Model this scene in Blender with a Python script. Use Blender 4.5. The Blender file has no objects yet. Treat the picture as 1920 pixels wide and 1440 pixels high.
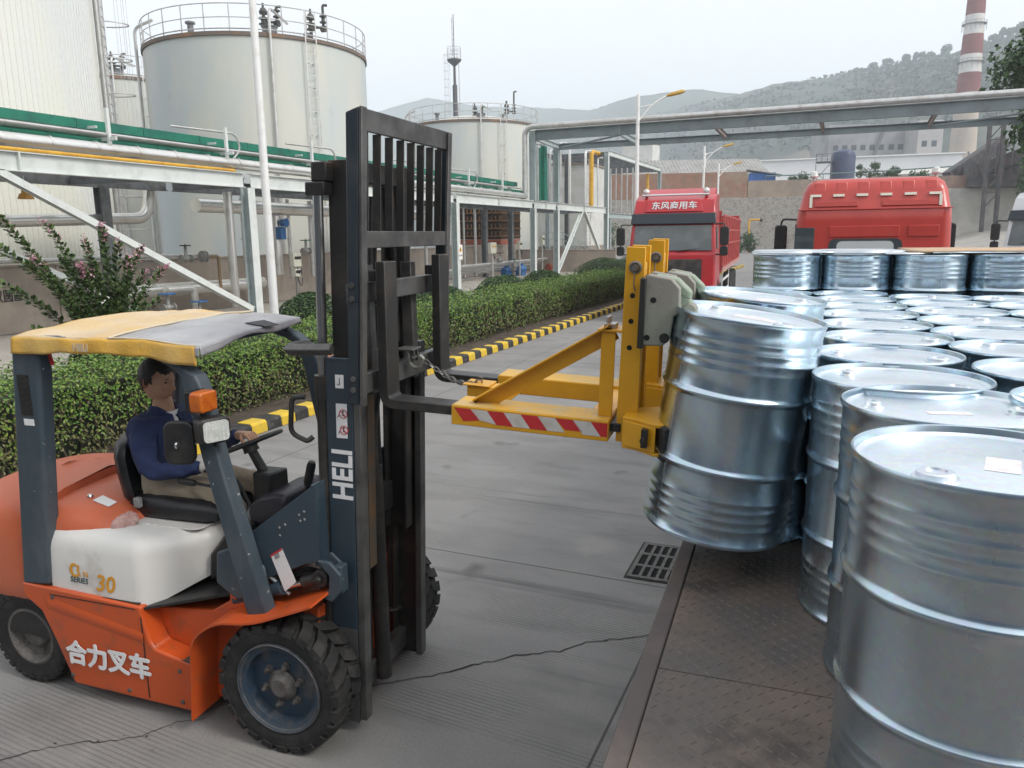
import bpy, bmesh, math, random
from mathutils import Vector, Matrix, noise
R = math.radians
S = bpy.context.scene
COL = S.collection
random.seed(7)

# ------------------------------------------------------------------ camera, sky, sun, exposure
cam = bpy.data.cameras.new('camera'); cam.lens = 27.0; cam.sensor_width = 36.0
cam.clip_start = 0.05; cam.clip_end = 6000
camo = bpy.data.objects.new('camera', cam); COL.objects.link(camo)
_m = ((0.91841169, 0.0639672, -0.39042051), (0.39542665, -0.17974786, 0.90073774), (-0.01255959, -0.98163074, -0.19037687))
mw = Matrix(((_m[0][0], -_m[0][1], -_m[0][2], 0.0), (_m[1][0], -_m[1][1], -_m[1][2], 0.0),
             (_m[2][0], -_m[2][1], -_m[2][2], 2.55), (0, 0, 0, 1)))
camo.matrix_world = mw
S.camera = camo

SUN_EL, SUN_AZ = R(44), R(98)          # azimuth measured clockwise from +Y
W_ = bpy.data.worlds.new('World'); S.world = W_; W_.use_nodes = True
nt = W_.node_tree; nt.nodes.clear()
sky = nt.nodes.new('ShaderNodeTexSky'); sky.sky_type = 'NISHITA'; sky.sun_disc = False
sky.sun_elevation = SUN_EL; sky.sun_rotation = SUN_AZ
sky.air_density = 1.0; sky.dust_density = 6.0; sky.ozone_density = 1.0; sky.altitude = 300
hs = nt.nodes.new('ShaderNodeHueSaturation'); hs.inputs['Saturation'].default_value = 0.16
ov = nt.nodes.new('ShaderNodeMix'); ov.data_type = 'RGBA'; ov.inputs[0].default_value = 0.55
ov.inputs[7].default_value = (8.6, 8.75, 9.1, 1)      # even cloud layer
bg = nt.nodes.new('ShaderNodeBackground'); bg.inputs['Strength'].default_value = 0.15
wo = nt.nodes.new('ShaderNodeOutputWorld')
nt.links.new(sky.outputs[0], hs.inputs['Color']); nt.links.new(hs.outputs[0], ov.inputs[6])
nt.links.new(ov.outputs[2], bg.inputs[0]); nt.links.new(bg.outputs[0], wo.inputs[0])
sl = bpy.data.lights.new('sun', 'SUN'); sl.energy = 1.5; sl.angle = R(14); sl.color = (1, 0.95, 0.87)
slo = bpy.data.objects.new('sun', sl); COL.objects.link(slo)
sd = Vector((math.sin(SUN_AZ) * math.cos(SUN_EL), math.cos(SUN_AZ) * math.cos(SUN_EL), math.sin(SUN_EL)))
slo.rotation_euler = (-sd).to_track_quat('-Z', 'Y').to_euler(); slo.location = (20, -20, 60)
S.view_settings.view_transform = 'Standard'; S.view_settings.look = 'None'
S.view_settings.exposure = 0.32; S.view_settings.gamma = 1.0
S.render.engine = 'CYCLES'
S.cycles.max_bounces = 6; S.cycles.diffuse_bounces = 3; S.cycles.glossy_bounces = 4
S.cycles.transmission_bounces = 4; S.cycles.volume_bounces = 3; S.cycles.transparent_max_bounces = 6
S.cycles.use_denoising = True

# ------------------------------------------------------------------ helpers: objects
def tag(o, label=None, cat=None, group=None, kind=None):
    if label: o['label'] = label
    if cat: o['category'] = cat
    if group: o['group'] = group
    if kind: o['kind'] = kind
    return o
def thing(name, label, cat, loc=(0, 0, 0), rz=0, group=None, mat=None):
    o = bpy.data.objects.new(name, None); COL.objects.link(o)
    o.empty_display_size = 0.1
    if mat is not None: o.matrix_world = mat
    else:
        o.location = loc; o.rotation_euler = (0, 0, rz)
    return tag(o, label, cat, group)
def dup(root, label=None, loc=None, rz=None, mat=None, group=None):
    def cp(o, par):
        c = o.copy(); COL.objects.link(c)
        if par is not None: c.parent = par
        for ch in o.children: cp(ch, c)
        return c
    r = cp(root, None)
    if mat is not None: r.matrix_world = mat
    if loc is not None: r.location = loc
    if rz is not None: r.rotation_euler = (0, 0, rz)
    if label: r['label'] = label
    if group: r['group'] = group
    return r
class MB:
    def __init__(s): s.v = []; s.f = []; s.mi = []; s.c = 0
    def add(s, vs, fs, mi=None):
        n = len(s.v); s.v.extend([tuple(v) for v in vs])
        for f in fs:
            s.f.append([i + n for i in f]); s.mi.append(s.c if mi is None else mi)
        return s
    def m(s, i): s.c = i; return s
    def box(s, x0, x1, y0, y1, z0, z1):
        v = [(x, y, z) for x in (x0, x1) for y in (y0, y1) for z in (z0, z1)]
        return s.add(v, [(0, 1, 3, 2), (4, 6, 7, 5), (0, 4, 5, 1), (2, 3, 7, 6), (0, 2, 6, 4), (1, 5, 7, 3)])
    def hexa(s, b, t):          # four bottom, four top corners
        return s.add(list(b) + list(t), [(0, 3, 2, 1), (4, 5, 6, 7), (0, 1, 5, 4), (1, 2, 6, 5), (2, 3, 7, 6), (3, 0, 4, 7)])
    def frame_of(s, p0, p1, up):
        d = (Vector(p1) - Vector(p0)).normalized(); up = Vector(up)
        if abs(d.dot(up.normalized())) > 0.98: up = Vector((1, 0, 0)) if abs(d.x) < 0.9 else Vector((0, 1, 0))
        a = d.cross(up).normalized(); b = a.cross(d).normalized()
        return a, b, d
    def sweep(s, poly, p0, p1, up=(0, 0, 1)):   # a profile in (side, up) swept from p0 to p1
        a, b, d = s.frame_of(p0, p1, up); p0 = Vector(p0); p1 = Vector(p1); n = len(poly)
        vs = [p0 + a * x + b * y for x, y in poly] + [p1 + a * x + b * y for x, y in poly]
        fs = [(i, (i + 1) % n, n + (i + 1) % n, n + i) for i in range(n)]
        fs += [tuple(range(n))[::-1], tuple(range(n, 2 * n))]
        return s.add(vs, fs)
    def bar(s, p0, p1, w, h, up=(0, 0, 1)):
        return s.sweep([(-w / 2, -h / 2), (w / 2, -h / 2), (w / 2, h / 2), (-w / 2, h / 2)], p0, p1, up)
    def ibeam(s, p0, p1, w, h, t=0.02, up=(0, 0, 1)):
        W2, H2, T = w / 2, h / 2, t / 2
        return s.sweep([(-W2, -H2), (W2, -H2), (W2, -H2 + t), (T, -H2 + t), (T, H2 - t), (W2, H2 - t), (W2, H2), (-W2, H2), (-W2, H2 - t), (-T, H2 - t), (-T, -H2 + t), (-W2, -H2 + t)], p0, p1, up)
    def angle(s, p0, p1, w, h, t, up=(0, 0, 1)):
        return s.sweep([(0, 0), (w, 0), (w, t), (t, t), (t, h), (0, h)], p0, p1, up)
    def chan(s, p0, p1, w, h, t, up=(0, 0, 1)):  # C opening to +side
        return s.sweep([(0, -h / 2), (w, -h / 2), (w, -h / 2 + t), (t, -h / 2 + t), (t, h / 2 - t), (w, h / 2 - t), (w, h / 2), (0, h / 2)], p0, p1, up)
    def tube(s, pts, r, seg=10, closed=False, flat=1.0):
        pts = [Vector(p) for p in pts]; n = len(pts); rings = []; a = None
        for i, p in enumerate(pts):
            if closed: t = (pts[(i + 1) % n] - pts[i - 1]).normalized()
            elif i == 0: t = (pts[1] - p).normalized()
            elif i == n - 1: t = (p - pts[i - 1]).normalized()
            else:
                t = ((pts[i + 1] - p).normalized() + (p - pts[i - 1]).normalized())
                t = t.normalized() if t.length > 1e-6 else (p - pts[i - 1]).normalized()
            if a is None:
                u = Vector((0, 0, 1)) if abs(t.z) < 0.9 else Vector((1, 0, 0))
                a = t.cross(u).normalized()
            else:
                a = (a - t * a.dot(t)).normalized()
            b = t.cross(a)
            rr = r[i] if isinstance(r, (list, tuple)) else r
            k = 1.0
            if not closed and 0 < i < n - 1:
                c = (pts[i + 1] - p).normalized().dot((p - pts[i - 1]).normalized())
                k = min(1.35, 1 / max(0.3, math.sqrt(max(0.0, (1 + c) / 2))))
            rings.append([p + (a * math.cos(q) + b * math.sin(q) * flat) * rr * (1 + (k - 1) * 0.5) for q in [2 * math.pi * j / seg for j in range(seg)]])
        return s.loft(rings, closed)
    def loft(s, rings, closed=False, cap=True):
        n = len(rings); k = len(rings[0]); vs = [v for r_ in rings for v in r_]; fs = []
        for i in range(n if closed else n - 1):
            j = (i + 1) % n
            for q in range(k):
                q2 = (q + 1) % k; fs.append((i * k + q, i * k + q2, j * k + q2, j * k + q))
        if not closed and cap: fs += [tuple(range(k))[::-1], tuple((n - 1) * k + q for q in range(k))]
        return s.add(vs, fs)
    def cyl(s, p0, p1, r0, r1=None, seg=16):
        return s.tube([p0, p1], [r0, r0 if r1 is None else r1], seg)
    def lathe(s, prof, seg=32, o=(0, 0, 0), axis='z', cap=True, arc=None):
        rings = []
        for r_, z in prof:
            ring = []
            for j in range(seg):
                q = 2 * math.pi * j / seg; c, d = r_ * math.cos(q), r_ * math.sin(q)
                p = (c, d, z) if axis == 'z' else ((z, c, d) if axis == 'x' else (d, z, c))
                ring.append((p[0] + o[0], p[1] + o[1], p[2] + o[2]))
            rings.append(ring)
        return s.loft(rings, False, cap)
    def prism(s, poly, axis, a, b):
        n = len(poly)
        def P(u, w, t): return {'x': (t, u, w), 'y': (u, t, w), 'z': (u, w, t)}[axis]
        vs = [P(u, w, a) for u, w in poly] + [P(u, w, b) for u, w in poly]
        fs = [(i, (i + 1) % n, n + (i + 1) % n, n + i) for i in range(n)] + [tuple(range(n))[::-1], tuple(range(n, 2 * n))]
        return s.add(vs, fs)
    def grid(s, fn, nu, nv):
        vs = [fn(i / nu, j / nv) for i in range(nu + 1) for j in range(nv + 1)]
        fs = [(i * (nv + 1) + j, (i + 1) * (nv + 1) + j, (i + 1) * (nv + 1) + j + 1, i * (nv + 1) + j + 1) for i in range(nu) for j in range(nv)]
        return s.add(vs, fs)
    def xf(s, M_, start=0):
        s.v[start:] = [tuple(M_ @ Vector(v)) for v in s.v[start:]]; return s
    def build(s, name, mats, parent=None, sharp=35, bev=0, recalc=True, smooth=True, seg=2, mat=None, loc=None):
        me = bpy.data.meshes.new(name); me.from_pydata(s.v, [], s.f)
        if not isinstance(mats, (list, tuple)): mats = [mats]
        for m_ in mats: me.materials.append(m_)
        if len(mats) > 1: me.polygons.foreach_set('material_index', s.mi)
        if recalc:
            b = bmesh.new(); b.from_mesh(me); bmesh.ops.recalc_face_normals(b, faces=b.faces); b.to_mesh(me); b.free()
        if smooth:
            me.shade_smooth(); me.set_sharp_from_angle(angle=R(sharp))
        me.update()
        o = bpy.data.objects.new(name, me); COL.objects.link(o)
        if parent is not None: o.parent = parent
        if mat is not None: o.matrix_local = mat
        if loc is not None: o.location = loc
        if bev:
            md = o.modifiers.new('bevel', 'BEVEL'); md.width = bev; md.segments = seg; md.limit_method = 'ANGLE'; md.angle_limit = R(40)
        return o
def arcpts(c, r, a0, a1, n, plane='xz'):
    out = []
    for i in range(n + 1):
        q = a0 + (a1 - a0) * i / n; u, w = r * math.cos(q), r * math.sin(q)
        out.append({'xz': (c[0] + u, c[1], c[2] + w), 'xy': (c[0] + u, c[1] + w, c[2]), 'yz': (c[0], c[1] + u, c[2] + w)}[plane])
    return out
def bend(pts, r, n=5):      # round the corners of a polyline
    pts = [Vector(p) for p in pts]; out = [pts[0]]
    for i in range(1, len(pts) - 1):
        a, b, c = pts[i - 1], pts[i], pts[i + 1]
        u = (a - b); w = (c - b); k = min(r, u.length * 0.45, w.length * 0.45)
        p, q = b + u.normalized() * k, b + w.normalized() * k
        for j in range(n + 1):
            t = j / n; out.append(p * (1 - t) ** 2 + b * 2 * t * (1 - t) + q * t * t)
    out.append(pts[-1]); return out
def rrect(w, h, r, n=4):
    out = []
    for cx, cy, a in ((w / 2 - r, h / 2 - r, 0), (-w / 2 + r, h / 2 - r, 90), (-w / 2 + r, -h / 2 + r, 180), (w / 2 - r, -h / 2 + r, 270)):
        for i in range(n + 1):
            q = R(a + 90 * i / n); out.append((cx + r * math.cos(q), cy + r * math.sin(q)))
    return out
def text(s, size, mat, parent, M_, name='lettering', ext=0.001, align='CENTER', off=0.0, spacing=1.0, shear=0.0, sx=1.0):
    c = bpy.data.curves.new('t', 'FONT'); c.body = s; c.size = size; c.extrude = ext; c.align_x = align; c.align_y = 'CENTER'
    c.offset = off; c.space_character = spacing; c.shear = shear; c.resolution_u = 3
    o = bpy.data.objects.new('t', c); COL.objects.link(o)
    dg = bpy.context.evaluated_depsgraph_get(); dg.update()
    me = bpy.data.meshes.new_from_object(o.evaluated_get(dg))
    bpy.data.objects.remove(o); bpy.data.curves.remove(c)
    me.name = name
    if sx != 1.0:
        for v in me.vertices: v.co.x *= sx
    me.materials.clear(); me.materials.append(mat)
    t = bpy.data.objects.new(name, me); COL.objects.link(t)
    if parent is not None: t.parent = parent
    t.matrix_local = M_
    return t
def frame(o, x, y):          # matrix with local x, y axes at o
    x = Vector(x).normalized(); z = x.cross(Vector(y)).normalized(); y = z.cross(x)
    return Matrix(((x.x, y.x, z.x, o[0]), (x.y, y.y, z.y, o[1]), (x.z, y.z, z.z, o[2]), (0, 0, 0, 1)))

# ------------------------------------------------------------------ helpers: materials
def mat(name, col, rough=0.6, metal=0.0, col2=None, sc=4.0, lo=0.45, hi=0.65, bump=0.0, bsc=60.0, coat=0.0, spec=0.5, rvar=0.0,
        dirt=None, dsc=1.5, dlo=0.55, dhi=0.75, stretch=None, trans=0.0, island=None, emit=None, det=5.0):
    m = bpy.data.materials.new(name); m.use_nodes = True; t = m.node_tree; n = t.nodes; L = t.links
    b = n['Principled BSDF']; b.inputs['Base Color'].default_value = (*col, 1); b.inputs['Roughness'].default_value = rough
    b.inputs['Metallic'].default_value = metal; b.inputs['Specular IOR Level'].default_value = spec
    if coat: b.inputs['Coat Weight'].default_value = coat; b.inputs['Coat Roughness'].default_value = 0.12
    if trans: b.inputs['Transmission Weight'].default_value = trans
    if emit: b.inputs['Emission Color'].default_value = (*emit[0], 1); b.inputs['Emission Strength'].default_value = emit[1]
    tc = n.new('ShaderNodeTexCoord'); vec = tc.outputs['Object']
    if stretch:
        mp = n.new('ShaderNodeMapping'); mp.inputs['Scale'].default_value = stretch; L.new(vec, mp.inputs[0]); svec = mp.outputs[0]
    else: svec = vec
    def nz(v, s, d=det):
        q = n.new('ShaderNodeTexNoise'); q.inputs['Scale'].default_value = s; q.inputs['Detail'].default_value = d; q.inputs['Roughness'].default_value = 0.62
        L.new(v, q.inputs['Vector']); return q.outputs['Fac']
    def ramp(f, a, c):
        q = n.new('ShaderNodeMapRange'); q.inputs['From Min'].default_value = a; q.inputs['From Max'].default_value = c
        L.new(f, q.inputs['Value']); return q.outputs[0]
    def mix(f, A, B):
        q = n.new('ShaderNodeMix'); q.data_type = 'RGBA'; L.new(f, q.inputs[0])
        for s_, X in ((6, A), (7, B)):
            if isinstance(X, tuple): q.inputs[s_].default_value = (*X, 1)
            else: L.new(X, q.inputs[s_])
        return q.outputs[2]
    cur = col
    if island:
        g = n.new('ShaderNodeNewGeometry'); cr = n.new('ShaderNodeValToRGB'); e = cr.color_ramp.elements
        e[0].color = (*island[0], 1); e[1].color = (*island[-1], 1)
        for i in range(1, len(island) - 1):
            x = e.new(i / (len(island) - 1)); x.color = (*island[i], 1)
        L.new(g.outputs['Random Per Island'], cr.inputs[0]); cur = cr.outputs[0]
    if col2: cur = mix(ramp(nz(svec, sc), lo, hi), cur, col2)
    if dirt: cur = mix(ramp(nz(vec, dsc), dlo, dhi), cur, dirt)
    if not isinstance(cur, tuple): L.new(cur, b.inputs['Base Color'])
    if rvar:
        q = ramp(nz(svec, sc * 1.7), 0.3, 0.7); a = n.new('ShaderNodeMath'); a.operation = 'MULTIPLY_ADD'
        a.inputs[1].default_value = rvar; a.inputs[2].default_value = rough - rvar / 2; L.new(q, a.inputs[0]); L.new(a.outputs[0], b.inputs['Roughness'])
    if bump:
        q = n.new('ShaderNodeBump'); q.inputs['Strength'].default_value = bump; q.inputs['Distance'].default_value = 0.02
        L.new(nz(vec, bsc), q.inputs['Height']); L.new(q.outputs[0], b.inputs['Normal'])
    return m
# ------------------------------------------------------------------ materials used in several places
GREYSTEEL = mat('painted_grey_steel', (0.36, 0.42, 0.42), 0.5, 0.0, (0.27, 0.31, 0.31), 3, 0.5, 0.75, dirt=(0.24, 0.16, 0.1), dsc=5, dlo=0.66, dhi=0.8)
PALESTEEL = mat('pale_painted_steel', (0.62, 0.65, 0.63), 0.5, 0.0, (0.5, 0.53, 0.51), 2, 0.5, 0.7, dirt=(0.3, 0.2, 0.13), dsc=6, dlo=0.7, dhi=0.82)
DARKSTEEL = mat('dark_shaded_steel', (0.16, 0.17, 0.18), 0.55, 0.0, (0.1, 0.1, 0.1), 4)  # dark steel; on the rack's rear and cross beams the colour carries shade
GALV = mat('galvanised_pipe', (0.55, 0.55, 0.54), 0.38, 0.7, (0.42, 0.4, 0.37), 2.5, 0.45, 0.7)
INSUL = mat('aluminium_cladding', (0.72, 0.71, 0.68), 0.33, 0.85, (0.55, 0.52, 0.46), 1.5, 0.5, 0.75, bump=0.15, bsc=9)
GREENP = mat('green_cable_tray_paint', (0.008, 0.17, 0.105), 0.45, 0, (0.01, 0.11, 0.08), 2)
YELLOWP = mat('yellow_pipe_paint', (0.62, 0.35, 0.03), 0.45, 0, (0.5, 0.25, 0.02), 3)
BLACK = mat('black_plastic', (0.012, 0.012, 0.013), 0.45, 0, (0.03, 0.028, 0.025), 9)
RUBBER = mat('tyre_rubber', (0.012, 0.012, 0.012), 0.75, 0, (0.045, 0.043, 0.04), 7, 0.45, 0.75, bump=0.3, bsc=40)
WHITE = mat('white_paint', (0.75, 0.75, 0.74), 0.4, 0, (0.62, 0.6, 0.56), 4, 0.5, 0.75)
CHROME = mat('bright_steel', (0.7, 0.7, 0.7), 0.22, 1.0)
GLASS = mat('dark_glass', (0.05, 0.06, 0.065), 0.06, 0, spec=0.8)
CONC = mat('weathered_concrete', (0.34, 0.29, 0.24), 0.9, 0, (0.24, 0.21, 0.18), 1.2, 0.4, 0.7, bump=0.25, bsc=20, dirt=(0.15, 0.14, 0.12), dsc=0.7, dlo=0.58, dhi=0.8)
BLUEV = mat('blue_valve_paint', (0.03, 0.12, 0.3), 0.45)

# ------------------------------------------------------------------ ground
def ground_mat():
    m = bpy.data.materials.new('yard_concrete'); m.use_nodes = True; t = m.node_tree; n = t.nodes; L = t.links
    b = n['Principled BSDF']; b.inputs['Roughness'].default_value = 0.75; b.inputs['Specular IOR Level'].default_value = 0.35
    tc = n.new('ShaderNodeTexCoord'); V = tc.outputs['Object']
    def noi(s, d=6, sc=(1, 1, 1), ro=0.6):
        mp = n.new('ShaderNodeMapping'); mp.inputs['Scale'].default_value = sc; L.new(V, mp.inputs[0])
        q = n.new('ShaderNodeTexNoise'); q.inputs['Scale'].default_value = s; q.inputs['Detail'].default_value = d; q.inputs['Roughness'].default_value = ro
        L.new(mp.outputs[0], q.inputs['Vector']); return q.outputs['Fac']
    def rng(f, a, c, lo=0.0, hi=1.0):
        q = n.new('ShaderNodeMapRange'); q.inputs['From Min'].default_value = a; q.inputs['From Max'].default_value = c
        q.inputs['To Min'].default_value = lo; q.inputs['To Max'].default_value = hi; L.new(f, q.inputs['Value']); return q.outputs[0]
    def mth(op, a, c):
        q = n.new('ShaderNodeMath'); q.operation = op
        for i, x in enumerate((a, c)):
            if x is None: continue
            if isinstance(x, (int, float)): q.inputs[i].default_value = x
            else: L.new(x, q.inputs[i])
        return q.outputs[0]
    def mix(f, A, B):
        q = n.new('ShaderNodeMix'); q.data_type = 'RGBA'; L.new(f, q.inputs[0])
        for s_, X in ((6, A), (7, B)):
            if isinstance(X, tuple): q.inputs[s_].default_value = (*X, 1)
            else: L.new(X, q.inputs[s_])
        return q.outputs[2]
    sp = n.new('ShaderNodeSeparateXYZ'); L.new(V, sp.inputs[0])
    c = mix(rng(noi(0.45), 0.35, 0.68), (0.265, 0.256, 0.245), (0.19, 0.186, 0.184))
    c = mix(rng(noi(2.2, 8, (0.5, 1.6, 1)), 0.5, 0.74), c, (0.15, 0.146, 0.142))
    c = mix(rng(noi(60, 3), 0.35, 0.75), c, (0.20, 0.195, 0.19))
    c = mix(rng(noi(7, 9, ro=0.75), 0.62, 0.75), c, (0.1, 0.098, 0.096))
    c = mix(rng(noi(1.0, 5, (.16, 3.2, 1)), 0.60, 0.72), c, (0.115, 0.112, 0.11))
    c = mix(rng(noi(1.7, 3, ro=.4), 0.68, 0.78), c, (0.095, 0.093, 0.092))
    c = mix(rng(noi(0.9, 6, (1, .7, 1)), 0.60, 0.78), c, (0.30, 0.285, 0.26))
    c = mix(mth('MULTIPLY', rng(noi(170, 2), 0.62, 0.70), 0.55), c, (0.08, 0.078, 0.075))
    c = mix(mth('MULTIPLY', rng(noi(130, 2), 0.64, 0.70), 0.5), c, (0.36, 0.35, 0.33))
    # broom grooves across the lane, in worn patches
    wv = mth('FRACT', mth('MULTIPLY', mth('ADD', sp.outputs[1], mth('MULTIPLY', sp.outputs[0], 0.06)), 34.0), None)
    gl = mth('LESS_THAN', wv, 0.3)
    patch = rng(noi(1.0, 2, (0.42, 1.5, 1)), 0.50, 0.56)
    patch = mth('MULTIPLY', patch, rng(noi(9, 4), 0.3, 0.45))
    gm = mth('MULTIPLY', gl, patch)
    c = mix(mth('MULTIPLY', gm, 0.5), c, (0.09, 0.088, 0.085))
    # slab joints
    jy = mth('ABSOLUTE', mth('SUBTRACT', mth('FRACT', mth('DIVIDE', mth('SUBTRACT', sp.outputs[1], 5.24), 5.0), None), 0.5), None)
    jx = mth('ABSOLUTE', mth('SUBTRACT', mth('FRACT', mth('DIVIDE', mth('SUBTRACT', sp.outputs[0], -1.0), 5.0), None), 0.5), None)
    jm = mth('GREATER_THAN', mth('MAXIMUM', jy, jx), 0.4985)
    c = mix(mth('MULTIPLY', jm, 0.8), c, (0.035, 0.034, 0.033))
    L.new(c, b.inputs['Base Color'])
    h = mth('SUBTRACT', mth('MULTIPLY', noi(90, 4), 0.35), mth('ADD', mth('MULTIPLY', gm, 0.5), jm))
    bp = n.new('ShaderNodeBump'); bp.inputs['Strength'].default_value = 0.45; bp.inputs['Distance'].default_value = 0.008
    L.new(h, bp.inputs['Height']); L.new(bp.outputs[0], b.inputs['Normal'])
    L.new(rng(noi(1.3), 0.3, 0.7, 0.6, 0.85), b.inputs['Roughness'])
    return m
g = MB(); g.add([(-2500, -400, 0), (2500, -400, 0), (2500, 3200, 0), (-2500, 3200, 0)], [(0, 1, 2, 3)])
tag(g.build('ground', ground_mat(), recalc=False, smooth=False), kind='structure')

# long crack across the slab: a thin open seam lying on the concrete
def crack(pts, w):
    rnd = random.Random(3); c = MB(); P = []
    for i in range(len(pts) - 1):
        a, b_ = Vector((*pts[i], 0)), Vector((*pts[i + 1], 0)); k = max(2, int((b_ - a).length / 0.035))
        for j in range(k):
            p = a.lerp(b_, j / k); P.append((p.x + rnd.uniform(-.008, .008), p.y + rnd.uniform(-.012, .012)))
    for i in range(len(P) - 1):
        w0 = w * (0.5 + 0.8 * noise.noise((i * 0.11, 0, 0)) ** 2 * 3); d = Vector((P[i + 1][0] - P[i][0], P[i + 1][1] - P[i][1])).normalized(); q = (-d.y * w0, d.x * w0)
        c.add([(P[i][0] - q[0], P[i][1] - q[1], .004), (P[i + 1][0] - q[0], P[i + 1][1] - q[1], .004), (P[i + 1][0] + q[0], P[i + 1][1] + q[1], .004), (P[i][0] + q[0], P[i][1] + q[1], .004)], [(0, 1, 2, 3)])
        if rnd.random() < .28:      # crumbled flakes beside the crack
            x, y = P[i][0] + rnd.uniform(-.03, .03), P[i][1] + rnd.uniform(-.025, .025); s_ = rnd.uniform(.004, .012)
            c.add([(x - s_, y, .004), (x, y - s_ * .6, .004), (x + s_, y + .002, .004), (x + .002, y + s_ * .7, .004)], [(0, 1, 2, 3)])
    return c
CRK = mat('dark_crack', (0.03, 0.028, 0.026), 0.95)
tag(crack([(-2.9, 3.0), (-2.36, 3.38), (-2.12, 3.56), (-1.89, 3.81), (-1.7, 4.0), (-1.49, 4.12), (-1.37, 4.29), (-1.22, 4.39), (-1.0, 4.53), (0.2, 4.9)], 0.007).build('pavement_crack', CRK, recalc=False, smooth=False), kind='structure')
tag(crack([(-4.6, 1.5), (-3.74, 2.11), (-3.55, 2.32), (-3.25, 2.49), (-3.15, 2.68), (-3.0, 2.79)], 0.004).build('pavement_crack', CRK, recalc=False, smooth=False), kind='structure')

# kerb of painted blocks beside the planting bed
KB = mat('black_kerb_paint', (0.022, 0.021, 0.02), 0.7, 0, (0.09, 0.085, 0.08), 9, 0.5, 0.75, bump=0.4, bsc=25)
KY = mat('yellow_kerb_paint', (0.62, 0.42, 0.03), 0.65, 0, (0.36, 0.27, 0.09), 8, 0.5, 0.78, bump=0.4, bsc=25)
k = MB(); y = -6.0; i = 0
while y < 60:
    k.m(i % 2); z1 = 0.155 + 0.004 * math.sin(i * 2.3)
    k.prism([(-7.28, 0.0), (-7.02, 0.0), (-7.03, z1 - 0.03), (-7.06, z1), (-7.28, z1)], 'y', y, y + 0.29 - 0.006); y += 0.29; i += 1
kb = k.build('kerb', [KB, KY], bev=0.008); tag(kb, kind='structure')
SOIL = mat('planting_soil', (0.09, 0.07, 0.05), 0.95, 0, (0.045, 0.035, 0.025), 5, 0.4, 0.65, bump=0.7, bsc=30)
s = MB()
def soil_z(x, y): return 0.09 + 0.04 * noise.noise((x * 1.3, y * 1.3, 0))
s.grid(lambda u, v: (-11.2 + u * 3.93, -6 + v * 66, soil_z(-11.2 + u * 3.93, -6 + v * 66)), 10, 160)
tag(s.build('planting_bed', SOIL, recalc=False), kind='structure')
# pale paved apron beyond the bed, under the pipe rack
AP = mat('apron_paving', (0.36, 0.33, 0.29), 0.85, 0, (0.27, 0.25, 0.22), 0.9, 0.4, 0.7, bump=0.2, bsc=30)
a = MB(); a.box(-20.4, -11.2, -6, 62, -0.02, 0.1)
tag(a.build('paved_apron', AP, bev=0.01), kind='structure')

# storm drain grate set in the yard
dg_ = thing('drain_grate', 'dark iron drain grate with three rows of slots, beside the trailer', 'drain', (-1.20, 5.66, 0.0), R(1.5))
b = MB()
X0, X1, Y0, Y1 = -0.19, 0.19, -0.34, 0.34
xs = [X0 + 0.03]
b.box(X0, X1, Y0, Y0 + 0.035, 0.005, 0.012); b.box(X0, X1, Y1 - 0.035, Y1, 0.005, 0.012); b.box(X0, X0 + .03, Y0 + .035, Y1 - .035, 0.005, 0.012); b.box(X1 - .03, X1, Y0 + .035, Y1 - .035, 0.005, 0.012)
for t_ in (-0.115, 0.115): b.box(X0 + .03, X1 - .03, t_ - .02, t_ + .02, 0.005, 0.0115)
for j in range(5):
    x = X0 + .03 + (j + 0.5) * 0.32 / 5
    if j < 4: b.box(x + .02, x + .044, Y0 + .035, Y1 - .035, 0.005, 0.011)
IRON = mat('cast_iron', (0.09, 0.088, 0.085), 0.65, 0.3, (0.15, 0.14, 0.13), 12)
b.build('grating', IRON, dg_)
b = MB(); b.box(X0 + .005, X1 - .005, Y0 + .005, Y1 - .005, 0.003, 0.0045); b.build('pit_shade', mat('drain_pit_shade', (0.004, 0.004, 0.004), 1), dg_)  # flat black sheet stands in for the shade down the drain
b = MB()
for q in ((X0 - .018, X0 - .002, Y0 - .02, Y1 + .02), (X1 + .002, X1 + .018, Y0 - .02, Y1 + .02), (X0 - .002, X1 + .002, Y0 - .02, Y0 - .002), (X0 - .002, X1 + .002, Y1 + .002, Y1 + .02)): b.box(*q, 0.002, 0.006)
b.build('rim', CRK, dg_)
# rising access lane at the far right
r = MB(); r.grid(lambda u, v: (5 + u * 60 - 0 * v, 42 + v * 85, 0.012 + 2.3 * min(1.0, v * 1.3) ** 1.2 * min(1.0, u * 6)), 12, 20)
tag(r.build('ramp_road', mat('ramp_concrete', (0.33, 0.31, 0.28), 0.85, 0, (0.25, 0.24, 0.22), 0.4), recalc=False), kind='structure')
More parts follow.
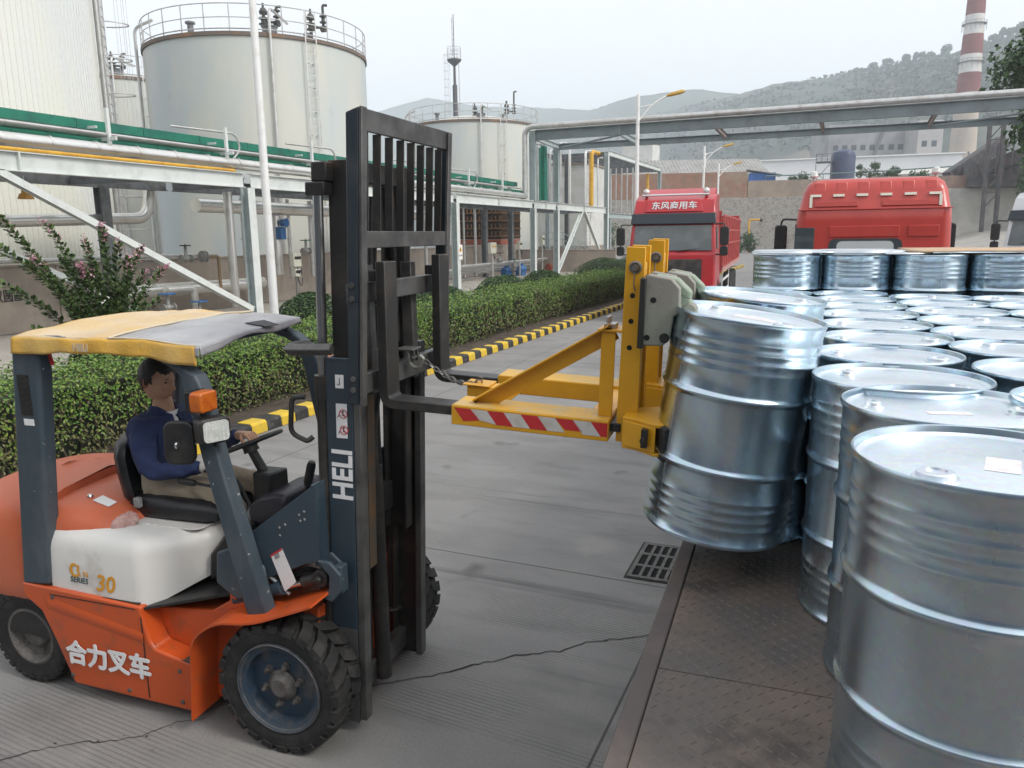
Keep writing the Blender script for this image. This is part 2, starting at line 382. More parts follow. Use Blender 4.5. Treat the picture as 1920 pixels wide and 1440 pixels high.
# ------------------------------------------------------------------ steel drums and the trailer they stand on
TA = math.radians(3.595)
TD = Vector((-math.sin(TA), math.cos(TA), 0)); TR = Vector((math.cos(TA), math.sin(TA), 0))
def tuv(u, v, z): return TD * u + TR * v + Vector((0, 0, z))
def steel_mat(name, col, col2, r0, r1):
    m = bpy.data.materials.new(name); m.use_nodes = True; t = m.node_tree; n = t.nodes; L = t.links; b = n['Principled BSDF']
    b.inputs['Metallic'].default_value = 1.0
    oi = n.new('ShaderNodeObjectInfo'); tc = n.new('ShaderNodeTexCoord')
    ad = n.new('ShaderNodeVectorMath'); ad.operation = 'ADD'; cm = n.new('ShaderNodeCombineXYZ')
    mu = n.new('ShaderNodeMath'); mu.operation = 'MULTIPLY'; mu.inputs[1].default_value = 37.0; L.new(oi.outputs['Random'], mu.inputs[0])
    for i in range(3): L.new(mu.outputs[0], cm.inputs[i])
    L.new(tc.outputs['Object'], ad.inputs[0]); L.new(cm.outputs[0], ad.inputs[1])
    def noi(s, sc, d=4):
        mp = n.new('ShaderNodeMapping'); mp.inputs['Scale'].default_value = sc; L.new(ad.outputs[0], mp.inputs[0])
        q = n.new('ShaderNodeTexNoise'); q.inputs['Scale'].default_value = s; q.inputs['Detail'].default_value = d; L.new(mp.outputs[0], q.inputs['Vector']); return q.outputs['Fac']
    vo = n.new('ShaderNodeTexVoronoi'); vo.inputs['Scale'].default_value = 60; L.new(ad.outputs[0], vo.inputs['Vector'])
    mx = n.new('ShaderNodeMix'); mx.data_type = 'RGBA'; mx.inputs[6].default_value = (*col, 1); mx.inputs[7].default_value = (*col2, 1)
    rg = n.new('ShaderNodeMapRange'); rg.inputs['From Min'].default_value = .35; rg.inputs['From Max'].default_value = .7
    L.new(noi(3, (1, 1, .35), 6), rg.inputs['Value']); L.new(rg.outputs[0], mx.inputs[0])
    hv = n.new('ShaderNodeMix'); hv.data_type = 'RGBA'; hv.blend_type = 'MULTIPLY'; hv.inputs[0].default_value = 0.1
    L.new(mx.outputs[2], hv.inputs[6]); L.new(vo.outputs['Color'], hv.inputs[7]); L.new(hv.outputs[2], b.inputs['Base Color'])
    r2 = n.new('ShaderNodeMapRange'); r2.inputs['From Min'].default_value = .3; r2.inputs['From Max'].default_value = .7; r2.inputs['To Min'].default_value = r0; r2.inputs['To Max'].default_value = r1
    L.new(noi(2.2, (1, 1, .6), 5), r2.inputs['Value']); L.new(r2.outputs[0], b.inputs['Roughness'])
    bp = n.new('ShaderNodeBump'); bp.inputs['Strength'].default_value = .32; bp.inputs['Distance'].default_value = .01
    L.new(noi(5, (1.4, 1.4, .35), 2), bp.inputs['Height']); L.new(bp.outputs[0], b.inputs['Normal'])
    return m
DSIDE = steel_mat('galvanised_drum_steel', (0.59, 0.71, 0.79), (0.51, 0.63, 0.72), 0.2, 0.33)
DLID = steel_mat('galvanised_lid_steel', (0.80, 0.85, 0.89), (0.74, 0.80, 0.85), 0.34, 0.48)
PAPER = mat('paper_sticker', (0.72, 0.70, 0.71), 0.6, 0, (0.66, 0.5, 0.52), 30, 0.5, 0.7)
def drum_profile():
    H = 0.88; P = [(0.0, 0.012), (0.270, 0.012), (0.281, 0.004), (0.2895, 0.0), (0.2925, 0.006), (0.2905, 0.016), (0.2845, 0.024)]
    def rib(z, d=0.0022, w=0.012): return [(0.2845, z - w), (0.2845 + d * .7, z - w * .45), (0.2845 + d, z), (0.2845 + d * .7, z + w * .45), (0.2845, z + w)]
    def hoop(z): return [(0.2845, z - .022), (0.288, z - .012), (0.2945, z - .004), (0.2955, z + .002), (0.2925, z + .008), (0.287, z + .014), (0.2845, z + .024)]
    for z in (0.075, 0.112, 0.149, 0.186): P += rib(z)
    P += hoop(0.295) + hoop(0.585)
    for z in (0.688, 0.725, 0.762, 0.799): P += rib(z)
    P += [(0.2845, H - .03), (0.2905, H - .018), (0.2925, H - .007), (0.2895, H), (0.284, H - .002), (0.281, H - .012), (0.279, H - .02)]
    return P
def make_drum(label, M_):
    t = thing('steel_drum', label, 'drum', mat=M_, group=None)
    b = MB(); b.lathe(drum_profile(), 72, cap=False)
    b.add([], []); b.build('body', DSIDE, t, sharp=50)
    b = MB(); b.box(-0.004, 0.004, 0.2838, 0.2856, 0.03, 0.27); b.box(-0.004, 0.004, 0.2838, 0.2856, 0.325, 0.555); b.box(-0.004, 0.004, 0.2838, 0.2856, 0.615, 0.85)
    b.build('seam', DSIDE, t)
    b = MB(); b.lathe([(0.2805, 0.851), (0.279, 0.862), (0.272, 0.8545), (0.262, 0.853), (0.258, 0.8565), (0.0, 0.8572)], 64, cap=False)
    lid = b.build('lid', DLID, t, sharp=50)
    for (x, y, r_, h) in ((-0.195, 0.0, .037, .013), (0.2, 0.0, .021, .012)):
        b = MB(); b.lathe([(r_ + .012, .856), (r_ + .010, .861), (r_ + .004, .862), (r_ + .002, .859 + h), (r_ - .002, .862 + h), (r_ * .62, .862 + h), (r_ * .58, .857 + h), (0, .857 + h)], 24, (x, y, 0), cap=False)
        b.build('bung', DLID, lid)
    return t
def drum_mat(u, v, z, rot): return Matrix.Translation(tuv(u, v, z)) @ Matrix.Rotation(rot, 4, 'Z')
ZB = 1.165; GZ = 1.52
spots = []      # u, v, z, label
A = [(1.95, .45), (2.53, .46), (2.97, .385), (3.54, .40), (4.10, .455), (4.67, .455), (5.24, .465), (5.81, .47), (6.38, .47), (6.96, .47)]
B_ = [(2.68, .95), (3.25, .955), (3.83, .975), (4.40, .985), (4.97, 1.0), (5.54, 1.01), (6.11, 1.02), (6.68, 1.03)]
Cc = [(3.0, 1.55), (3.6, 1.55), (4.2, 1.55), (4.86, 1.56), (5.44, 1.565), (6.01, 1.57), (6.6, 1.58)]
Zc = [(3.72, -.135), (4.6, -.13), (5.2, -.12), (5.77, -.115), (6.34, -.11), (6.92, -.105)]
Dd = [(4.9, 2.1), (5.5, 2.12), (6.1, 2.12), (6.7, 2.13)]
la = ['galvanised steel drum nearest the camera, two bungs and a pale sticker on its lid',
      'second galvanised drum behind the nearest one, its lid peeping out above it',
      'galvanised drum standing beside the lifted drum, third back in the long row',
      'fourth drum of the long row, just right of the lifted drum', 'fifth drum of the long row, small bung at the right of its lid',
      'sixth drum back in the row behind the nearest drum', 'seventh drum back in the row behind the nearest drum', 'eighth drum back in the row behind the nearest drum',
      'ninth drum back in the row behind the nearest drum', 'last low drum of the long row, against the raised drums']
lb = ['first drum of the middle row, cut by the right picture edge', 'second drum of the middle row at the right picture edge', 'third drum of the middle row, its dark shell in view',
      'fourth drum back in the middle row on the trailer', 'fifth drum back in the middle row on the trailer', 'sixth drum back in the middle row on the trailer', 'seventh drum back in the middle row on the trailer',
      'last low drum of the middle row, against the raised drums']
for i, p in enumerate(A): spots.append((*p, ZB, la[i], 0.9 if i == 0 else 2.9 + 0.35 * math.sin(i * 2.1)))
for i, p in enumerate(B_): spots.append((*p, ZB, lb[i], 1.1 * i))
nm = ['first', 'second', 'third', 'fourth', 'fifth', 'sixth', 'last']
for i, p in enumerate(Cc): spots.append((*p, ZB, nm[i] + ' drum of the third row in from the open side', 0.8 * i + .4))
zl = ['drum standing on the deck behind and below the lifted drums, mostly hidden', 'drum of the outer row hidden behind the lifted drum, a sliver of rim in view', 'third drum of the outer row on the trailer edge, behind the lifted drums',
      'fourth drum of the outer row, its lid half hidden behind the lifted drums', 'low drum of the outer row, one before its last', 'last low drum of the outer row, at the foot of the raised drums']
for i, p in enumerate(Zc): spots.append((*p, ZB, zl[i], 1.3 * i))
for i, p in enumerate(Dd): spots.append((*p, ZB, nm[i if i < 3 else 6] + ' drum of the fourth row in, at the right picture edge', 0.5 * i))
ul = ['leftmost', 'second', 'third', 'fourth']
for r_ in range(3):
    for c_ in range(4):
        u = 7.46 + r_ * 0.585 + (0.05 if c_ % 2 else 0) + (0.0 if r_ else 0.0); v = -0.03 + c_ * 0.575 + (-.03 if r_ == 1 else 0)
        spots.append((u, v, GZ - .055, '%s drum from the open side in the %s raised row on the trailer neck' % (ul[c_], ('front', 'middle', 'rear')[r_]), 1.7 * c_ + r_))
proto = None; DR = []
for u, v, z, lab, rot in spots:
    M_ = drum_mat(u, v, z, rot)
    if proto is None: proto = make_drum(lab, M_); proto['group'] = 'steel drums standing on the trailer'; DR.append(proto)
    else: DR.append(dup(proto, lab, mat=M_, group='steel drums standing on the trailer'))
# stickers on the two nearest lids
def sticker(dr, x, y, w, h, rz):
    b = MB(); b.box(-w / 2, w / 2, -h / 2, h / 2, 0.8576, 0.8582)
    lid = [c for c in dr.children if c.name.startswith('lid')][0]
    o = b.build('sticker', PAPER, lid, smooth=False, mat=Matrix.Translation((x, y, 0)) @ Matrix.Rotation(rz, 4, 'Z')); return o
sticker(DR[0], 0.02, -0.02, .12, .07, 0.5); sticker(DR[1], 0.0, 0.04, .12, .04, 0.2)
# loose lids stacked on the raised front drums
LID2 = mat('loose_lid_steel', (0.66, 0.70, 0.73), 0.4, 1.0, (0.55, 0.6, 0.64), 6)
for i, (u, v, n_) in enumerate(((7.42, -.05, 3), (7.5, .2, 1), (7.46, .54, 3), (7.62, .72, 1), (7.5, .86, 1), (8.0, -.08, 2), (8.1, .5, 2))):
    for q in range(n_):
        b = MB(); b.lathe([(0, .012), (.255, .012), (.262, .004), (.275, .0), (.286, .004), (.284, .011), (.274, .016), (.262, .014), (.256, .0165), (0, .0165)], 40, cap=False)
        o = b.build('drum_cover', LID2, mat=Matrix.Translation(tuv(u + .012 * q * (-1) ** q, v + .015 * q, GZ - .055 + .8835 + .012 * q + (.014 * max(0, i % 2) if n_ == 1 else 0))))
        tag(o, ('loose steel lid, %s in the pile %s' % (('lowest', 'second', 'third')[q], ('on the front raised drum by the open side', '', 'on the second front raised drum', '', '', 'on the middle raised row, open side', 'on the middle raised row, second drum')[i])) if n_ > 1 else
            {1: 'single loose lid lying between the first two raised drums', 3: 'single loose lid lying askew behind the second raised drum', 4: 'single loose lid beside the cardboard sheet'}[i], 'drum lid', 'loose lids lying on the raised drums')
b = MB(); b.grid(lambda u, v: (0, 0, 0), 1, 1); b = MB()
CARD = mat('corrugated_cardboard', (0.50, 0.36, 0.24), 0.85, 0, (0.42, 0.30, 0.2), 5, bump=0.15, bsc=40)
def cz(u, v): return 2.368 + 0.012 * noise.noise((u * 3, v * 3, 1)) + 0.01 * v
n1, n2 = 14, 6
top = [tuv(7.28 + .75 * j / n2 + .06 * i / n1, 0.93 + 1.55 * i / n1, cz(i / n1, j / n2)) for i in range(n1 + 1) for j in range(n2 + 1)]
fs = [(i * (n2 + 1) + j, (i + 1) * (n2 + 1) + j, (i + 1) * (n2 + 1) + j + 1, i * (n2 + 1) + j + 1) for i in range(n1) for j in range(n2)]
b.add(top, fs); o = b.build('cardboard_sheet', CARD, recalc=False)
sd_ = o.modifiers.new('thick', 'SOLIDIFY'); sd_.thickness = .012; sd_.offset = 1
tag(o, 'brown cardboard sheet lying across the tops of the raised drums', 'cardboard')

# trailer
DECK = None
def deck_mat():
    m = mat('tread_plate', (0.135, 0.118, 0.108), 0.6, 0.2, (0.22, 0.165, 0.13), 2.0, 0.42, 0.66, dirt=(0.055, 0.05, 0.048), dsc=3.2, dlo=0.52, dhi=0.68, rvar=0.3)
    return m
trailer = thing('flatbed_trailer', 'dark steel flatbed trailer with tread plate deck and raised neck, loaded with steel drums', 'trailer', mat=Matrix(((TR.x, TD.x, 0, 0), (TR.y, TD.y, 0, 0), (0, 0, 1, 0), (0, 0, 0, 1))))
TDARK = mat('trailer_steel', (0.12, 0.10, 0.095), 0.6, 0.2, (0.2, 0.16, 0.13), 3, 0.45, 0.7, dirt=(0.22, 0.12, 0.08), dsc=7, dlo=.62, dhi=.78)
dk = deck_mat(); DKS = mat('tread_bar_steel', (0.155, 0.135, 0.12), 0.6, 0.25, (0.12, 0.1, 0.09), 5)
b = MB()
for y0, y1 in ((-3.0, -.4), (-.395, 2.295), (2.30, 4.9), (4.905, 7.15)): b.box(-.335, 2.42, y0, y1, 1.10, ZB - .003)
b.build('deck', dk, trailer)
b = MB()   # raised tread bars of the chequer plate (near part of the deck)
rnd = random.Random(5)
for i in range(-22, 130):
    for j in range(0, 26):
        x = -.315 + j * .033; y = i * .033 + 0.6
        if y > 3.9 or x > .56: continue
        s_ = 1 if (i + j) % 2 else -1; q = R(45 * s_ + 8); c, d = math.cos(q) * .0125, math.sin(q) * .0125; wx, wy = -math.sin(q) * .0028, math.cos(q) * .0028
        z = ZB - .003
        b.add([(x - c - wx, y - d - wy, z), (x + c - wx, y + d - wy, z), (x + c + wx, y + d + wy, z), (x - c + wx, y - d + wy, z), (x - c * .8, y - d * .8, z + .0022), (x + c * .8, y + d * .8, z + .0022)],
              [(0, 1, 5, 4), (2, 3, 4, 5), (1, 2, 5), (3, 0, 4)])
b.build('tread_pattern', DKS, trailer, recalc=False, smooth=False)
b = MB(); b.box(-.40, -.338, -3, 7.15, .92, ZB + .004); b.box(-.40, -.30, -3, 7.15, .90, .925)
b.box(2.423, 2.485, -3, 7.15, .92, ZB + .004)
b.build('side_rail', TDARK, trailer, bev=.006)
b = MB(); b.box(-.338, 2.423, 7.155, 13.6, GZ - .13, GZ - .058); b.box(-.40, -.341, 7.155, 13.6, GZ - .2, GZ - .054); b.box(2.426, 2.485, 7.155, 13.6, GZ - .2, GZ - .054); b.box(-.395, 2.48, 7.152, 7.2, 1.0, GZ - .06)
b.build('neck', TDARK, trailer, bev=.006)
b = MB()
for x in (.5, 1.55): b.ibeam((x, -3, .85), (x, 8.4, .85), .14, .46, .02)
for y in range(-2, 8): b.ibeam((-.33, y + .3, 1.0), (2.42, y + .3, 1.0), .07, .18, .01)
b.build('chassis', TDARK, trailer)
TW = MB(); TW.lathe([(0, -.12), (.28, -.12), (.30, -.05), (.47, -.12), (.51, -.09), (.52, .09), (.47, .12), (.3, .11), (.28, .13), (0, .13)], 32, axis='x', cap=False)
for y in (-2.2, -.9, .4):
    for x in (-.1, 2.15): TW.build('wheel', RUBBER, trailer, loc=(x, y, .52))
# ------------------------------------------------------------------ forklift (local frame: x forward, y to its left, z up)
FLM = Matrix.Translation((-2.42, 3.31, 0)) @ Matrix.Rotation(R(4.7), 4, 'Z')
FL = thing('forklift', 'orange and white forklift with yellow canvas roof, its mast raised in front of the driver', 'forklift', mat=FLM)
ORANGE = mat('orange_paint', (0.56, 0.085, 0.014), 0.42, 0, (0.46, 0.075, 0.02), 3, 0.45, 0.75, coat=0.15, dirt=(0.17, 0.08, 0.05), dsc=5, dlo=0.56, dhi=0.82, bump=0.04, bsc=30)
ORTOP = mat('faded_orange_paint', (0.55, 0.135, 0.062), 0.55, 0, (0.55, 0.11, 0.035), 2.5, 0.45, 0.7, coat=0.1, dirt=(0.4, 0.15, 0.08), dsc=9, dlo=.62, dhi=.85)
FBLUE = mat('slate_blue_paint', (0.030, 0.050, 0.070), 0.42, 0, (0.05, 0.075, 0.095), 5, 0.5, 0.75, dirt=(0.12, 0.12, 0.12), dsc=14, dlo=0.68, dhi=0.74, coat=0.1)
FBLUE2 = mat('scuffed_blue_paint', (0.042, 0.063, 0.082), 0.5, 0, (0.075, 0.095, 0.11), 4, 0.45, 0.65, dirt=(0.40, 0.41, 0.41), dsc=22, dlo=0.675, dhi=0.70, stretch=(1, 1, .5))
MASTD = mat('greasy_mast_steel', (0.035, 0.034, 0.033), 0.42, 0.35, (0.085, 0.075, 0.065), 5, 0.5, 0.75, dirt=(0.10, 0.06, 0.035), dsc=4, dlo=0.6, dhi=0.78)
WORN = mat('worn_grey_steel', (0.13, 0.128, 0.125), 0.45, 0.5, (0.07, 0.068, 0.066), 6, 0.42, 0.65, dirt=(0.2, 0.15, 0.11), dsc=8, dlo=0.66, dhi=0.8)
MASTB = mat('mast_blue_paint', (0.024, 0.041, 0.058), 0.42, 0, (0.04, 0.06, 0.08), 5, 0.5, 0.75, dirt=(0.13, 0.12, 0.11), dsc=11, dlo=0.66, dhi=0.78, coat=.1)
HOODW = mat('hood_white_paint', (0.72, 0.71, 0.68), 0.38, 0, (0.62, 0.6, 0.56), 2.5, 0.5, 0.75, dirt=(0.42, 0.37, 0.31), dsc=3.5, dlo=0.57, dhi=0.82, coat=0.2)
DECALW = mat('white_decal', (0.78, 0.78, 0.78), 0.45, 0, (0.6, 0.58, 0.56), 25, .6, .75)
DECALO = mat('orange_decal', (0.72, 0.33, 0.02), 0.45); DECALG = mat('dark_green_decal', (0.02, 0.06, 0.06), 0.5)
DECALR = mat('red_decal', (0.5, 0.03, 0.03), 0.5); INK = mat('black_ink', (0.02, 0.02, 0.022), 0.6)
CANVAS = mat('yellow_canvas', (0.59, 0.41, 0.18), 0.85, 0, (0.58, 0.46, 0.31), 2.2, 0.38, 0.58, bump=0.35, bsc=18, dirt=(0.52, 0.40, 0.27), dsc=5, dlo=0.52, dhi=0.72)
FILM = mat('clouded_plastic_sheet', (0.36, 0.36, 0.37), 0.32, 0, (0.27, 0.26, 0.28), 3, 0.4, 0.65, bump=0.15, bsc=12)
HW = .55
# chassis and counterweight
b = MB()
b.prism([(-1.80, .66), (-1.80, .58), (-1.68, .50), (-1.60, .33), (-1.50, .085), (-.64, .07), (-.64, .345), (-.90, .40), (-.925, .44), (-.965, .60), (-.965, .63)], 'y', -HW, HW)
b.build('chassis', ORANGE, FL, bev=.012)
b = MB(); b.prism([(-.98, .58), (-.90, .40), (-.64, .345), (-.62, .10), (.02, .16), (.06, .72), (-.42, .72), (-.60, .61)], 'y', -.43, .43)
b.build('front_frame', ORANGE, FL, bev=.008)
def press_line(x0, x1):
    q = MB(); q.grid(lambda u, v: (x0 + u * (x1 - x0), -HW - .001 - .006 * math.sin(math.pi * v), .52 - .10 * u * 1.0 + (.60 - .52) * v * (1 - u * .2)), 16, 6); return q
b = press_line(-1.62, -.96); b.build('pressed_rib', ORANGE, FL)
b = MB(); b.box(-.90, -.66, -.545, -.44, .352, .362)
b.build('step_plate', mat('step_mesh', (0.16, .12, .09), .8, .3, (0.08, .06, .05), 80, .4, .6, bump=.6, bsc=120), FL)
b = MB(); b.hexa([(-.99, -.53, .598), (-.42, -.42, .725), (-.42, .42, .725), (-.99, .5, .598)], [(-.99, -.53, .612), (-.42, -.42, .742), (-.42, .42, .742), (-.99, .5, .612)])
b.build('floor_mat', BLACK, FL)
def cw(u, v):
    # counterweight: wraps the tail; u around plan, v up
    q = math.pi * (u - .5); sx = math.copysign(abs(math.cos(q)) ** .45, math.cos(q)); sy = math.copysign(abs(math.sin(q)) ** .45, math.sin(q))
    return sx, sy
b = MB(); rings = []
for z, k, xb in ((.53, .97, -2.38), (.56, .99, -2.41), (.62, 1.0, -2.42), (.88, 1.0, -2.44), (1.0, .985, -2.42), (1.07, .94, -2.38), (1.12, .84, -2.30), (1.155, .62, -2.15), (1.165, .3, -2.0)):
    ring = []
    for i in range(25):
        sx, sy = cw(i / 24, 0); ring.append((-1.72 + (xb + 1.72) * sx * (1 if z < 1.1 else .95), .525 * k * sy, z + (.03 * (1 - abs(sy)) if z > 1.0 else 0)))
    ring += [(-1.66, .525 * k, z), (-1.66, 0, z + (.03 if z > 1.0 else 0)), (-1.66, -.525 * k, z)]
    rings.append(ring)
b.loft(rings); cwo = b.build('counterweight', ORTOP, FL, sharp=50)
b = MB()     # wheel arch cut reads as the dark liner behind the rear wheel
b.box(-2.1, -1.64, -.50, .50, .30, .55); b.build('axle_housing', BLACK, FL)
# rear cover between counterweight and hood
b = MB(); rings = []
for x, zt, yw in ((-1.655, 1.125, .50), (-1.5, 1.12, .49), (-1.35, 1.09, .47), (-1.22, 1.035, .45), (-1.17, .99, .44)):
    rings.append([(x, yw * s, z) for s, z in ((-1, .64), (-1, .93), (-.97, zt - .09), (-.86, zt - .025), (-.5, zt), (0, zt + .012), (.5, zt), (.86, zt - .025), (.97, zt - .09), (1, .93), (1, .64))])
b.loft(rings); b.build('rear_cover', ORTOP, FL, sharp=50)
b = MB(); b.lathe([(0, .012), (.012, .012), (.016, .006), (.018, 0)], 16, (-1.50, -.30, 1.113)); b.build('catch', CHROME, FL)
b = MB(); b.lathe([(0, .002), (.022, .002), (.024, 0)], 16, (-1.95, -.22, 1.176)); b.lathe([(0, .002), (.022, .002), (.024, 0)], 16, (-1.85, .1, 1.197)); b.build('cap', ORANGE, FL)
# white hood
b = MB()
plan = [(-1.60, -.525), (-1.02, -.525), (-.98, -.515), (-.955, -.49), (-.73, -.27), (-.70, -.22), (-.70, .22), (-.73, .27), (-.955, .49), (-.98, .515), (-1.02, .525), (-1.60, .525)]
rings = []
for f, z0 in ((0, 0), (.5, 0), (1, 0), (1.02, 1), (1.04, 2), (1.05, 3)):
    ring = []
    for x, y in plan:
        zb = .655 + (x + 1.6) * (-.05 / .6) if x < -.95 else .61 + (x + .955) * .5
        zt = .885
        z = zb + (zt - zb) * min(f, 1.0); k = {0: 1, 1: .985, 2: .94, 3: .86}[z0]; dz = {0: 0, 1: .035, 2: .085, 3: .108}[z0]
        fx = x if x > -1.3 else x
        ring.append((-1.2 + (fx + 1.2) * (k if x > -1.3 else 1), y * k, z + dz))
    rings.append(ring)
b.loft(rings); hood = b.build('hood', HOODW, FL, sharp=40)
b = MB(); b.prism(rrect(.56, .62, .06), 'z', .990, .998); b.xf(Matrix.Translation((-1.03, 0, 0))); b.build('seat_base', HOODW, FL, bev=.003)
b = MB(); b.box(-1.63, -1.605, -.53, .53, .64, .93); b.build('seal_strip', BLACK, FL, bev=.004)
b = MB(); b.box(-1.6, -.99, -.532, -.50, .632, .640); b.xf(Matrix.Shear('XZ', 4, (0, 0)) if False else Matrix.Identity(4)); b.build('hood_gap', BLACK, FL)
# black cover beside the hood nose
b = MB(); b.loft([[(-.72, y, .70), (-.52, y, .76), (-.45, y, .95), (-.50, y, 1.02), (-.60, y, .98), (-.70, y, .86)] for y in (-.30, .30)]); b.build('kick_panel', BLACK, FL, bev=.02)
b = MB(); b.box(-.61, -.56, -.3025, -.3005, .81, .83); b.build('label_plate', DECALW, FL)
# front fender, near and far
for s in (-1, 1):
    pr = bend([(-.615, 0, .095), (-.575, 0, .56), (-.42, 0, .675), (-.20, 0, .70), (.15, 0, .845)], .12, 6); b = MB(); n_ = len(pr); rings = []
    for p in pr:
        rings.append([(p.x, s * .375, p.z), (p.x, s * .635, p.z), (p.x + .004, s * .635, p.z - .010), (p.x + .004, s * .375, p.z - .010)])
    b.loft(rings); b.build('fender', ORANGE, FL, sharp=30)
# tow lug and floor edge
b = MB(); b.prism([(-.46, .66), (-.36, .66), (-.37, .74), (-.40, .775), (-.43, .775), (-.455, .74)], 'y', -.455, -.425); b.lathe([(0, -.47), (.018, -.47), (.02, -.455), (.02, -.42)], 12, (-.415, 0, .735), axis='y'); b.build('lug', ORANGE, FL, bev=.004)
# wheels
def tyre(name, r, w, ri, lug, n):
    b = MB(); h = w / 2
    b.lathe([(ri, -h * .78), (ri + .012, -h * .9), (r * .80, -h), (r * .91, -h * .97), (r - lug, -h * .86), (r - lug, h * .86), (r * .91, h * .97), (r * .80, h), (ri + .012, h * .9), (ri, h * .78)], 72, axis='y', cap=False)
    for s in (-1, 1):
        for i in range(n):
            a0 = 2 * math.pi * (i + (.5 if s > 0 else 0)) / n; da = 2 * math.pi / n
            def P(a, y, rr): return (rr * math.cos(a), y, rr * math.sin(a))
            w1 = da * .36
            for (ya, aa), (yb, ab) in (((.02 * h, .55 * da), (.5 * h, .18 * da)), ((.5 * h, .18 * da), (.97 * h, 0.0))):
                lo, hi = r - lug - .003, r
                hb = hi if yb < .9 * h else hi - .010
                q = [P(a0 + aa - w1, s * ya, lo), P(a0 + aa + w1, s * ya, lo), P(a0 + ab + w1, s * yb, lo), P(a0 + ab - w1, s * yb, lo)]
                t_ = [P(a0 + aa - w1 * .92, s * ya, hi), P(a0 + aa + w1 * .92, s * ya, hi), P(a0 + ab + w1 * .92, s * yb, hb), P(a0 + ab - w1 * .92, s * yb, hb)]
                b.hexa(q, t_)
            q = [P(a0 - w1, s * h * .97, r - lug - .003), P(a0 + w1, s * h * .97, r - lug - .003), P(a0 + w1 * .9, s * h * 1.0, r * .87), P(a0 - w1 * .9, s * h * 1.0, r * .87)]
            t_ = [P(a0 - w1 * .95, s * h * .99, r - .010), P(a0 + w1 * .95, s * h * .99, r - .010), P(a0 + w1 * .85, s * h * 1.045, r * .875), P(a0 - w1 * .85, s * h * 1.045, r * .875)]
            b.hexa(q, t_)
    return b
RIMB = mat('wheel_blue_paint', (0.018, 0.04, 0.07), 0.5, 0, (0.05, 0.055, 0.06), 8, 0.45, 0.7, dirt=(.11, .10, .095), dsc=9, dlo=.5, dhi=.75)
DUSTY = mat('dusty_hub_steel', (0.16, .15, .14), .6, .4, (.09, .08, .075), 20, .4, .65, bump=.4, bsc=60)
ft = tyre('tyre', .355, .235, .235, .030, 24)
for s in (-1, 1):
    w = ft.build('wheel', RUBBER, FL, sharp=30, loc=(-.09, s * .495, .35))
    b = MB(); b.lathe([(.237, .098), (.243, .108), (.232, .112), (.222, .10), (.205, .092), (.196, .088), (.19, .06), (.185, .045), (.12, .05), (.075, .055), (.07, .075), (.05, .09), (0, .092)], 48, axis='y', cap=False)
    for v in range(len(b.v)): b.v[v] = (b.v[v][0], s * b.v[v][1], b.v[v][2])
    rim = b.build('rim', RIMB, w)
    b = MB(); b.lathe([(.243, .104), (.235, .1135), (.222, .101)], 48, axis='y', cap=False)
    b.lathe([(.078, .058), (.082, .066), (.05, .095), (.045, .1), (0, .1)], 24, axis='y', cap=False)
    for i in range(6):
        q = 2 * math.pi * i / 6 + .3; c, d = .105 * math.cos(q), .105 * math.sin(q)
        b.lathe([(.022, .05), (.022, .06), (.016, .062), (.016, .08), (.009, .082), (.009, .095), (0, .096)], 6, (c, 0, d), axis='y', cap=False)
    for v in range(len(b.v)): b.v[v] = (b.v[v][0], s * b.v[v][1], b.v[v][2])
    b.build('hub', DUSTY, rim)
rt = tyre('tyre', .288, .165, .165, .012, 30)
for s in (-1, 1):
    w = rt.build('wheel', RUBBER, FL, sharp=30, loc=(-1.86, s * .425, .285))
    b = MB(); b.lathe([(.168, .066), (.174, .075), (.162, .078), (.15, .066), (.14, .03), (.09, .022), (.075, .05), (.06, .058), (0, .06)], 40, axis='y', cap=False)
    for i in range(5):
        q = 2 * math.pi * i / 5; b.lathe([(.014, .02), (.014, .04), (0, .041)], 6, (.105 * math.cos(q), 0, .105 * math.sin(q)), axis='y', cap=False)
    for v in range(len(b.v)): b.v[v] = (b.v[v][0], s * b.v[v][1], b.v[v][2])
    b.build('rim', DUSTY, w)
# overhead guard
def leg_poly(p, w0): return p
for s in (-1, 1):
    b = MB(); y0, y1 = s * .455, s * .548
    b.hexa([(-1.80, y0, .645), (-1.60, y0, .665), (-1.60, y1, .665), (-1.80, y1, .645)], [(-1.645, y0, 2.01), (-1.455, y0, 2.01), (-1.455, y1, 2.01), (-1.645, y1, 2.01)])
    lg = b.build('rear_leg', FBLUE2, FL, bev=.02, seg=3)
    if s < 0:
        v_ = MB(); v_.box(-1.625, -1.545, -.5505, -.547, 1.64, 1.86)
        for j in range(7): v_.bar((-1.615, -.552, 1.665 + j * .03), (-1.555, -.552, 1.67 + j * .03), .004, .012)
        v_.build('vent', BLACK, lg)
        v_ = MB(); v_.box(-1.615, -1.545, -.5505, -.547, 1.585, 1.62); v_.build('label_plate', DECALW, lg)
    # front leg: sweeps back into the roof in a curve
    prof = bend([(-.215, 0, .64), (-.44, 0, 1.53), (-.51, 0, 1.93), (-.82, 0, 2.035), (-1.5, 0, 2.045)], .25, 8); b = MB(); rings = []
    for i, p in enumerate(prof):
        t_ = (prof[min(i + 1, len(prof) - 1)] - prof[max(i - 1, 0)]).normalized(); nrm = Vector((-t_.z, 0, t_.x)); hw = .062 if p.z < 1.2 else (.05 if p.z < 1.88 else .026)
        rings.append([(p.x + nrm.x * q * hw, yy, p.z + nrm.z * q * hw) for q, yy in ((-1, s * .455), (1, s * .455), (1, s * .54), (-1, s * .54))])
    b.loft(rings); b.build('front_leg', FBLUE2, FL, bev=.010, sharp=50)
b = MB()
for x in (-1.5, -1.3, -1.1, -.9, -.7): b.bar((x, -.46, 2.03), (x, .46, 2.03), .05, .03)
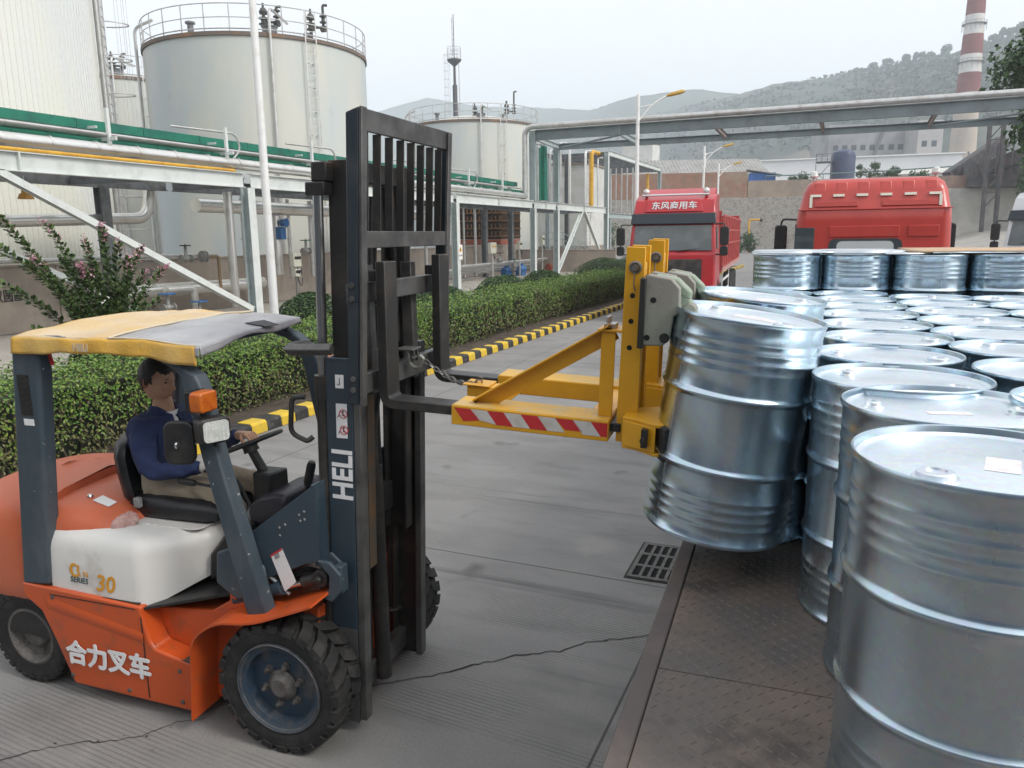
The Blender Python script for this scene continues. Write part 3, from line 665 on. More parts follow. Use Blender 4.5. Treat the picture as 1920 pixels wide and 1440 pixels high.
b.bar((-.68, -.5, 2.02), (-.68, .5, 2.02), .06, .04)
b.build('roof_frame', FBLUE, FL, bev=.006)
# canvas roof: yellow rear two thirds, clouded plastic front third
def roofz(x, y):
    z = 2.088 + .015 * min(1, max(0, -.5 - x)) - (.02 + .022 * min(1, max(0, -.7 - x) / .4)) * ((y) / .55) ** 2 + .008 * math.sin((x + 1.6) * 3.0) - .03 * max(0, (x + .75)) * 2
    z += .055 * max(0, y) * (1 if x < -1.0 else max(0, (-.5 - x) / .5)) + .012 * noise.noise((x * 5, y * 5, 3))
    return z
FLAP = mat('yellow_canvas_flap', (0.64, 0.36, 0.05), 0.8, 0, (0.58, 0.38, 0.12), 3, 0.42, 0.66, bump=0.35, bsc=22, dirt=(0.45, 0.32, 0.18), dsc=7, dlo=0.6, dhi=0.8)
def canvas_part(name, m, f, lo, hi, rear=False):
    nx, ny = 30, 36; b = MB()
    def X(i, t): return lo(t) + (hi(t) - lo(t)) * i / nx
    def Z(x, y): return roofz(x, y) + .010 * noise.noise((x * 7, y * 4, 9)) * (1 if rear else .7)
    b.grid(lambda u, v: (X(u * nx, v), -.555 + 1.11 * v, Z(X(u * nx, v), -.555 + 1.11 * v)), nx, ny)
    o = b.build(name, m, FL, recalc=False, sharp=40); md = o.modifiers.new('thick', 'SOLIDIFY'); md.thickness = .004; md.offset = -1
    b = MB()
    for s in (-1, 1):
        t = 0 if s < 0 else 1
        def P(u, w):
            x = X(u * nx, t); z = Z(x, s * .555); h = (.078 + .010 * math.sin(x * 8 + 1) + .014 * noise.noise((x * 5, s, 2)) + (.02 * max(0, (x + .75) / .3) if s < 0 else 0)) * f
            return (x + .004 * w, s * (.555 + .012 * w ** .5 + .006 * math.sin(x * 30) * w), z - h * w)
        b.grid(P, 60, 6)
    if rear: b.grid(lambda u, w: (lo(u) - .012 * w ** .5 - .005 * math.sin(u * 25) * w, -.555 + 1.11 * u, Z(lo(u), -.555 + 1.11 * u) - (.075 + .012 * math.sin(u * 11)) * w), 40, 5)
    else: b.grid(lambda u, w: (hi(u) + .008 * w ** .5, -.555 + 1.11 * u, Z(hi(u), -.555 + 1.11 * u) - (.035 + .012 * math.sin(u * 9 + 1)) * w), 40, 4)
    q = b.build('canvas_flap', FLAP if rear else m, o, recalc=False, sharp=60); md = q.modifiers.new('thick', 'SOLIDIFY'); md.thickness = .004; md.offset = 0
    return o
seam = lambda t: -.97 + .02 * t
canvas_part('canvas_roof', CANVAS, 1.0, lambda t: -1.615 - .09 * t, lambda t: (seam(t) if t > .02 else -.44), True)
canvas_part('front_sheet', FILM, .5, lambda t: (seam(t) + .002 if t > .02 else -.442), lambda t: -.42 - .19 * t)
b = MB(); b.tube([(seam(t) , -.555 + 1.11 * t, roofz(seam(t), -.555 + 1.11 * t) + .004) for t in [i / 20 for i in range(21)]], .006, 6); b.tube([(-.97 + .53 * i / 10, -.553, roofz(-.97 + .53 * i / 10, -.553) + .004) for i in range(11)], .005, 6); b.build('hem_rope', mat('hem_stitching', (.6, .52, .38), .9), FL)
b = MB(); b.prism([(-.62, .05), (-.50, .07), (-.50, .19), (-.62, .22)], 'z', 0, .0035)
for i, v in enumerate(b.v): b.v[i] = (v[0], v[1], roofz(v[0], v[1]) + .002 + v[2])
b.build('torn_hole', mat('hole_dark', (.05, .05, .055), .8), FL)
text('HELI', .05, mat('faded_print', (.60, .47, .30), .8), FL, frame((-1.13, -.579, 2.022), (1, 0, 0), (0, -.03, 1)), ext=.0008, off=.003, name='faded_lettering')
b = MB(); b.bar((-1.44, -.5, 2.0), (-1.42, -.5, 1.91), .004, .025); b.bar((-1.2, -.1, 2.0), (-1.2, -.1, 1.93), .004, .025); b.build('tie_strap', DECALR, FL)
# cowl under the dashboard
b = MB()
b.prism([(-.47, .90), (-.44, .98), (-.26, 1.12), (.10, 1.385), (.10, .985), (.0, .955), (-.10, .905), (-.20, .865), (-.28, .86)], 'y', -.45, -.435)
b.prism([(-.47, .90), (-.44, .98), (-.26, 1.12), (.10, 1.385), (.10, .985), (.0, .955), (-.10, .905), (-.20, .865), (-.28, .86)], 'y', .435, .45)
b.hexa([(-.50, -.435, .95), (-.44, -.435, .978), (-.44, .435, .978), (-.50, .435, .95)], [(-.50, -.435, .957), (-.44, -.435, .985), (-.44, .435, .985), (-.50, .435, .957)])
b.hexa([(-.44, -.434, .965), (.10, -.434, 1.37), (.10, .434, 1.37), (-.44, .434, .965)], [(-.44, -.434, .980), (.10, -.434, 1.385), (.10, .434, 1.385), (-.44, .434, .980)])
b.box(.06, .10, -.434, .434, .95, 1.37)
b.build('cowl', FBLUE, FL, bev=.006)
b = MB(); b.prism([(-.52, .80), (-.50, .97), (-.42, 1.0), (-.22, .93), (-.20, .82), (-.30, .74), (-.40, .72)], 'y', -.475, -.452); b.build('leg_bracket', FBLUE2, FL, bev=.012)
for (x, z) in ((-.12, 1.14), (-.085, 1.16), (-.12, 1.10), (.0, 1.22), (.03, 1.24), (.005, 1.19), (.03, 1.2)):
    b = MB(); b.lathe([(.007, -.4515), (.007, -.454), (0, -.4555)], 8, (x, 0, z), axis='y', cap=False); b.build('rivet', CHROME, FL)
b = MB(); b.prism([(-.185, .985), (-.115, 1.03), (-.045, .86), (-.115, .80)], 'y', -.4535, -.4520); b.build('paper_notice', DECALW, FL)
b = MB(); b.prism([(-.165, .99), (-.135, 1.01), (-.13, .98), (-.158, .965)], 'y', -.4545, -.4540); b.build('notice_print', mat('grey_ink', (.3, .3, .3), .6), FL)
b = MB(); b.prism([(-.188, .985), (-.116, 1.033), (-.112, 1.023), (-.184, .975)], 'y', -.4545, -.4540); b.build('notice_heading', DECALR, FL)
# hoses and fittings behind the cowl
b = MB(); rnd = random.Random(2)
for i in range(5):
    z = .80 + i * .02; b.tube(bend([(-.30, -.38, z), (-.22, -.42, z + .04), (-.12, -.41, z - .02), (-.02, -.36, z + .03), (.06, -.3, z - .06)], .06, 4), .010, 8)
b.build('hose', BLACK, FL)
b = MB(); b.cyl((-.22, -.43, .86), (-.13, -.43, .80), .012); b.cyl((-.20, -.42, .82), (-.11, -.42, .77), .011); b.build('hose_fitting', GALV, FL)
# dashboard pod and steering column
PODM = mat('paint_spattered_plastic', (0.022, 0.018, 0.028), 0.45, 0, (0.03, 0.03, 0.035), 5, dirt=(.55, .55, .57), dsc=48, dlo=.71, dhi=.725)
b = MB(); b.loft([[(x, y, z) for y, z in ((-.20, z0), (.20, z0), (.21, z0 + .06), (.19, z0 + h), (-.19, z0 + h), (-.21, z0 + .06))] for x, z0, h in ((-.50, 1.03, .10), (-.42, 1.02, .16), (-.32, 1.05, .155), (-.26, 1.10, .10))])
b.build('dash_pod', PODM, FL, bev=.02, seg=3)
b = MB(); b.loft([[(-.56 + dx, y, z) for dx, y in ((0, -.07), (.12, -.08), (.14, .07), (.0, .07))] for z in (1.08, 1.18, 1.27)]); b.build('column_box', BLACK, FL, bev=.012)
SWC = Vector((-.62, 0.0, 1.415)); AX = Vector((-.36, 0, .93)).normalized()
b = MB(); b.cyl((-.50, 0, 1.2), SWC - AX * .035, .03, .026); b.cyl(SWC - AX * .05, SWC - AX * .01, .045, .04); b.build('steering_column', BLACK, FL)
U = Vector((.93, 0, .36)).normalized(); Vv = Vector((0, 1, 0)); b = MB()
b.tube([SWC + (U * math.cos(q) + Vv * math.sin(q)) * .185 for q in [2 * math.pi * i / 36 for i in range(36)]], .013, 10, closed=True)
for q in (0.5, 2.6, 4.6): b.bar(SWC + (U * math.cos(q) + Vv * math.sin(q)) * .18, SWC - AX * .012, .03, .012, AX)
b.lathe([(0, .012), (.035, .01), (.045, 0), (.045, -.02)], 20); b.xf(Matrix.Translation(SWC) @ AX.to_track_quat('Z', 'Y').to_matrix().to_4x4(), len(b.v) - 80)
b.build('steering_wheel', BLACK, FL)
def lever(name, pts, r=.009, knob=None):
    b = MB(); b.tube(bend(pts, .04, 4), r, 8)
    o = b.build(name, BLACK, FL)
    if knob:
        k = MB(); p, q, rr = knob; k.tube([p, Vector(p).lerp(Vector(q), .15), Vector(p).lerp(Vector(q), .85), q], [rr * .7, rr, rr, rr * .75], 12); k.build('grip', BLACK, o)
lever('lever', [(-.47, -.15, 1.0), (-.60, -.15, 1.26), (-.80, -.15, 1.285)], knob=((-.78, -.15, 1.283), (-.86, -.15, 1.295), .016))
lever('lever', [(-.52, -.22, .98), (-.68, -.22, 1.22), (-.84, -.22, 1.23)], knob=((-.82, -.22, 1.228), (-.93, -.22, 1.235), .02))
lever('handbrake', [(-.17, -.13, 1.17), (-.16, -.13, 1.28)], .014, ((-.163, -.13, 1.25), (-.125, -.13, 1.385), .024))
# seat
SEATM = mat('black_vinyl', (0.012, 0.012, 0.013), 0.4, 0, (0.02, 0.02, 0.022), 6, bump=.1, bsc=30)
b = MB(); rings = []
for x, z, w, h in ((-.70, 1.045, .21, .045), (-.76, 1.055, .235, .065), (-1.0, 1.05, .24, .07), (-1.2, 1.045, .235, .08), (-1.29, 1.06, .22, .07)):
    rings.append([(x, w * a, z + h * c - (.02 if abs(a) < .6 and c > 0 and x < -.75 else 0)) for a, c in ((-1, -.6), (-1.03, .1), (-.95, .75), (-.72, .98), (-.5, .9), (0, .85), (.5, .9), (.72, .98), (.95, .75), (1.03, .1), (1, -.6))])
b.loft(rings); seat = b.build('seat_cushion', SEATM, FL, sharp=60)
b = MB(); rings = []
for z, x, w in ((1.04, -1.31, .215), (1.10, -1.345, .245), (1.22, -1.375, .245), (1.33, -1.40, .235), (1.40, -1.415, .20), (1.425, -1.42, .15)):
    rings.append([(x + dx + (0.05 * (abs(a) ** 2)), w * a, z) for a, dx in ((-1, .02), (-.92, .055), (-.6, .035), (0, .02), (.6, .035), (.92, .055), (1, .02), (.9, -.03), (.5, -.05), (0, -.055), (-.5, -.05), (-.9, -.03))])
b.loft(rings); b.build('seat_back', SEATM, FL, sharp=60)
b = MB(); b.box(-1.225, -1.185, -.27, -.235, 1.06, 1.12); b.build('buckle', mat('grey_plastic', (.3, .3, .3), .5), FL, bev=.008)
# head lamp, indicator, mirror on the near front leg; far side pair
def lamp_set(s):
    b = MB(); b.prism(rrect(.15, .125, .025), 'x', -.05, .03); hb = b.build('headlight', BLACK, FL, bev=.008, mat=Matrix.Translation((-.355, s * .585, 1.655)) @ Matrix.Rotation(R(26 * s), 4, 'Z'))
    b = MB(); b.prism(rrect(.125, .10, .02), 'x', .031, .036)
    b.build('lens', mat('ribbed_lamp_glass', (.66, .68, .64), .2, .3, (.85, .86, .82), 26, .45, .6, stretch=(1, 6, .4), bump=.3, bsc=40), hb)
    b = MB(); b.tube([(-.39, s * .53, 1.60), (-.38, s * .56, 1.56), (-.36, s * .58, 1.565)], .008, 8); b.build('lamp_bracket', BLACK, FL)
    b = MB(); b.prism(rrect(.115, .10, .018), 'x', -.075, .0); ib = b.build('indicator', mat('amber_lens', (.55, .13, .012), .25, 0, (.45, .09, .01), 18, spec=.6, bump=.25, bsc=70), FL, bev=.01, mat=Matrix.Translation((-.37, s * .575, 1.79)))
    b = MB(); b.box(-.10, -.062, -.055, .055, -.05, .052); b.build('housing', BLACK, ib, bev=.006)
    b = MB(); b.tube([(-.48, s * .545, 1.72), (-.43, s * .57, 1.72)], .008, 8); b.build('lamp_bracket', BLACK, FL)
lamp_set(-1); lamp_set(1)
b = MB(); b.prism(rrect(.155, .215, .045, 6), 'x', -.018, .018)
mir = b.build('mirror', BLACK, FL, bev=.012, seg=3, mat=Matrix.Translation((-.535, -.61, 1.585)) @ Matrix.Rotation(R(104), 4, 'Z') @ Matrix.Rotation(R(4), 4, 'Y'))
b = MB(); b.tube([(-.545, -.612, 1.575), (-.47, -.60, 1.585), (-.43, -.54, 1.59)], .009, 8); b.lathe([(.02, 0), (.02, .012), (0, .016)], 12, (0, 0, 0), axis='x'); b.v[-36:] = [(v[0] - .54, v[1] - .625, v[2] + 1.575) for v in b.v[-36:]]; b.build('mirror_arm', CHROME, FL)
# mast
def tilt(b, k=.033, z0=.3):
    b.v = [(x + (z - z0) * k, y, z) for x, y, z in b.v]; return b
for s in (-1, 1):
    b = MB(); y0, y1 = s * .365, s * .345
    b.box(.085, .228, min(y0, y1), max(y0, y1), .075, 1.99)
    b.box(.085, .10, min(s * .344, s * .29), max(s * .344, s * .29), .075, 1.99)
    tilt(b).build('mast_outer', MASTB if s < 0 else MASTD, FL, bev=.004)
b = MB()
for s in (-1, 1):
    y0, y1 = s * .363, s * .30
    b.box(.230, .268, min(y0, y1), max(y0, y1), .09, 1.985)
b.box(.09, .15, -.344, .344, .12, .24); b.box(.085, .13, -.343, .343, 1.86, 1.97)
tilt(b).build('mast_outer_flange', WORN, FL, bev=.004)
GRIME = mat('lower_mast_grime', (.10, .098, .095), .6, .1, (.06, .06, .062), 5, .4, .65, bump=.2, bsc=40)
b = MB()
b.box(.083, .230, -.3672, -.3655, .075, .60); tilt(b).build('grime_film', GRIME, FL)
b = MB()
for s in (-1, 1):
    for (x0, x1, ya, yb) in ((.08, .22, .286, .268), (.08, .097, .267, .215), (.203, .22, .267, .215)):
        b.box(x0, x1, min(s * ya, s * yb), max(s * ya, s * yb), .92, 2.90)
b.box(.085, .215, -.214, .214, 2.80, 2.895); b.box(.085, .135, -.214, .214, 1.05, 1.2); b.box(.085, .135, -.214, .214, 2.1, 2.2)
tilt(b).build('mast_inner', MASTD, FL, bev=.004)
b = MB()
for s in (-1, 1):
    if s < 0: b.box(.245, .262, min(s * .285, s * .215), max(s * .285, s * .215), .90, 1.95)
tilt(b).build('mast_rail', mat('rusty_rail', (.09, .075, .055), .5, .3, (.15, .085, .04), 7, .4, .65), FL)
for s in (-1, 1):
    b = MB(); b.cyl((.055, s * .335, .34), (.055, s * .335, 1.83), .036, seg=16); b.cyl((.055, s * .335, 1.78), (.055, s * .335, 1.90), .044, seg=16); b.tube(arcpts((.055, s * .335, .36), .05, 0, 2 * math.pi, 16, 'xy')[:-1], .016, 8, closed=True)
    lc = tilt(b).build('lift_cylinder', MASTD, FL)
    b = MB(); b.cyl((.055, s * .335, 1.88), (.055, s * .335, 2.74), .024, seg=16); tilt(b).build('piston_rod', mat('oiled_rod', (.33, .33, .33), .25, .9), lc)
    b = MB(); b.box(.005, .105, min(s * .365, s * .29), max(s * .365, s * .29), 2.74, 2.80); b.box(.03, .11, min(s * .35, s * .28), max(s * .35, s * .28), 2.802, 2.89); tilt(b).build('rod_head', MASTD, lc, bev=.006)
    # top stay arm (curved bracket joining the mast head to the guard)
    b = MB(); pr = bend([(-.02, s * .24, 2.03), (-.045, s * .33, 2.03), (-.03, s * .425, 2.03), (.22, s * .425, 2.04)], .08, 6); b.tube(pr, .03, 4); o = tilt(b, 0).build('mast_bracket', FBLUE if s > 0 else WORN, FL, bev=.006)
    # tilt cylinder
    b = MB(); b.cyl((-.44, s * .425, .70), (-.15, s * .425, .805), .036, seg=16); b.cyl((-.165, s * .425, .80), (-.14, s * .425, .81), .042, seg=16); tc_ = b.build('tilt_cylinder', FBLUE, FL)
    b = MB(); b.cyl((-.14, s * .425, .809), (.0, s * .425, .86), .019, seg=14); b.build('piston_rod', CHROME, tc_)
    b = MB(); b.cyl((-.02, s * .425, .853), (.07, s * .425, .887), .032, seg=14); b.lathe([(0, -.035), (.045, -.035), (.045, .035), (0, .035)], 18, (.095, s * .425, .896), axis='y', cap=False); b.lathe([(0, -.06), (.018, -.055), (.018, .055), (0, .06)], 12, (.095, s * .425, .896), axis='y', cap=False); b.build('clevis', MASTD, tc_, bev=.004)
    b = MB(); b.prism([(.10, 1.0), (.165, 1.0), (.225, .94), (.225, .86), (.17, .79), (.11, .81), (.155, .86), (.16, .93)], 'y', s * .475, s * .45); b.prism([(.06, .97), (.12, 1.01), (.19, .95), (.20, .85), (.16, .80), (.08, .82)], 'y', s * .385, s * .367); b.box(.17, .215, min(s * .386, s * .449), max(s * .386, s * .449), .83, .97); b.build('tilt_bracket', FBLUE2, FL, bev=.006)
b = MB()   # hydraulic hoses and lift chains up the middle of the mast
for y in (-.14, -.10, .05, .10): b.tube(bend([(.15, y, .3), (.15, y, 1.6), (.16, y + .02, 2.4), (.20, y, 2.75)], .2, 4), .013, 8)
b.tube(bend([(.12, -.05, .25), (.14, -.03, 1.2), (.24, .0, 1.9), (.30, .04, 2.1), (.30, .10, 2.3)], .2, 5), .016, 8)
b.build('mast_hose', BLACK, FL)
b = MB()
for y in (-.17, .17):
    for i in range(60): b.box(.245, .262, y - .014 - .003 * (i % 2), y + .014 + .003 * (i % 2), 2.0 + i * .0145, 2.0 + i * .0145 + .012)
b.build('lift_chain', MASTD, FL, smooth=False)
b = MB(); b.cyl((.17, 0, .12), (.17, 0, 1.35), .045, seg=16); b.cyl((.17, 0, 1.1), (.17, 0, 1.9), .028, seg=14); b.build('center_cylinder', MASTD, FL)
# carriage, back rest, forks
b = MB()
b.box(.335, .385, -.47, .47, 2.255, 2.345); b.box(.335, .385, -.47, .47, 1.835, 1.93)
for s in (-1, 1): b.box(.27, .332, min(s * .26, s * .20), max(s * .26, s * .20), 1.80, 2.42)
for s in (-1, 1):
    b.lathe([(0, -.02), (.05, -.02), (.05, .02), (0, .02)], 16, (.20, s * .245, 2.3), axis='y', cap=False); b.lathe([(0, -.02), (.05, -.02), (.05, .02), (0, .02)], 16, (.20, s * .245, 1.86), axis='y', cap=False)
b.build('carriage', WORN, FL, bev=.005)
_before = set(bpy.data.objects)
for s in (-1, 1):
    b = MB(); b.hexa([(.345, s * .495, 1.80), (.40, s * .495, 1.80), (.40, s * .47, 1.80), (.345, s * .47, 1.80)], [(.405, s * .495, 3.07), (.47, s * .495, 3.09), (.47, s * .47, 3.09), (.405, s * .47, 3.07)])
    b.build('backrest_upright', mat('dark_blue_steel', (.022, .032, .042), .45, .1, (.05, .055, .06), 5, .5, .75), FL, bev=.006)
b = MB()
b.hexa([(.452, -.47, 2.995), (.47, -.47, 2.995), (.47, .47, 3.0), (.452, .47, 3.0)], [(.456, -.47, 3.088), (.474, -.47, 3.088), (.474, .47, 3.095), (.456, .47, 3.095)])
b.box(.425, .450, -.469, .469, 2.50, 2.575)
for s in (-1, 1): b.hexa([(.403, s * .497, 1.79), (.418, s * .497, 1.79), (.418, s * .45, 1.79), (.403, s * .45, 1.79)], [(.473, s * .497, 3.09), (.488, s * .497, 3.09), (.488, s * .45, 3.09), (.473, s * .45, 3.09)])
b.build('backrest_frame', WORN, FL, bev=.004)
b = MB()
for i in range(8):
    y = -.415 + i * .83 / 7 * 1.06; y = -.405 + i * .1165
    b.hexa([(.397, y, 2.57), (.437, y, 2.57), (.437, y + .010, 2.57), (.397, y + .010, 2.57)], [(.418, y, 3.0), (.458, y, 3.0), (.458, y + .010, 3.0), (.418, y + .010, 3.0)])
b.build('backrest_bar', MASTD, FL, bev=.002)
for o_ in set(bpy.data.objects) - _before:
    for v in o_.data.vertices: v.co.x -= .012; v.co.y *= .95 if v.co.y > 0 else 1.0
b = MB()
for z in (1.87, 1.92, 2.28, 2.34):
    b.lathe([(.014, -.4955), (.014, -.505), (0, -.506)], 6, (.365 + (z - 1.87) * .04, 0, z), axis='y', cap=False)
b.build('bolt', WORN, FL)
for s in (-1, 1):
    yc = s * .305; b = MB(); pr = bend([(.455, 0, 2.44), (.445, 0, 1.785), (1.56, 0, 1.742)], .05, 5); rings = []
    th = .024
    for i, p in enumerate(pr):
        t_ = (pr[min(i + 1, len(pr) - 1)] - pr[max(i - 1, 0)]).normalized(); n_ = Vector((t_.z, 0, -t_.x)); k = th * (1 if p.x < 1.0 else .8)
        rings.append([(p.x + n_.x * q * k, yc + yy, p.z + n_.z * q * k + (.015 if s > 0 else 0)) for q, yy in ((-1, -.06), (1, -.06), (1, .06), (-1, .06))])
    b.loft(rings); b.box(.385, .43, yc - .05, yc + .05, 2.35, 2.40); b.build('fork', MASTD, FL, bev=.005)
# front stay of the guard (grab handle) on the mast side
b = MB(); b.tube(bend([(.04, -.40, 1.80), (-.02, -.42, 1.80), (-.04, -.42, 1.62), (.04, -.40, 1.58), (.06, -.38, 1.6)], .05, 4), .013, 8); b.build('hose_guard', BLACK, FL)
# lettering and plates
def fl_text(s, size, m, x, y, z, ax=(1, 0, 0), up=(0, 0, 1), **k): return text(s, size, m, FL, frame((x, y, z), ax, up), **k)
for dx, dz, dy in ((0, 0, 0), (.006, 0, .0003), (-.006, 0, .0006), (0, .005, .0009), (0, -.005, .0012)): fl_text('合力叉车', .150, DECALW, -1.225 + dx, -.5575 - dy, .275 + dz, (1, 0, -.01), off=.001, spacing=.98, name='side_lettering')
fl_text('30', .135, DECALO, -1.215, -.5285, .715, off=.002, shear=.2, ext=.0008, name='model_number')
b = MB(); b.tube([(-1.418 + .028 * math.cos(q) * (1 if math.cos(q) < 0 else .9), -.5288, .772 + .034 * math.sin(q)) for q in [.75 + (2 * math.pi - 1.5) * k / 20 for k in range(21)]], [.006 + .004 * math.sin(math.pi * k / 20) for k in range(21)], 8); b.tube([(-1.385, -.5288, .806), (-1.396, -.5288, .772), (-1.384, -.5288, .738)], [.005, .008, .005], 8); b.v = [(x, -.5285 + (y + .5288) * .1, z) for x, y, z in b.v]; b.build('series_mark', DECALO, FL); fl_text('N', .05, DECALO, -1.343, -.5285, .755, ext=.0008, off=0, name='series_mark')
fl_text('SERIES', .046, DECALG, -1.395, -.5285, .715, (1, 0, -.02), ext=.0008, off=0, shear=.15, name='series_mark')
fl_text('HELI', .155, DECALW, .208, -.3675, 1.415, (.033, 0, 1), (-1, 0, 0), off=.004, ext=.0008, sx=.86, name='mast_lettering')
b = MB(); b.box(.185, .245, -.3672, -.366, 1.60, 1.77); b.box(.185, .23, -.3672, -.366, 1.845, 1.91); tilt(b, .033, 1.7).build('warning_plate', DECALW, FL)
b = MB()
for z in (1.64, 1.72): b.tube(arcpts((.225, -.3677, z), .021, 0, 2 * math.pi, 20)[:-1], .0022, 6, closed=True); b.bar((.210, -.3677, z + .015), (.240, -.3677, z - .015), .003, .003)
b.build('warning_ring', DECALR, FL)
b = MB()
for z in (1.64, 1.72): b.lathe([(0, -.368), (.005, -.368), (.005, -.3675)], 10, (.225, 0, z + .012), axis='y', cap=False); b.bar((.225, -.3678, z + .008), (.223, -.3678, z - .008), .009, .001); b.bar((.225, -.3678, z - .004), (.233, -.3678, z - .017), .004, .001)
for z in (1.63, 1.71): b.tube(arcpts((.194, -.3678, z), .006, -2, 1.2, 8), .0016, 5)
b.tube([(.215, -.3678, 1.895), (.215, -.3678, 1.875)] + arcpts((.209, -.3678, 1.868), .007, 1, -3, 8), .002, 5)
b.build('warning_print', INK, FL)
b = MB()
b.hexa([(-1.16, -.42, .9835), (-.93, -.40, .9835), (-.93, -.27, .9945), (-1.16, -.30, .9945)], [(-1.16, -.42, .9845), (-.93, -.40, .9845), (-.93, -.27, .9955), (-1.16, -.30, .9955)])
pl = b.build('safety_label', DECALW, FL, smooth=False)
b = MB(); rnd = random.Random(4)
for i in range(4):
    for j in range(3):
        x, t_ = -1.135 + i * .055, (j + .5) / 3; y = -.41 + .12 * t_; z = .9852 + .0105 * t_
        for q in range(3): b.box(x + rnd.uniform(0, .01), x + rnd.uniform(.02, .04), y + q * .009, y + q * .009 + .005, z, z + .0012)
b.build('label_print', INK, pl, smooth=False)
b = MB(); b.hexa([(-1.45, -.33, 1.102), (-1.34, -.33, 1.076), (-1.34, -.27, 1.082), (-1.45, -.26, 1.108)], [(-1.45, -.33, 1.106), (-1.34, -.33, 1.080), (-1.34, -.27, 1.086), (-1.45, -.26, 1.112)])
b.build('cover_label', DECALW, FL, smooth=False)
# rag on the hood
b = MB(); rnd = random.Random(9)
for k in range(3):
    c0 = Vector((-1.235 + .02 * k, -.36 + .015 * k, 1.008 + .012 * k))
    b.grid(lambda u, v: (c0.x + (.065 - .01 * k) * math.cos(2 * math.pi * u) * math.sin(math.pi * v * .55 + .02) * (1 + .25 * math.sin(5 * u * 6.28 + k)), c0.y + (.05 - .008 * k) * math.sin(2 * math.pi * u) * math.sin(math.pi * v * .55 + .02) * (1 + .25 * math.cos(4 * u * 6.28 + k)), c0.z - .02 + .05 * math.cos(math.pi * v * .55) + .012 * noise.noise((u * 9, v * 5, k))), 40, 10)
o = b.build('rag', mat('pink_cloth', (.62, .40, .36), .95, 0, (.5, .3, .27), 30, bump=.4, bsc=60)); o.matrix_world = FLM; tag(o, 'crumpled pink cleaning rag lying on the white hood behind the seat', 'rag')

# seams, bolts and grime that break up the panels
b = MB(); b.box(-.968, -.962, -.553, -.5505, .10, .575); b.box(-1.60, -1.0, -.5525, -.5505, .612, .617); b.build('panel_gap', BLACK, FL)
for x, z in ((-1.50, .14), (-1.10, .12), (-.74, .12), (-.74, .30), (-1.58, .60)): b = MB(); b.lathe([(.013, -.549), (.013, -.556), (0, -.557)], 6, (x, 0, z), axis='y', cap=False); b.build('bolt', DUSTY, FL)
# ------------------------------------------------------------------ drum grab slid over the forks, and the two drums it carries
GR = FLM @ Matrix.Translation((.80, 0, 1.785)) @ Matrix.Rotation(R(2.2), 4, 'X') @ Matrix.Rotation(R(2.4), 4, 'Y') @ Matrix.Translation((-.80, 0, -1.785))
GB = thing('drum_grab', 'yellow twin drum grab with grey-green jaws, slid over the raised forks and chained to them', 'drum grab', mat=GR)
YEL = mat('safety_yellow_paint', (0.68, 0.34, 0.012), 0.42, 0, (0.60, 0.29, 0.012), 5, 0.45, 0.7, coat=.1, dirt=(0.26, 0.14, 0.03), dsc=9, dlo=0.66, dhi=0.82, bump=.05, bsc=40)
YELT = mat('worn_yellow_top', (0.66, 0.38, 0.05), 0.55, 0, (0.5, 0.36, 0.16), 8, 0.45, 0.65, dirt=(0.3, .22, .13), dsc=18, dlo=.62, dhi=.75)
JAW = mat('grey_green_cast_paint', (0.25, 0.262, 0.215), 0.5, 0.1, (0.25, 0.235, 0.205), 3, 0.45, 0.6, dirt=(0.17, 0.15, 0.12), dsc=10, dlo=.62, dhi=.78, bump=.12, bsc=45)
JAW2 = mat('green_cast_paint', (0.24, 0.30, 0.225), 0.45, 0, (0.30, 0.32, 0.26), 4, .45, .65, dirt=(.35, .33, .28), dsc=14, dlo=.66, dhi=.78)
HAZR = mat('red_hazard_tape', (.50, .025, .03), .4, 0, (.38, .03, .03), 12, .55, .7); HAZW = mat('silver_hazard_tape', (.62, .60, .58), .35, .2, (.5, .46, .38), 12, .5, .7)
HOLE = mat('bolt_hole_dark', (.01, .01, .01), .9)
for s, yc in ((-1, -.315), (1, .305)):
    b = MB(); b.box(.80, 1.515, yc - .085, yc + .085, 1.732, 1.822)
    sl_ = b.build('fork_sleeve', YEL, GB, bev=.004)
    b = MB(); b.box(.805, 1.51, yc - .082, yc + .082, 1.822, 1.8235); b.build('sleeve_top', YELT, sl_)
    b = MB(); rnd = random.Random(6 + s)
    for i in range(9):
        b.m(i % 2); x = .815 + i * .078; sh = .045
        b.add([(x, yc - .0862, 1.812), (x + .078, yc - .0862, 1.812), (x + .078 + sh, yc - .0862, 1.752 + (.012 if i in (0, 6) else 0)), (x + sh, yc - .0862, 1.752 + (.012 if i in (1, 6) else 0))], [(0, 1, 2, 3)])
    b.v = [(min(v[0], 1.512), v[1], v[2]) for v in b.v]
    if s < 0: b.build('hazard_tape', [HAZR, HAZW], sl_, smooth=False)
for q in ((1.40, 1.50, 1.81), (.86, .93, 1.80)): b = MB(); b.box(q[0], q[1], -.229, .219, 1.74, q[2]); b.build('cross_member', YEL, GB, bev=.004)
b = MB(); b.box(.74, .90, -.06, .03, 1.775, 1.83); b.box(.72, .86, -.075, .045, 1.831, 1.838); b.build('chain_lug', YEL, GB, bev=.004)
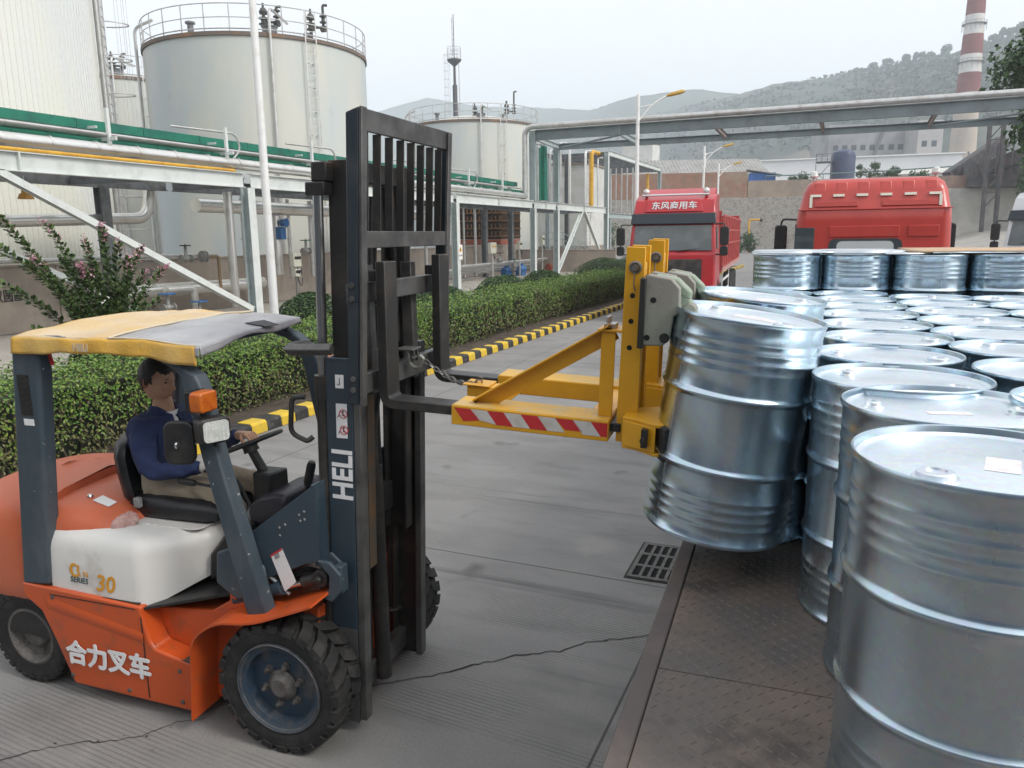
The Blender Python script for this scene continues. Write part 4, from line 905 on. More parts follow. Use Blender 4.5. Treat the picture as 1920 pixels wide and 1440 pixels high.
for s, yc in ((-1, -.285), (1, .285)):
    b = MB(); y0 = yc - .075; y1 = yc + .075     # post: two flanges on a web
    b.hexa([(1.54, y0, 1.725), (1.63, y0, 1.725), (1.63, y0 + .014, 1.725), (1.54, y0 + .014, 1.725)], [(1.548, y0, 2.545), (1.625, y0, 2.545), (1.625, y0 + .014, 2.545), (1.548, y0 + .014, 2.545)])
    b.hexa([(1.54, y1 - .014, 1.725), (1.63, y1 - .014, 1.725), (1.63, y1, 1.725), (1.54, y1, 1.725)], [(1.548, y1 - .014, 2.545), (1.625, y1 - .014, 2.545), (1.625, y1, 2.545), (1.548, y1, 2.545)])
    b.hexa([(1.56, y0 + .014, 1.725), (1.575, y0 + .014, 1.725), (1.575, y1 - .014, 1.725), (1.56, y1 - .014, 1.725)], [(1.57, y0 + .014, 2.51), (1.585, y0 + .014, 2.51), (1.585, y1 - .014, 2.51), (1.57, y1 - .014, 2.51)])
    b.box(1.576, 1.62, yc - .02, yc + .02, 1.75, 2.48)
    po = b.build('post', YEL, GB, bev=.003)
    for z in (2.35, 2.245, 2.135): b = MB(); b.lathe([(0, y0 - .0008), (.011, y0 - .0008), (.011, y0 + .002)], 14, (1.58 + (z - 2.2) * .01, 0, z), axis='y', cap=False); b.build('bolt_hole', HOLE, po)
    b = MB(); b.tube(arcpts((1.588, y0 - .003, 2.465), .021, 0, 2 * math.pi, 18)[:-1], .006, 8, closed=True); b.cyl((1.588, y0 - .03, 2.465), (1.588, y1 + .03, 2.465), .012); b.tube([(1.588, y0 - .012, 2.445), (1.585, y0 - .012, 2.40), (1.592, y0 - .008, 2.37)], .003, 6)
    b.build('pin', mat('oily_pin', (.25, .24, .22), .35, .8), po)
    # brace, gusset upright
    b = MB(); b.angle((.885, yc - .01, 1.835), (1.49, yc - .01, 2.215), .06, -.066, .008, (0, 0, 1))
    if s < 0: b.build('brace', YEL, GB, bev=.002)
    b = MB(); b.box(1.455, 1.515, yc - .05, yc - .04, 1.825, 2.19); b.box(1.455, 1.465, yc - .0395, yc + .05, 1.825, 2.19); b.box(1.44, 1.552, yc - .06, yc + .06, 2.191, 2.202); b.build('gusset', YEL, GB, bev=.002)
    b = MB(); b.box(1.46, 1.51, yc - .03, yc + .03, 2.202, 2.222); b.cyl((1.475, yc - .02, 2.22), (1.475, yc - .02, 2.25), .009, seg=8); b.cyl((1.475, yc + .02, 2.22), (1.475, yc + .02, 2.25), .009, seg=8); b.build('clamp_bolt', GALV, GB, bev=.002)
    # jaw head: side plates with a beak over the drum rim
    JZ = .062 if s < 0 else .02
    yd = -.335 if s < 0 else .285
    hx = [(1.645, 2.115), (1.655, 2.375), (1.665, 2.385), (1.755, 2.372), (1.79, 2.335), (1.797, 2.24), (1.772, 2.225), (1.762, 2.13), (1.735, 2.105), (1.66, 2.10)]
    for q, (dy, k) in enumerate(((-.085, 1.0), (.03, 1.0))):
        b = MB(); b.prism(hx, 'y', yd + dy - .022, yd + dy + .022); jp = b.build('jaw_plate', JAW, GB, loc=(-.012, 0, JZ), bev=.008, seg=3)
        for (x, z) in ((1.69, 2.285), (1.672, 2.135)): b = MB(); b.lathe([(0, yd + dy - .0235), (.0115, yd + dy - .0235), (.0125, yd + dy - .02)], 14, (x, 0, z), axis='y', cap=False); b.build('bolt_hole', HOLE, jp)
        b = MB(); b.lathe([(0, yd + dy - .040), (.010, yd + dy - .040), (.012, yd + dy - .036), (.012, yd + dy - .02)], 12, (1.742, 0, 2.138), axis='y', cap=False); b.lathe([(.020, yd + dy - .0235), (.020, yd + dy - .027), (.013, yd + dy - .027)], 14, (1.742, 0, 2.138), axis='y', cap=False); b.build('pivot_bolt', MASTD, jp)
    b = MB(); b.prism([(1.66, 2.25), (1.665, 2.365), (1.69, 2.38), (1.775, 2.368), (1.832, 2.318), (1.827, 2.283), (1.785, 2.30), (1.72, 2.30)], 'y', yd - .055, yd + .0); b.build('upper_jaw', JAW2, GB, loc=(-.012, 0, JZ), bev=.012, seg=3)
    b = MB(); b.prism([(1.72, 2.19), (1.74, 2.30), (1.79, 2.312), (1.83, 2.288), (1.842, 2.225), (1.832, 2.185), (1.812, 2.18), (1.808, 2.205), (1.79, 2.235), (1.77, 2.21)], 'y', yd - .052, yd + .002); b.build('lower_jaw', JAW2, GB, loc=(-.012, 0, JZ), bev=.010, seg=3)
    b = MB(); b.lathe([(0, yd - .062), (.024, yd - .062), (.028, yd - .052), (.028, yd + .002), (.02, yd + .012), (0, yd + .012)], 16, (1.826, 0, 2.245), axis='y', cap=False); b.build('jaw_roller', JAW, GB, loc=(-.012, 0, JZ))
    b = MB(); b.box(1.636, 1.66, yd - .12, yd + .06, 2.09, 2.37); b.build('back_plate', MASTD, GB, loc=(-.012, 0, JZ), bev=.004)
    # belly bracket with rubber pad
    b = MB(); pts = [(1.60, yd - .10), (1.66, yd - .115), (1.745, yd - .17), (1.775, yd - .165)] + [(2.055 - .305 * math.cos(q), yd - .02 + .305 * math.sin(q)) for q in [-.42 + .84 * i / 10 for i in range(11)]] + [(1.775, yd + .125), (1.745, yd + .13), (1.66, yd + .075), (1.60, yd + .06)]
    b.prism(pts, 'z', 1.785, 1.80); b.prism([(x, y) for x, y in pts], 'z', 1.665, 1.678)
    b.hexa([(1.60, yd - .10, 1.678), (1.745, yd - .168, 1.678), (1.745, yd - .155, 1.678), (1.60, yd - .085, 1.678)], [(1.60, yd - .10, 1.785), (1.745, yd - .168, 1.785), (1.745, yd - .155, 1.785), (1.60, yd - .085, 1.785)])
    bb = b.build('belly_bracket', YEL, GB, loc=(-.02, 0, .06), bev=.003)
    b = MB(); rings = []
    for i in range(17):
        q = -.58 + 1.16 * i / 16; rings.append([(2.055 - r_ * math.cos(q), yd - .02 + r_ * math.sin(q), z) for r_, z in ((.303, 1.655), (.327, 1.655), (.327, 1.795), (.303, 1.795))])
    b.loft(rings); b.build('rubber_pad', mat('black_rubber_pad', (.014, .014, .014), .65, 0, (.03, .03, .03), 12, bump=.2, bsc=40), bb, bev=.006)
    b = MB(); b.box(1.69, 1.715, yd - .178, yd - .145, 1.70, 1.775); b.lathe([(0, yd - .20), (.012, yd - .20), (.012, yd - .15)], 10, (1.70, 0, 1.735), axis='y', cap=False); b.build('pad_bolt', MASTD, bb)
# safety chain to the carriage
CH = mat('steel_chain', (.22, .21, .2), .38, .85, (.1, .09, .08), 20)
b = MB(); P0 = Vector((.50, -.02, 1.935)); P1 = Vector((.80, -.03, 1.842)); n_ = 13
def sag(t): p = P0.lerp(P1, t); p.z -= .045 * math.sin(math.pi * t); p.y += .01 * math.sin(7 * t); return p
for i in range(n_):
    a = sag(i / n_); c = sag((i + 1) / n_); m_ = (a + c) / 2; d = (c - a).normalized(); up = Vector((0, 1, 0)) if i % 2 else d.cross(Vector((0, 1, 0))).normalized(); side = up
    b.tube([m_ + d * math.cos(q) * .019 + side * math.sin(q) * .010 for q in [2 * math.pi * k / 12 for k in range(12)]], .0034, 6, closed=True)
P2 = Vector((.79, .02, 1.85)); P3 = Vector((.56, .04, 1.875))
for i in range(9):
    t = i / 9; a = P2.lerp(P3, t); a.z -= .04 * math.sin(math.pi * t); c = P2.lerp(P3, t + 1 / 9); c.z -= .04 * math.sin(math.pi * (t + 1 / 9)); m_ = (a + c) / 2; d = (c - a).normalized(); up = Vector((0, 1, 0)) if i % 2 else d.cross(Vector((0, 1, 0))).normalized()
    b.tube([m_ + d * math.cos(q) * .018 + up * math.sin(q) * .010 for q in [2 * math.pi * k / 12 for k in range(12)]], .0034, 6, closed=True)
o = b.build('chain', CH, GB); o.matrix_local = GR.inverted() @ FLM
b = MB(); b.tube(bend([(.40, -.02, 1.985), (.42, -.02, 1.905), (.47, -.02, 1.895), (.495, -.02, 1.945), (.475, -.02, 1.96)], .03, 5), [.014] * 3 + [.013] * 60 if False else .012, 10, flat=.7); o = b.build('hook', mat('hook_steel', (.30, .30, .27), .4, .6), GB); o.matrix_local = GR.inverted() @ FLM
b = MB(); b.box(.36, .46, -.075, .03, 1.988, 1.999); b.box(.43, .455, -.045, -.035, 1.93, 1.988); b.box(.43, .455, -.005, .005, 1.93, 1.988); b.lathe([(0, -.05), (.009, -.05), (.009, .012), (0, .012)], 10, (.443, 0, 1.95), axis='y', cap=False); o = b.build('hook_bracket', WORN, GB, bev=.003); o.matrix_local = GR.inverted() @ FLM
# the two lifted drums
def held(x, y, z, tilt, roll, rot): return FLM @ Matrix.Translation((x, y, z)) @ Matrix.Rotation(R(roll), 4, 'X') @ Matrix.Rotation(R(tilt), 4, 'Y') @ Matrix.Translation((0, 0, -.88)) @ Matrix.Rotation(rot, 4, 'Z')
d1 = dup(proto, 'steel drum lifted clear of the deck, nearer of the two hanging in the yellow grab', mat=held(2.06, -.355, 2.24, 7.2, 1.0, 2.3)); d1['group'] = 'steel drums lifted in the grab'
d2 = dup(proto, 'farther of the two lifted drums, only its lid showing behind the nearer one', mat=held(2.09, .265, 2.265, 5.5, 1.0, .4)); d2['group'] = 'steel drums lifted in the grab'
sticker(d1, -.02, -.06, .15, .07, .3)
# ------------------------------------------------------------------ the driver (built in the forklift's local frame)
PM = FLM
SKIN = mat('skin', (0.58, 0.34, 0.225), 0.5, 0, (0.52, 0.28, 0.175), 14, .45, .65)
HAIR = mat('black_hair', (0.010, 0.009, 0.009), 0.45, 0, (.02, .018, .018), 60, bump=.5, bsc=90)
NAVY = mat('navy_cotton', (0.013, 0.025, 0.08), 0.85, 0, (0.022, 0.037, 0.11), 6, .4, .65, bump=.9, bsc=11)
KHAKI = mat('khaki_cotton', (0.40, 0.335, 0.25), 0.9, 0, (0.32, 0.265, 0.20), 5, .4, .65, bump=.9, bsc=10)
SHIRT = mat('white_tshirt', (0.7, 0.7, 0.71), 0.9); SHOE = mat('grey_shoe', (.30, .30, .29), .8, 0, (.15, .15, .15), 8); GLOVE = mat('white_glove', (.6, .58, .54), .9, 0, (.4, .38, .35), 20)
def skin_mesh(chains, root, sub=2):
    """chains: lists of (point, radius) joined where points coincide -> smooth mesh (verts, faces)"""
    me = bpy.data.meshes.new('s'); idx = {}; vs = []; es = []; rad = []
    for ch in chains:
        prev = None
        for p, r_ in ch:
            k = tuple(round(c, 4) for c in p)
            if k not in idx: idx[k] = len(vs); vs.append(p); rad.append(r_)
            i = idx[k]
            if prev is not None and prev != i: es.append((prev, i))
            prev = i
    me.from_pydata(vs, es, []); o = bpy.data.objects.new('s', me); COL.objects.link(o)
    o.modifiers.new('k', 'SKIN'); me.update()
    if not me.skin_vertices: me.skin_vertices.new() if hasattr(me.skin_vertices, 'new') else None
    for i, sv in enumerate(me.skin_vertices[0].data):
        r_ = rad[i]; sv.radius = r_ if isinstance(r_, tuple) else (r_, r_); sv.use_root = False
    me.skin_vertices[0].data[idx[tuple(round(c, 4) for c in root)]].use_root = True
    m = o.modifiers.new('u', 'SUBSURF'); m.levels = sub; m.render_levels = sub
    dg = bpy.context.evaluated_depsgraph_get(); dg.update()
    out = bpy.data.meshes.new_from_object(o.evaluated_get(dg)); bpy.data.objects.remove(o)
    v = [tuple(x.co) for x in out.vertices]; f = [tuple(p.vertices) for p in out.polygons]; bpy.data.meshes.remove(out)
    return v, f
PE = thing('person', 'man in navy jacket and khaki trousers seated at the forklift wheel, looking towards the drums', 'person', mat=PM)
# joints
hip = Vector((-1.17, 0, 1.15)); waist = Vector((-1.18, 0, 1.28)); chest = Vector((-1.165, 0, 1.44)); neck0 = Vector((-1.15, 0, 1.575)); neck1 = Vector((-1.13, -.01, 1.66))
HC = Vector((-1.145, -.03, 1.757))        # head centre
shR, shL = Vector((-1.17, -.185, 1.52)), Vector((-1.15, .185, 1.525))
elR, elL = Vector((-1.06, -.25, 1.275)), Vector((-1.01, .235, 1.32))
wrR, wrL = Vector((-.80, -.13, 1.30)), Vector((-.77, .135, 1.425))
for q in (hip, waist, chest, neck0, neck1, HC, shR, shL): q.x -= .05
for q in (elR, elL): q.x -= .03
knR, knL = Vector((-.68, -.12, 1.135)), Vector((-.66, .13, 1.15)); anR, anL = Vector((-.62, -.11, .80)), Vector((-.56, .13, .80))
def fingers(wr, fwd, palm_n, side, curl, sc=1.0):
    """five curled fingers rooted in the palm: fwd = along the hand, side = towards the thumb, palm_n = out of the palm"""
    out = []; fwd = fwd.normalized(); side = side.normalized(); pn = palm_n.normalized(); base = wr + fwd * .075
    for i, (o_, l) in enumerate(((.028, .070), (.010, .080), (-.009, .076), (-.027, .060))):
        p0 = wr + fwd * .035 + side * o_ * .7; p1 = base + side * o_; ch = [(p0, .011), (p1, .0105)]; d = fwd.copy(); p = p1
        for k, seg in enumerate((.42, .33, .25)):
            a = R(curl * (.8, 1.0, .8)[k]); d = (d * math.cos(a) + pn * math.sin(a)).normalized(); p = p + d * l * seg; ch.append((p, .0095 - .0012 * k))
        out.append(ch)
    t0 = wr + fwd * .022 + side * .018; t1 = wr + fwd * .045 + side * .042 + pn * .012; t2 = t1 + (fwd * .6 + side * .25 + pn * .7).normalized() * .034; t3 = t2 + (fwd * .5 - side * .1 + pn * .9).normalized() * .026
    out.append([(t0, .013), (t1, .0125), (t2, .0105), (t3, .0088)])
    return out
def hand(wr, fwd, pn, side, curl):
    v, f = [], []
    ch = [[(wr - fwd * .03, (.024, .020)), (wr, (.026, .019)), (wr + fwd * .04, (.040, .017)), (wr + fwd * .078, (.038, .014))]]
    out = [skin_mesh(ch, ch[0][1][0], 2)]
    for c in fingers(wr, fwd, pn, side, curl): out.append(skin_mesh([c], c[0][0], 2))
    return out
body = MB()
bd = [[(hip, .08), (waist, .08), (chest, .085), (neck0, .058), (neck1, .052), (HC + Vector((-.008, 0, -.03)), .055)], [(chest, .085), (shR, .036), (elR, .03), (wrR, .027)], [(chest, .085), (shL, .036), (elL, .03), (wrL, .027)],
      [(hip, .08), (hip + Vector((.08, -.09, -.01)), .055), (knR, .04), (anR, .034), (anR + Vector((.12, -.01, -.06)), .035)], [(hip, .08), (hip + Vector((.08, .09, -.01)), .055), (knL, .04), (anL, .034), (anL + Vector((.12, .01, -.06)), .035)]]
v, f = skin_mesh(bd, hip); body.add(v, f)
# hands on the wheel: left over the far rim, right on the near rim
WAX = AX
fl = (Vector((.55, -.1, .35))).normalized()
for wr, fw, pn, sd in ((wrL, Vector((.85, -.25, .10)).normalized(), Vector((.15, .1, -1)).normalized(), Vector((.2, -.9, 0)).normalized()), (wrR, Vector((.9, .2, .05)).normalized(), Vector((.1, -.05, -1)).normalized(), Vector((-.1, .95, 0)).normalized())):
    sd = (sd - fw * sd.dot(fw)).normalized(); pn = (pn - fw * pn.dot(fw)).normalized()
    for v, f in hand(wr, fw, pn, sd, 52): body.add(v, f)
# head
def headpt(q, t, k=1.0):
    """q around (0 = face forward +x), t from chin (-1) to crown (1)"""
    z = t; e = math.sqrt(max(0, 1 - t * t)) ** .85
    cx, sy = math.cos(q), math.sin(q)
    rx = .098 * e; ry = .076 * e
    if t < 0: ry *= 1 - .20 * (-t) ** 1.3; rx *= 1 - .05 * (-t)
    x = rx * cx; y = ry * sy
    if cx < 0 and t < 0: x *= 1 - .22 * (-t)
    if cx > 0 and t < -.1: x += .010 * cx * min(1, (-t) * 1.4)                 # jaw
    zz = z * .118
    if cx > 0:
        g = math.exp(-(y / .016) ** 2)
        x += .024 * g * math.exp(-((t + .30) / .14) ** 2) + .010 * g * math.exp(-((t + .08) / .2) ** 2)      # nose
        x += .006 * math.exp(-((t - .16) / .08) ** 2) * math.exp(-(y / .05) ** 2)                                # brow
        x -= .010 * math.exp(-((t - .02) / .09) ** 2) * math.exp(-((abs(y) - .032) / .017) ** 2)                # eye sockets
        x += .007 * math.exp(-(y / .026) ** 2) * (math.exp(-((t + .55) / .05) ** 2) + math.exp(-((t + .67) / .05) ** 2))   # lips
        x -= .004 * math.exp(-(y / .026) ** 2) * math.exp(-((t + .61) / .025) ** 2)
        x += .008 * math.exp(-(y / .03) ** 2) * math.exp(-((t + .88) / .1) ** 2)                                 # chin
        x += .006 * math.exp(-((t + .18) / .15) ** 2) * math.exp(-((abs(y) - .05) / .018) ** 2)                 # cheekbones
    if cx < -.2 and t > -.2: x *= 1.06
    return Vector((x * k, y * k, zz * k))
HR = Matrix.Rotation(R(6), 3, 'Z') @ Matrix.Rotation(R(9), 3, 'Y')
nu, nv = 72, 60
vs = []
for j in range(nv + 1):
    t = -1 + 2 * j / nv; t = math.sin(t * math.pi / 2)
    for i in range(nu): vs.append(HC + HR @ headpt(2 * math.pi * i / nu, t))
fs = [(j * nu + i, j * nu + (i + 1) % nu, (j + 1) * nu + (i + 1) % nu, (j + 1) * nu + i) for j in range(nv) for i in range(nu)]
body.add(vs, fs)
for s in (-1, 1):     # ears
    c = Vector((-.012, s * .074, -.012)); n_ = len(body.v)
    body.grid(lambda u, w: HC + HR @ (c + Vector((.018 * math.cos(2 * math.pi * u) * math.sin(math.pi * w) - .004, s * (.012 * math.sin(math.pi * w) * (.6 + .4 * abs(math.sin(math.pi * u))) - .004), .032 * math.sin(2 * math.pi * u) * math.sin(math.pi * w) * (1 if math.sin(2 * math.pi * u) > 0 else .85)))), 18, 8)
body.build('body', SKIN, PE, sharp=80)
b = MB()              # eyes, brows, mouth line
for s in (-1, 1):
    p = HC + HR @ Vector((.083, s * .032, .004)); b.m(0); b.tube([p + HR @ Vector((0.001 - abs(k) * .003, k * .013, 0)) for k in (-1, -.4, .4, 1)], [.0022, .0042, .0042, .0022], 8)
    b.m(1); q = HC + HR @ Vector((.093, s * .032, .022)); b.tube([q + HR @ Vector((-abs(k + s * .2) * .008, k * .017, .003 - .002 * k * s)) for k in (-1, -.3, .3, 1)], [.0015, .003, .003, .0015], 6)
b.build('eyes', [mat('dark_eye', (.03, .02, .018), .2), HAIR], PE)
b = MB(); b.tube([HC + HR @ Vector((.1015 - abs(k) * .008, k * .022, -.072)) for k in (-1, -.5, 0, .5, 1)], [.0012, .003, .0034, .003, .0012], 6); b.build('mouth', mat('lips', (.28, .10, .08), .5), PE)
b = MB(); vs = []; fs = []; m_ = {}
for j in range(nv + 1):
    t = math.sin((-1 + 2 * j / nv) * math.pi / 2)
    for i in range(nu):
        q = 2 * math.pi * i / nu; qq = abs((q + math.pi) % (2 * math.pi) - math.pi)      # 0 front .. pi back
        line = .50 - .10 * math.sin(qq * 3) if qq < 1.1 else (.50 - (qq - 1.1) * 1.5 if qq < 1.55 else max(-.62, -.17 - (qq - 1.55) * .55))
        if 1.25 < qq < 1.42: line = min(line, -.12)
        if t > line:
            n3 = noise.noise((math.cos(q) * 6, math.sin(q) * 6, t * 6)); edge = min(1, (t - line) / .16); m_[(j, i)] = len(vs)
            p = headpt(q, min(t, .9999)); k = 1 + (.055 + .10 * max(0, t) + .035 * n3) * edge + .012; vs.append(HC + HR @ Vector((p.x * k - .004 * edge, p.y * k, p.z * (1 + (.05 + .06 * max(0, t)) * edge))))
for j in range(nv):
    for i in range(nu):
        c = [(j, i), (j, (i + 1) % nu), (j + 1, (i + 1) % nu), (j + 1, i)]
        if all(x in m_ for x in c): fs.append(tuple(m_[x] for x in c))
b.add(vs, fs); b.build('hair', HAIR, PE, sharp=80)
# clothing
b = MB(); jk = [[(hip + Vector((-.02, 0, -.03)), (.165, .135)), (waist, (.17, .14)), (chest, (.18, .15)), (chest + Vector((0.01, 0, .10)), (.13, .10)), (neck0 + Vector((.005, 0, -.008)), (.072, .07))],
     [(chest, (.18, .15)), (shR + Vector((.01, .02, -.02)), .085), (shR.lerp(elR, .5) + Vector((0, -.008, 0)), .070), (elR, .064), (elR.lerp(wrR, .55), .052), (wrR - (wrR - elR).normalized() * .035, .042)],
     [(chest, (.18, .15)), (shL + Vector((.01, -.02, -.02)), .085), (shL.lerp(elL, .5) + Vector((0, .008, 0)), .070), (elL, .064), (elL.lerp(wrL, .55), .052), (wrL - (wrL - elL).normalized() * .035, .042)]]
v, f = skin_mesh(jk, hip + Vector((-.02, 0, -.03)), 3)
def wrinkle(v, a=.006):
    return [tuple(Vector(p) + Vector((noise.noise((p[0] * 16, p[1] * 16, p[2] * 22)), noise.noise((p[0] * 16 + 9, p[1] * 16, p[2] * 22)), noise.noise((p[0] * 18, p[1] * 16 + 7, p[2] * 16)))) * a + Vector((0, math.copysign(.4, p[1]) * a, 0)) * math.sin(p[2] * 75 + p[0] * 40)) for p in v]
b.add(wrinkle(v, .008), f); jo = b.build('jacket', NAVY, PE, sharp=80)
b = MB()              # collar
ring = [2 * math.pi * i / 24 for i in range(24)]
rr = []
for k, (r0, dz) in enumerate(((.072, -.03), (.068, .022), (.082, .012), (.098, -.028))):
    rr.append([neck0 + Vector((.006 + r0 * math.cos(q), r0 * .95 * math.sin(q), dz + .012 - .05 * max(0, math.cos(q)) ** 2)) for q in ring])
for k in range(3):
    for i in range(24):
        if i in (0, 23): continue
        b.add([rr[k][i], rr[k][(i + 1) % 24], rr[k + 1][(i + 1) % 24], rr[k + 1][i]], [(0, 1, 2, 3)])
b.build('collar', NAVY, jo, sharp=80)
b = MB(); b.prism([(-.05, -.01), (.05, -.01), (.045, .045), (-.045, .045)], 'z', 0, .004); jp = b.build('pocket_flap', NAVY, jo, bev=.002, mat=frame((-.96, -.105, 1.46), (.35, -.93, .05), (-.25, 0, 1)))
b = MB(); b.grid(lambda u, w: neck0 + Vector((.052 + .018 * (1 - w) + .024 * math.cos((u - .5) * 2.4), .055 * math.sin((u - .5) * 2.4) * (.55 + .45 * w), -.075 + .075 * w)), 12, 8); b.build('shirt', SHIRT, PE, sharp=80)
b = MB(); tr = [[(hip + Vector((0, 0, -.03)), (.145, .105)), (hip + Vector((.10, -.095, -.02)), .098), (hip.lerp(knR, .6) + Vector((0, -.01, .0)), .086), (knR, .074), (knR.lerp(anR, .5) + Vector((.0, 0, 0)), .068), (anR + Vector((0, 0, .02)), .060)],
     [(hip + Vector((0, 0, -.03)), (.145, .105)), (hip + Vector((.10, .095, -.02)), .098), (hip.lerp(knL, .6) + Vector((0, .01, .0)), .086), (knL, .074), (knL.lerp(anL, .5), .068), (anL + Vector((0, 0, .02)), .060)]]
v, f = skin_mesh(tr, hip + Vector((0, 0, -.03)), 3); b.add(wrinkle(v, .009), f); b.build('trousers', KHAKI, PE, sharp=80)
for an, yy in ((anR, -.01), (anL, .01)):
    v, f = skin_mesh([[(an + Vector((-.03, 0, -.045)), (.045, .04)), (an + Vector((.05, yy, -.05)), (.05, .042)), (an + Vector((.15, yy * 2, -.065)), (.048, .03))]], an + Vector((-.03, 0, -.045))); b = MB(); b.add(v, f); b.build('shoe', SHOE, PE, sharp=80)
v, f = skin_mesh([[(wrR - (wrR - elR).normalized() * .045, .036), (wrR, .034), (wrR + Vector((.03, .008, 0)), .030)]], wrR); b = MB(); b.add(v, f); b.build('cuff', GLOVE, PE, sharp=80)
# ------------------------------------------------------------------ pipe rack, gantry, tanks, bund wall, valves, lamp posts
XF, XR = -16.7, -19.8
def hcol(b, x, y, z0, z1, w=.3, h=.3): b.ibeam((x, y, z0), (x, y, z1), w, h, .022, (1, 0, 0))
def base_plate(b, x, y): b.box(x - .24, x + .24, y - .24, y + .24, .1, .125)
rack = thing('pipe_rack', 'long grey steel pipe rack on H columns running along the yard behind the hedge', 'pipe rack')
YS = (4.6, 18.7, 32.2, 41.9, 45.8, 56.6)
for y in YS:
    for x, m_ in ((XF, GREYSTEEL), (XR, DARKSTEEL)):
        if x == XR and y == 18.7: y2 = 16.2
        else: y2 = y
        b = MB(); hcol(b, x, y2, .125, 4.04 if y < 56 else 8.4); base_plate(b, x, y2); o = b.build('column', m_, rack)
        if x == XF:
            b = MB(); b.box(x + .151, x + .156, y - .15, y + .15, .13, 4.03 if y < 56 else 8.39); b.build('column_lit_face', PALESTEEL, o)  # pale sheet paints in the light falling on the yard-side flange
for i in range(len(YS) - 1):
    b = MB(); b.ibeam((XF, YS[i] + .16, 4.25), (XF, YS[i + 1] - .16, 4.25), .2, .42, .02)
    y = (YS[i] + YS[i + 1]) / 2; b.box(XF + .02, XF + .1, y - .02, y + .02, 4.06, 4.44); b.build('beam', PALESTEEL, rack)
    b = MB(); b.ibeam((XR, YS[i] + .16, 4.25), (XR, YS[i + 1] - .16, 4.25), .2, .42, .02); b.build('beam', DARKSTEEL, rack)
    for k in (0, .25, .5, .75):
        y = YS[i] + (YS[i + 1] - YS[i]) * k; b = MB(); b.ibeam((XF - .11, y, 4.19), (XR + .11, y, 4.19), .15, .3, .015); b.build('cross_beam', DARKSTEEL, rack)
for p, q in (((XF, 10.2, 4.5), (XF, 18.5, .42)), ((XR, 9.0, 4.3), (XR, 16.9, .5)), ((XF, 50.8, 4.05), (XF, 45.95, .2)), ((XF, 51.4, 4.05), (XF, 56.4, .2))):
    b = MB(); b.ibeam(p, q, .16, .2, .016, (1, 0, 0)); b.build('brace', PALESTEEL, rack)
for y in range(6, 42, 4):        # stanchions carrying the cable trays and conduits
    b = MB(); b.bar((-17.0, y + .3, 4.46), (-17.0, y + .3, 5.75), .08, .08); b.bar((-16.75, y + .3, 5.02), (-18.1, y + .3, 5.02), .05, .09); b.bar((-17.4, y + .3, 5.33), (-18.3, y + .3, 5.33), .05, .06); b.build('stanchion', PALESTEEL, rack)
def pipe(name, label, pts, r, m_, cat='pipe', group='pipes along the rack', br=.4, seg=14, bands=None):
    b = MB(); b.tube(bend(pts, br, 6), r, seg)
    if bands:
        a, c, st = bands
        k = a
        while k < c: b.cyl((pts[0][0], k, pts[0][2]), (pts[0][0], k + .05, pts[0][2]), r + .008, seg=seg); k += st
    return tag(b.build(name, m_, sharp=50), label, cat, group)
pipe('insulated_pipe', 'thick silver insulated pipe lying along the front of the pipe rack', [(-16.95, 2, 4.755), (-16.95, 40.9, 4.70), (-16.95, 41.4, 4.70), (-17.3, 41.6, 4.7)], .16, INSUL, seg=20, bands=(3, 40, 1.2))
pipe('gas_pipe', 'thin yellow pipe running under the thick silver pipe on the rack beam', [(-16.68, 2, 4.51), (-16.68, 18.3, 4.51), (-17.2, 18.6, 4.51)], .045, YELLOWP)
for i in range(5):
    b = MB(); b.tube(bend([(-17.05 - .2 * i, 2, 5.13 + (.02 if i % 2 else 0)), (-17.05 - .2 * i, 41 - i, 5.10)], .2), .045 + .012 * (i % 2), 10)
    tag(b.build('conduit_pipe', GALV), '%s in the row of grey conduit pipes between the green trays, counted from the yard' % ('first', 'second', 'third', 'fourth', 'fifth')[i], 'pipe', 'grey conduits on the rack')
for z, x0, lab in ((5.42, -17.75, 'upper green metal cable tray along the top of the pipe rack'), (4.93, -17.3, 'lower green metal cable tray under the conduit pipes')):
    b = MB(); y = 2.0
    while y < 41: b.box(x0 - .5, x0 + .05, y, y + 1.985, z - .13, z + .10); b.box(x0 - .51, x0 + .06, y + 1.90, y + 1.984, z + .10, z + .106); y += 2.0
    tag(b.build('cable_tray', GREENP, bev=.006), lab, 'cable tray')
for i, y in enumerate((16.6, 21.4, 27.5, 33.0)):
    b = MB(); b.tube(bend([(-17.3, y, 4.95), (-17.3, y, 5.8), (-16.9, y - 1.2 * 0, 5.78)], .2, 6), .03, 8)
    b2 = MB(); b2.tube(bend([(-17.35, y + .0, 5.62), (-17.0, y + 2.1, 5.62), (-17.0, y + 2.3, 5.2), (-17.1, y + 2.0, 4.85)], .25, 6), .03, 8)
    tag(b2.build('conduit_loop', GALV), 'small bent conduit over the cable tray, %s one along the rack from the left' % ('first', 'second', 'third', 'fourth')[i], 'conduit', 'bent conduits over the tray')
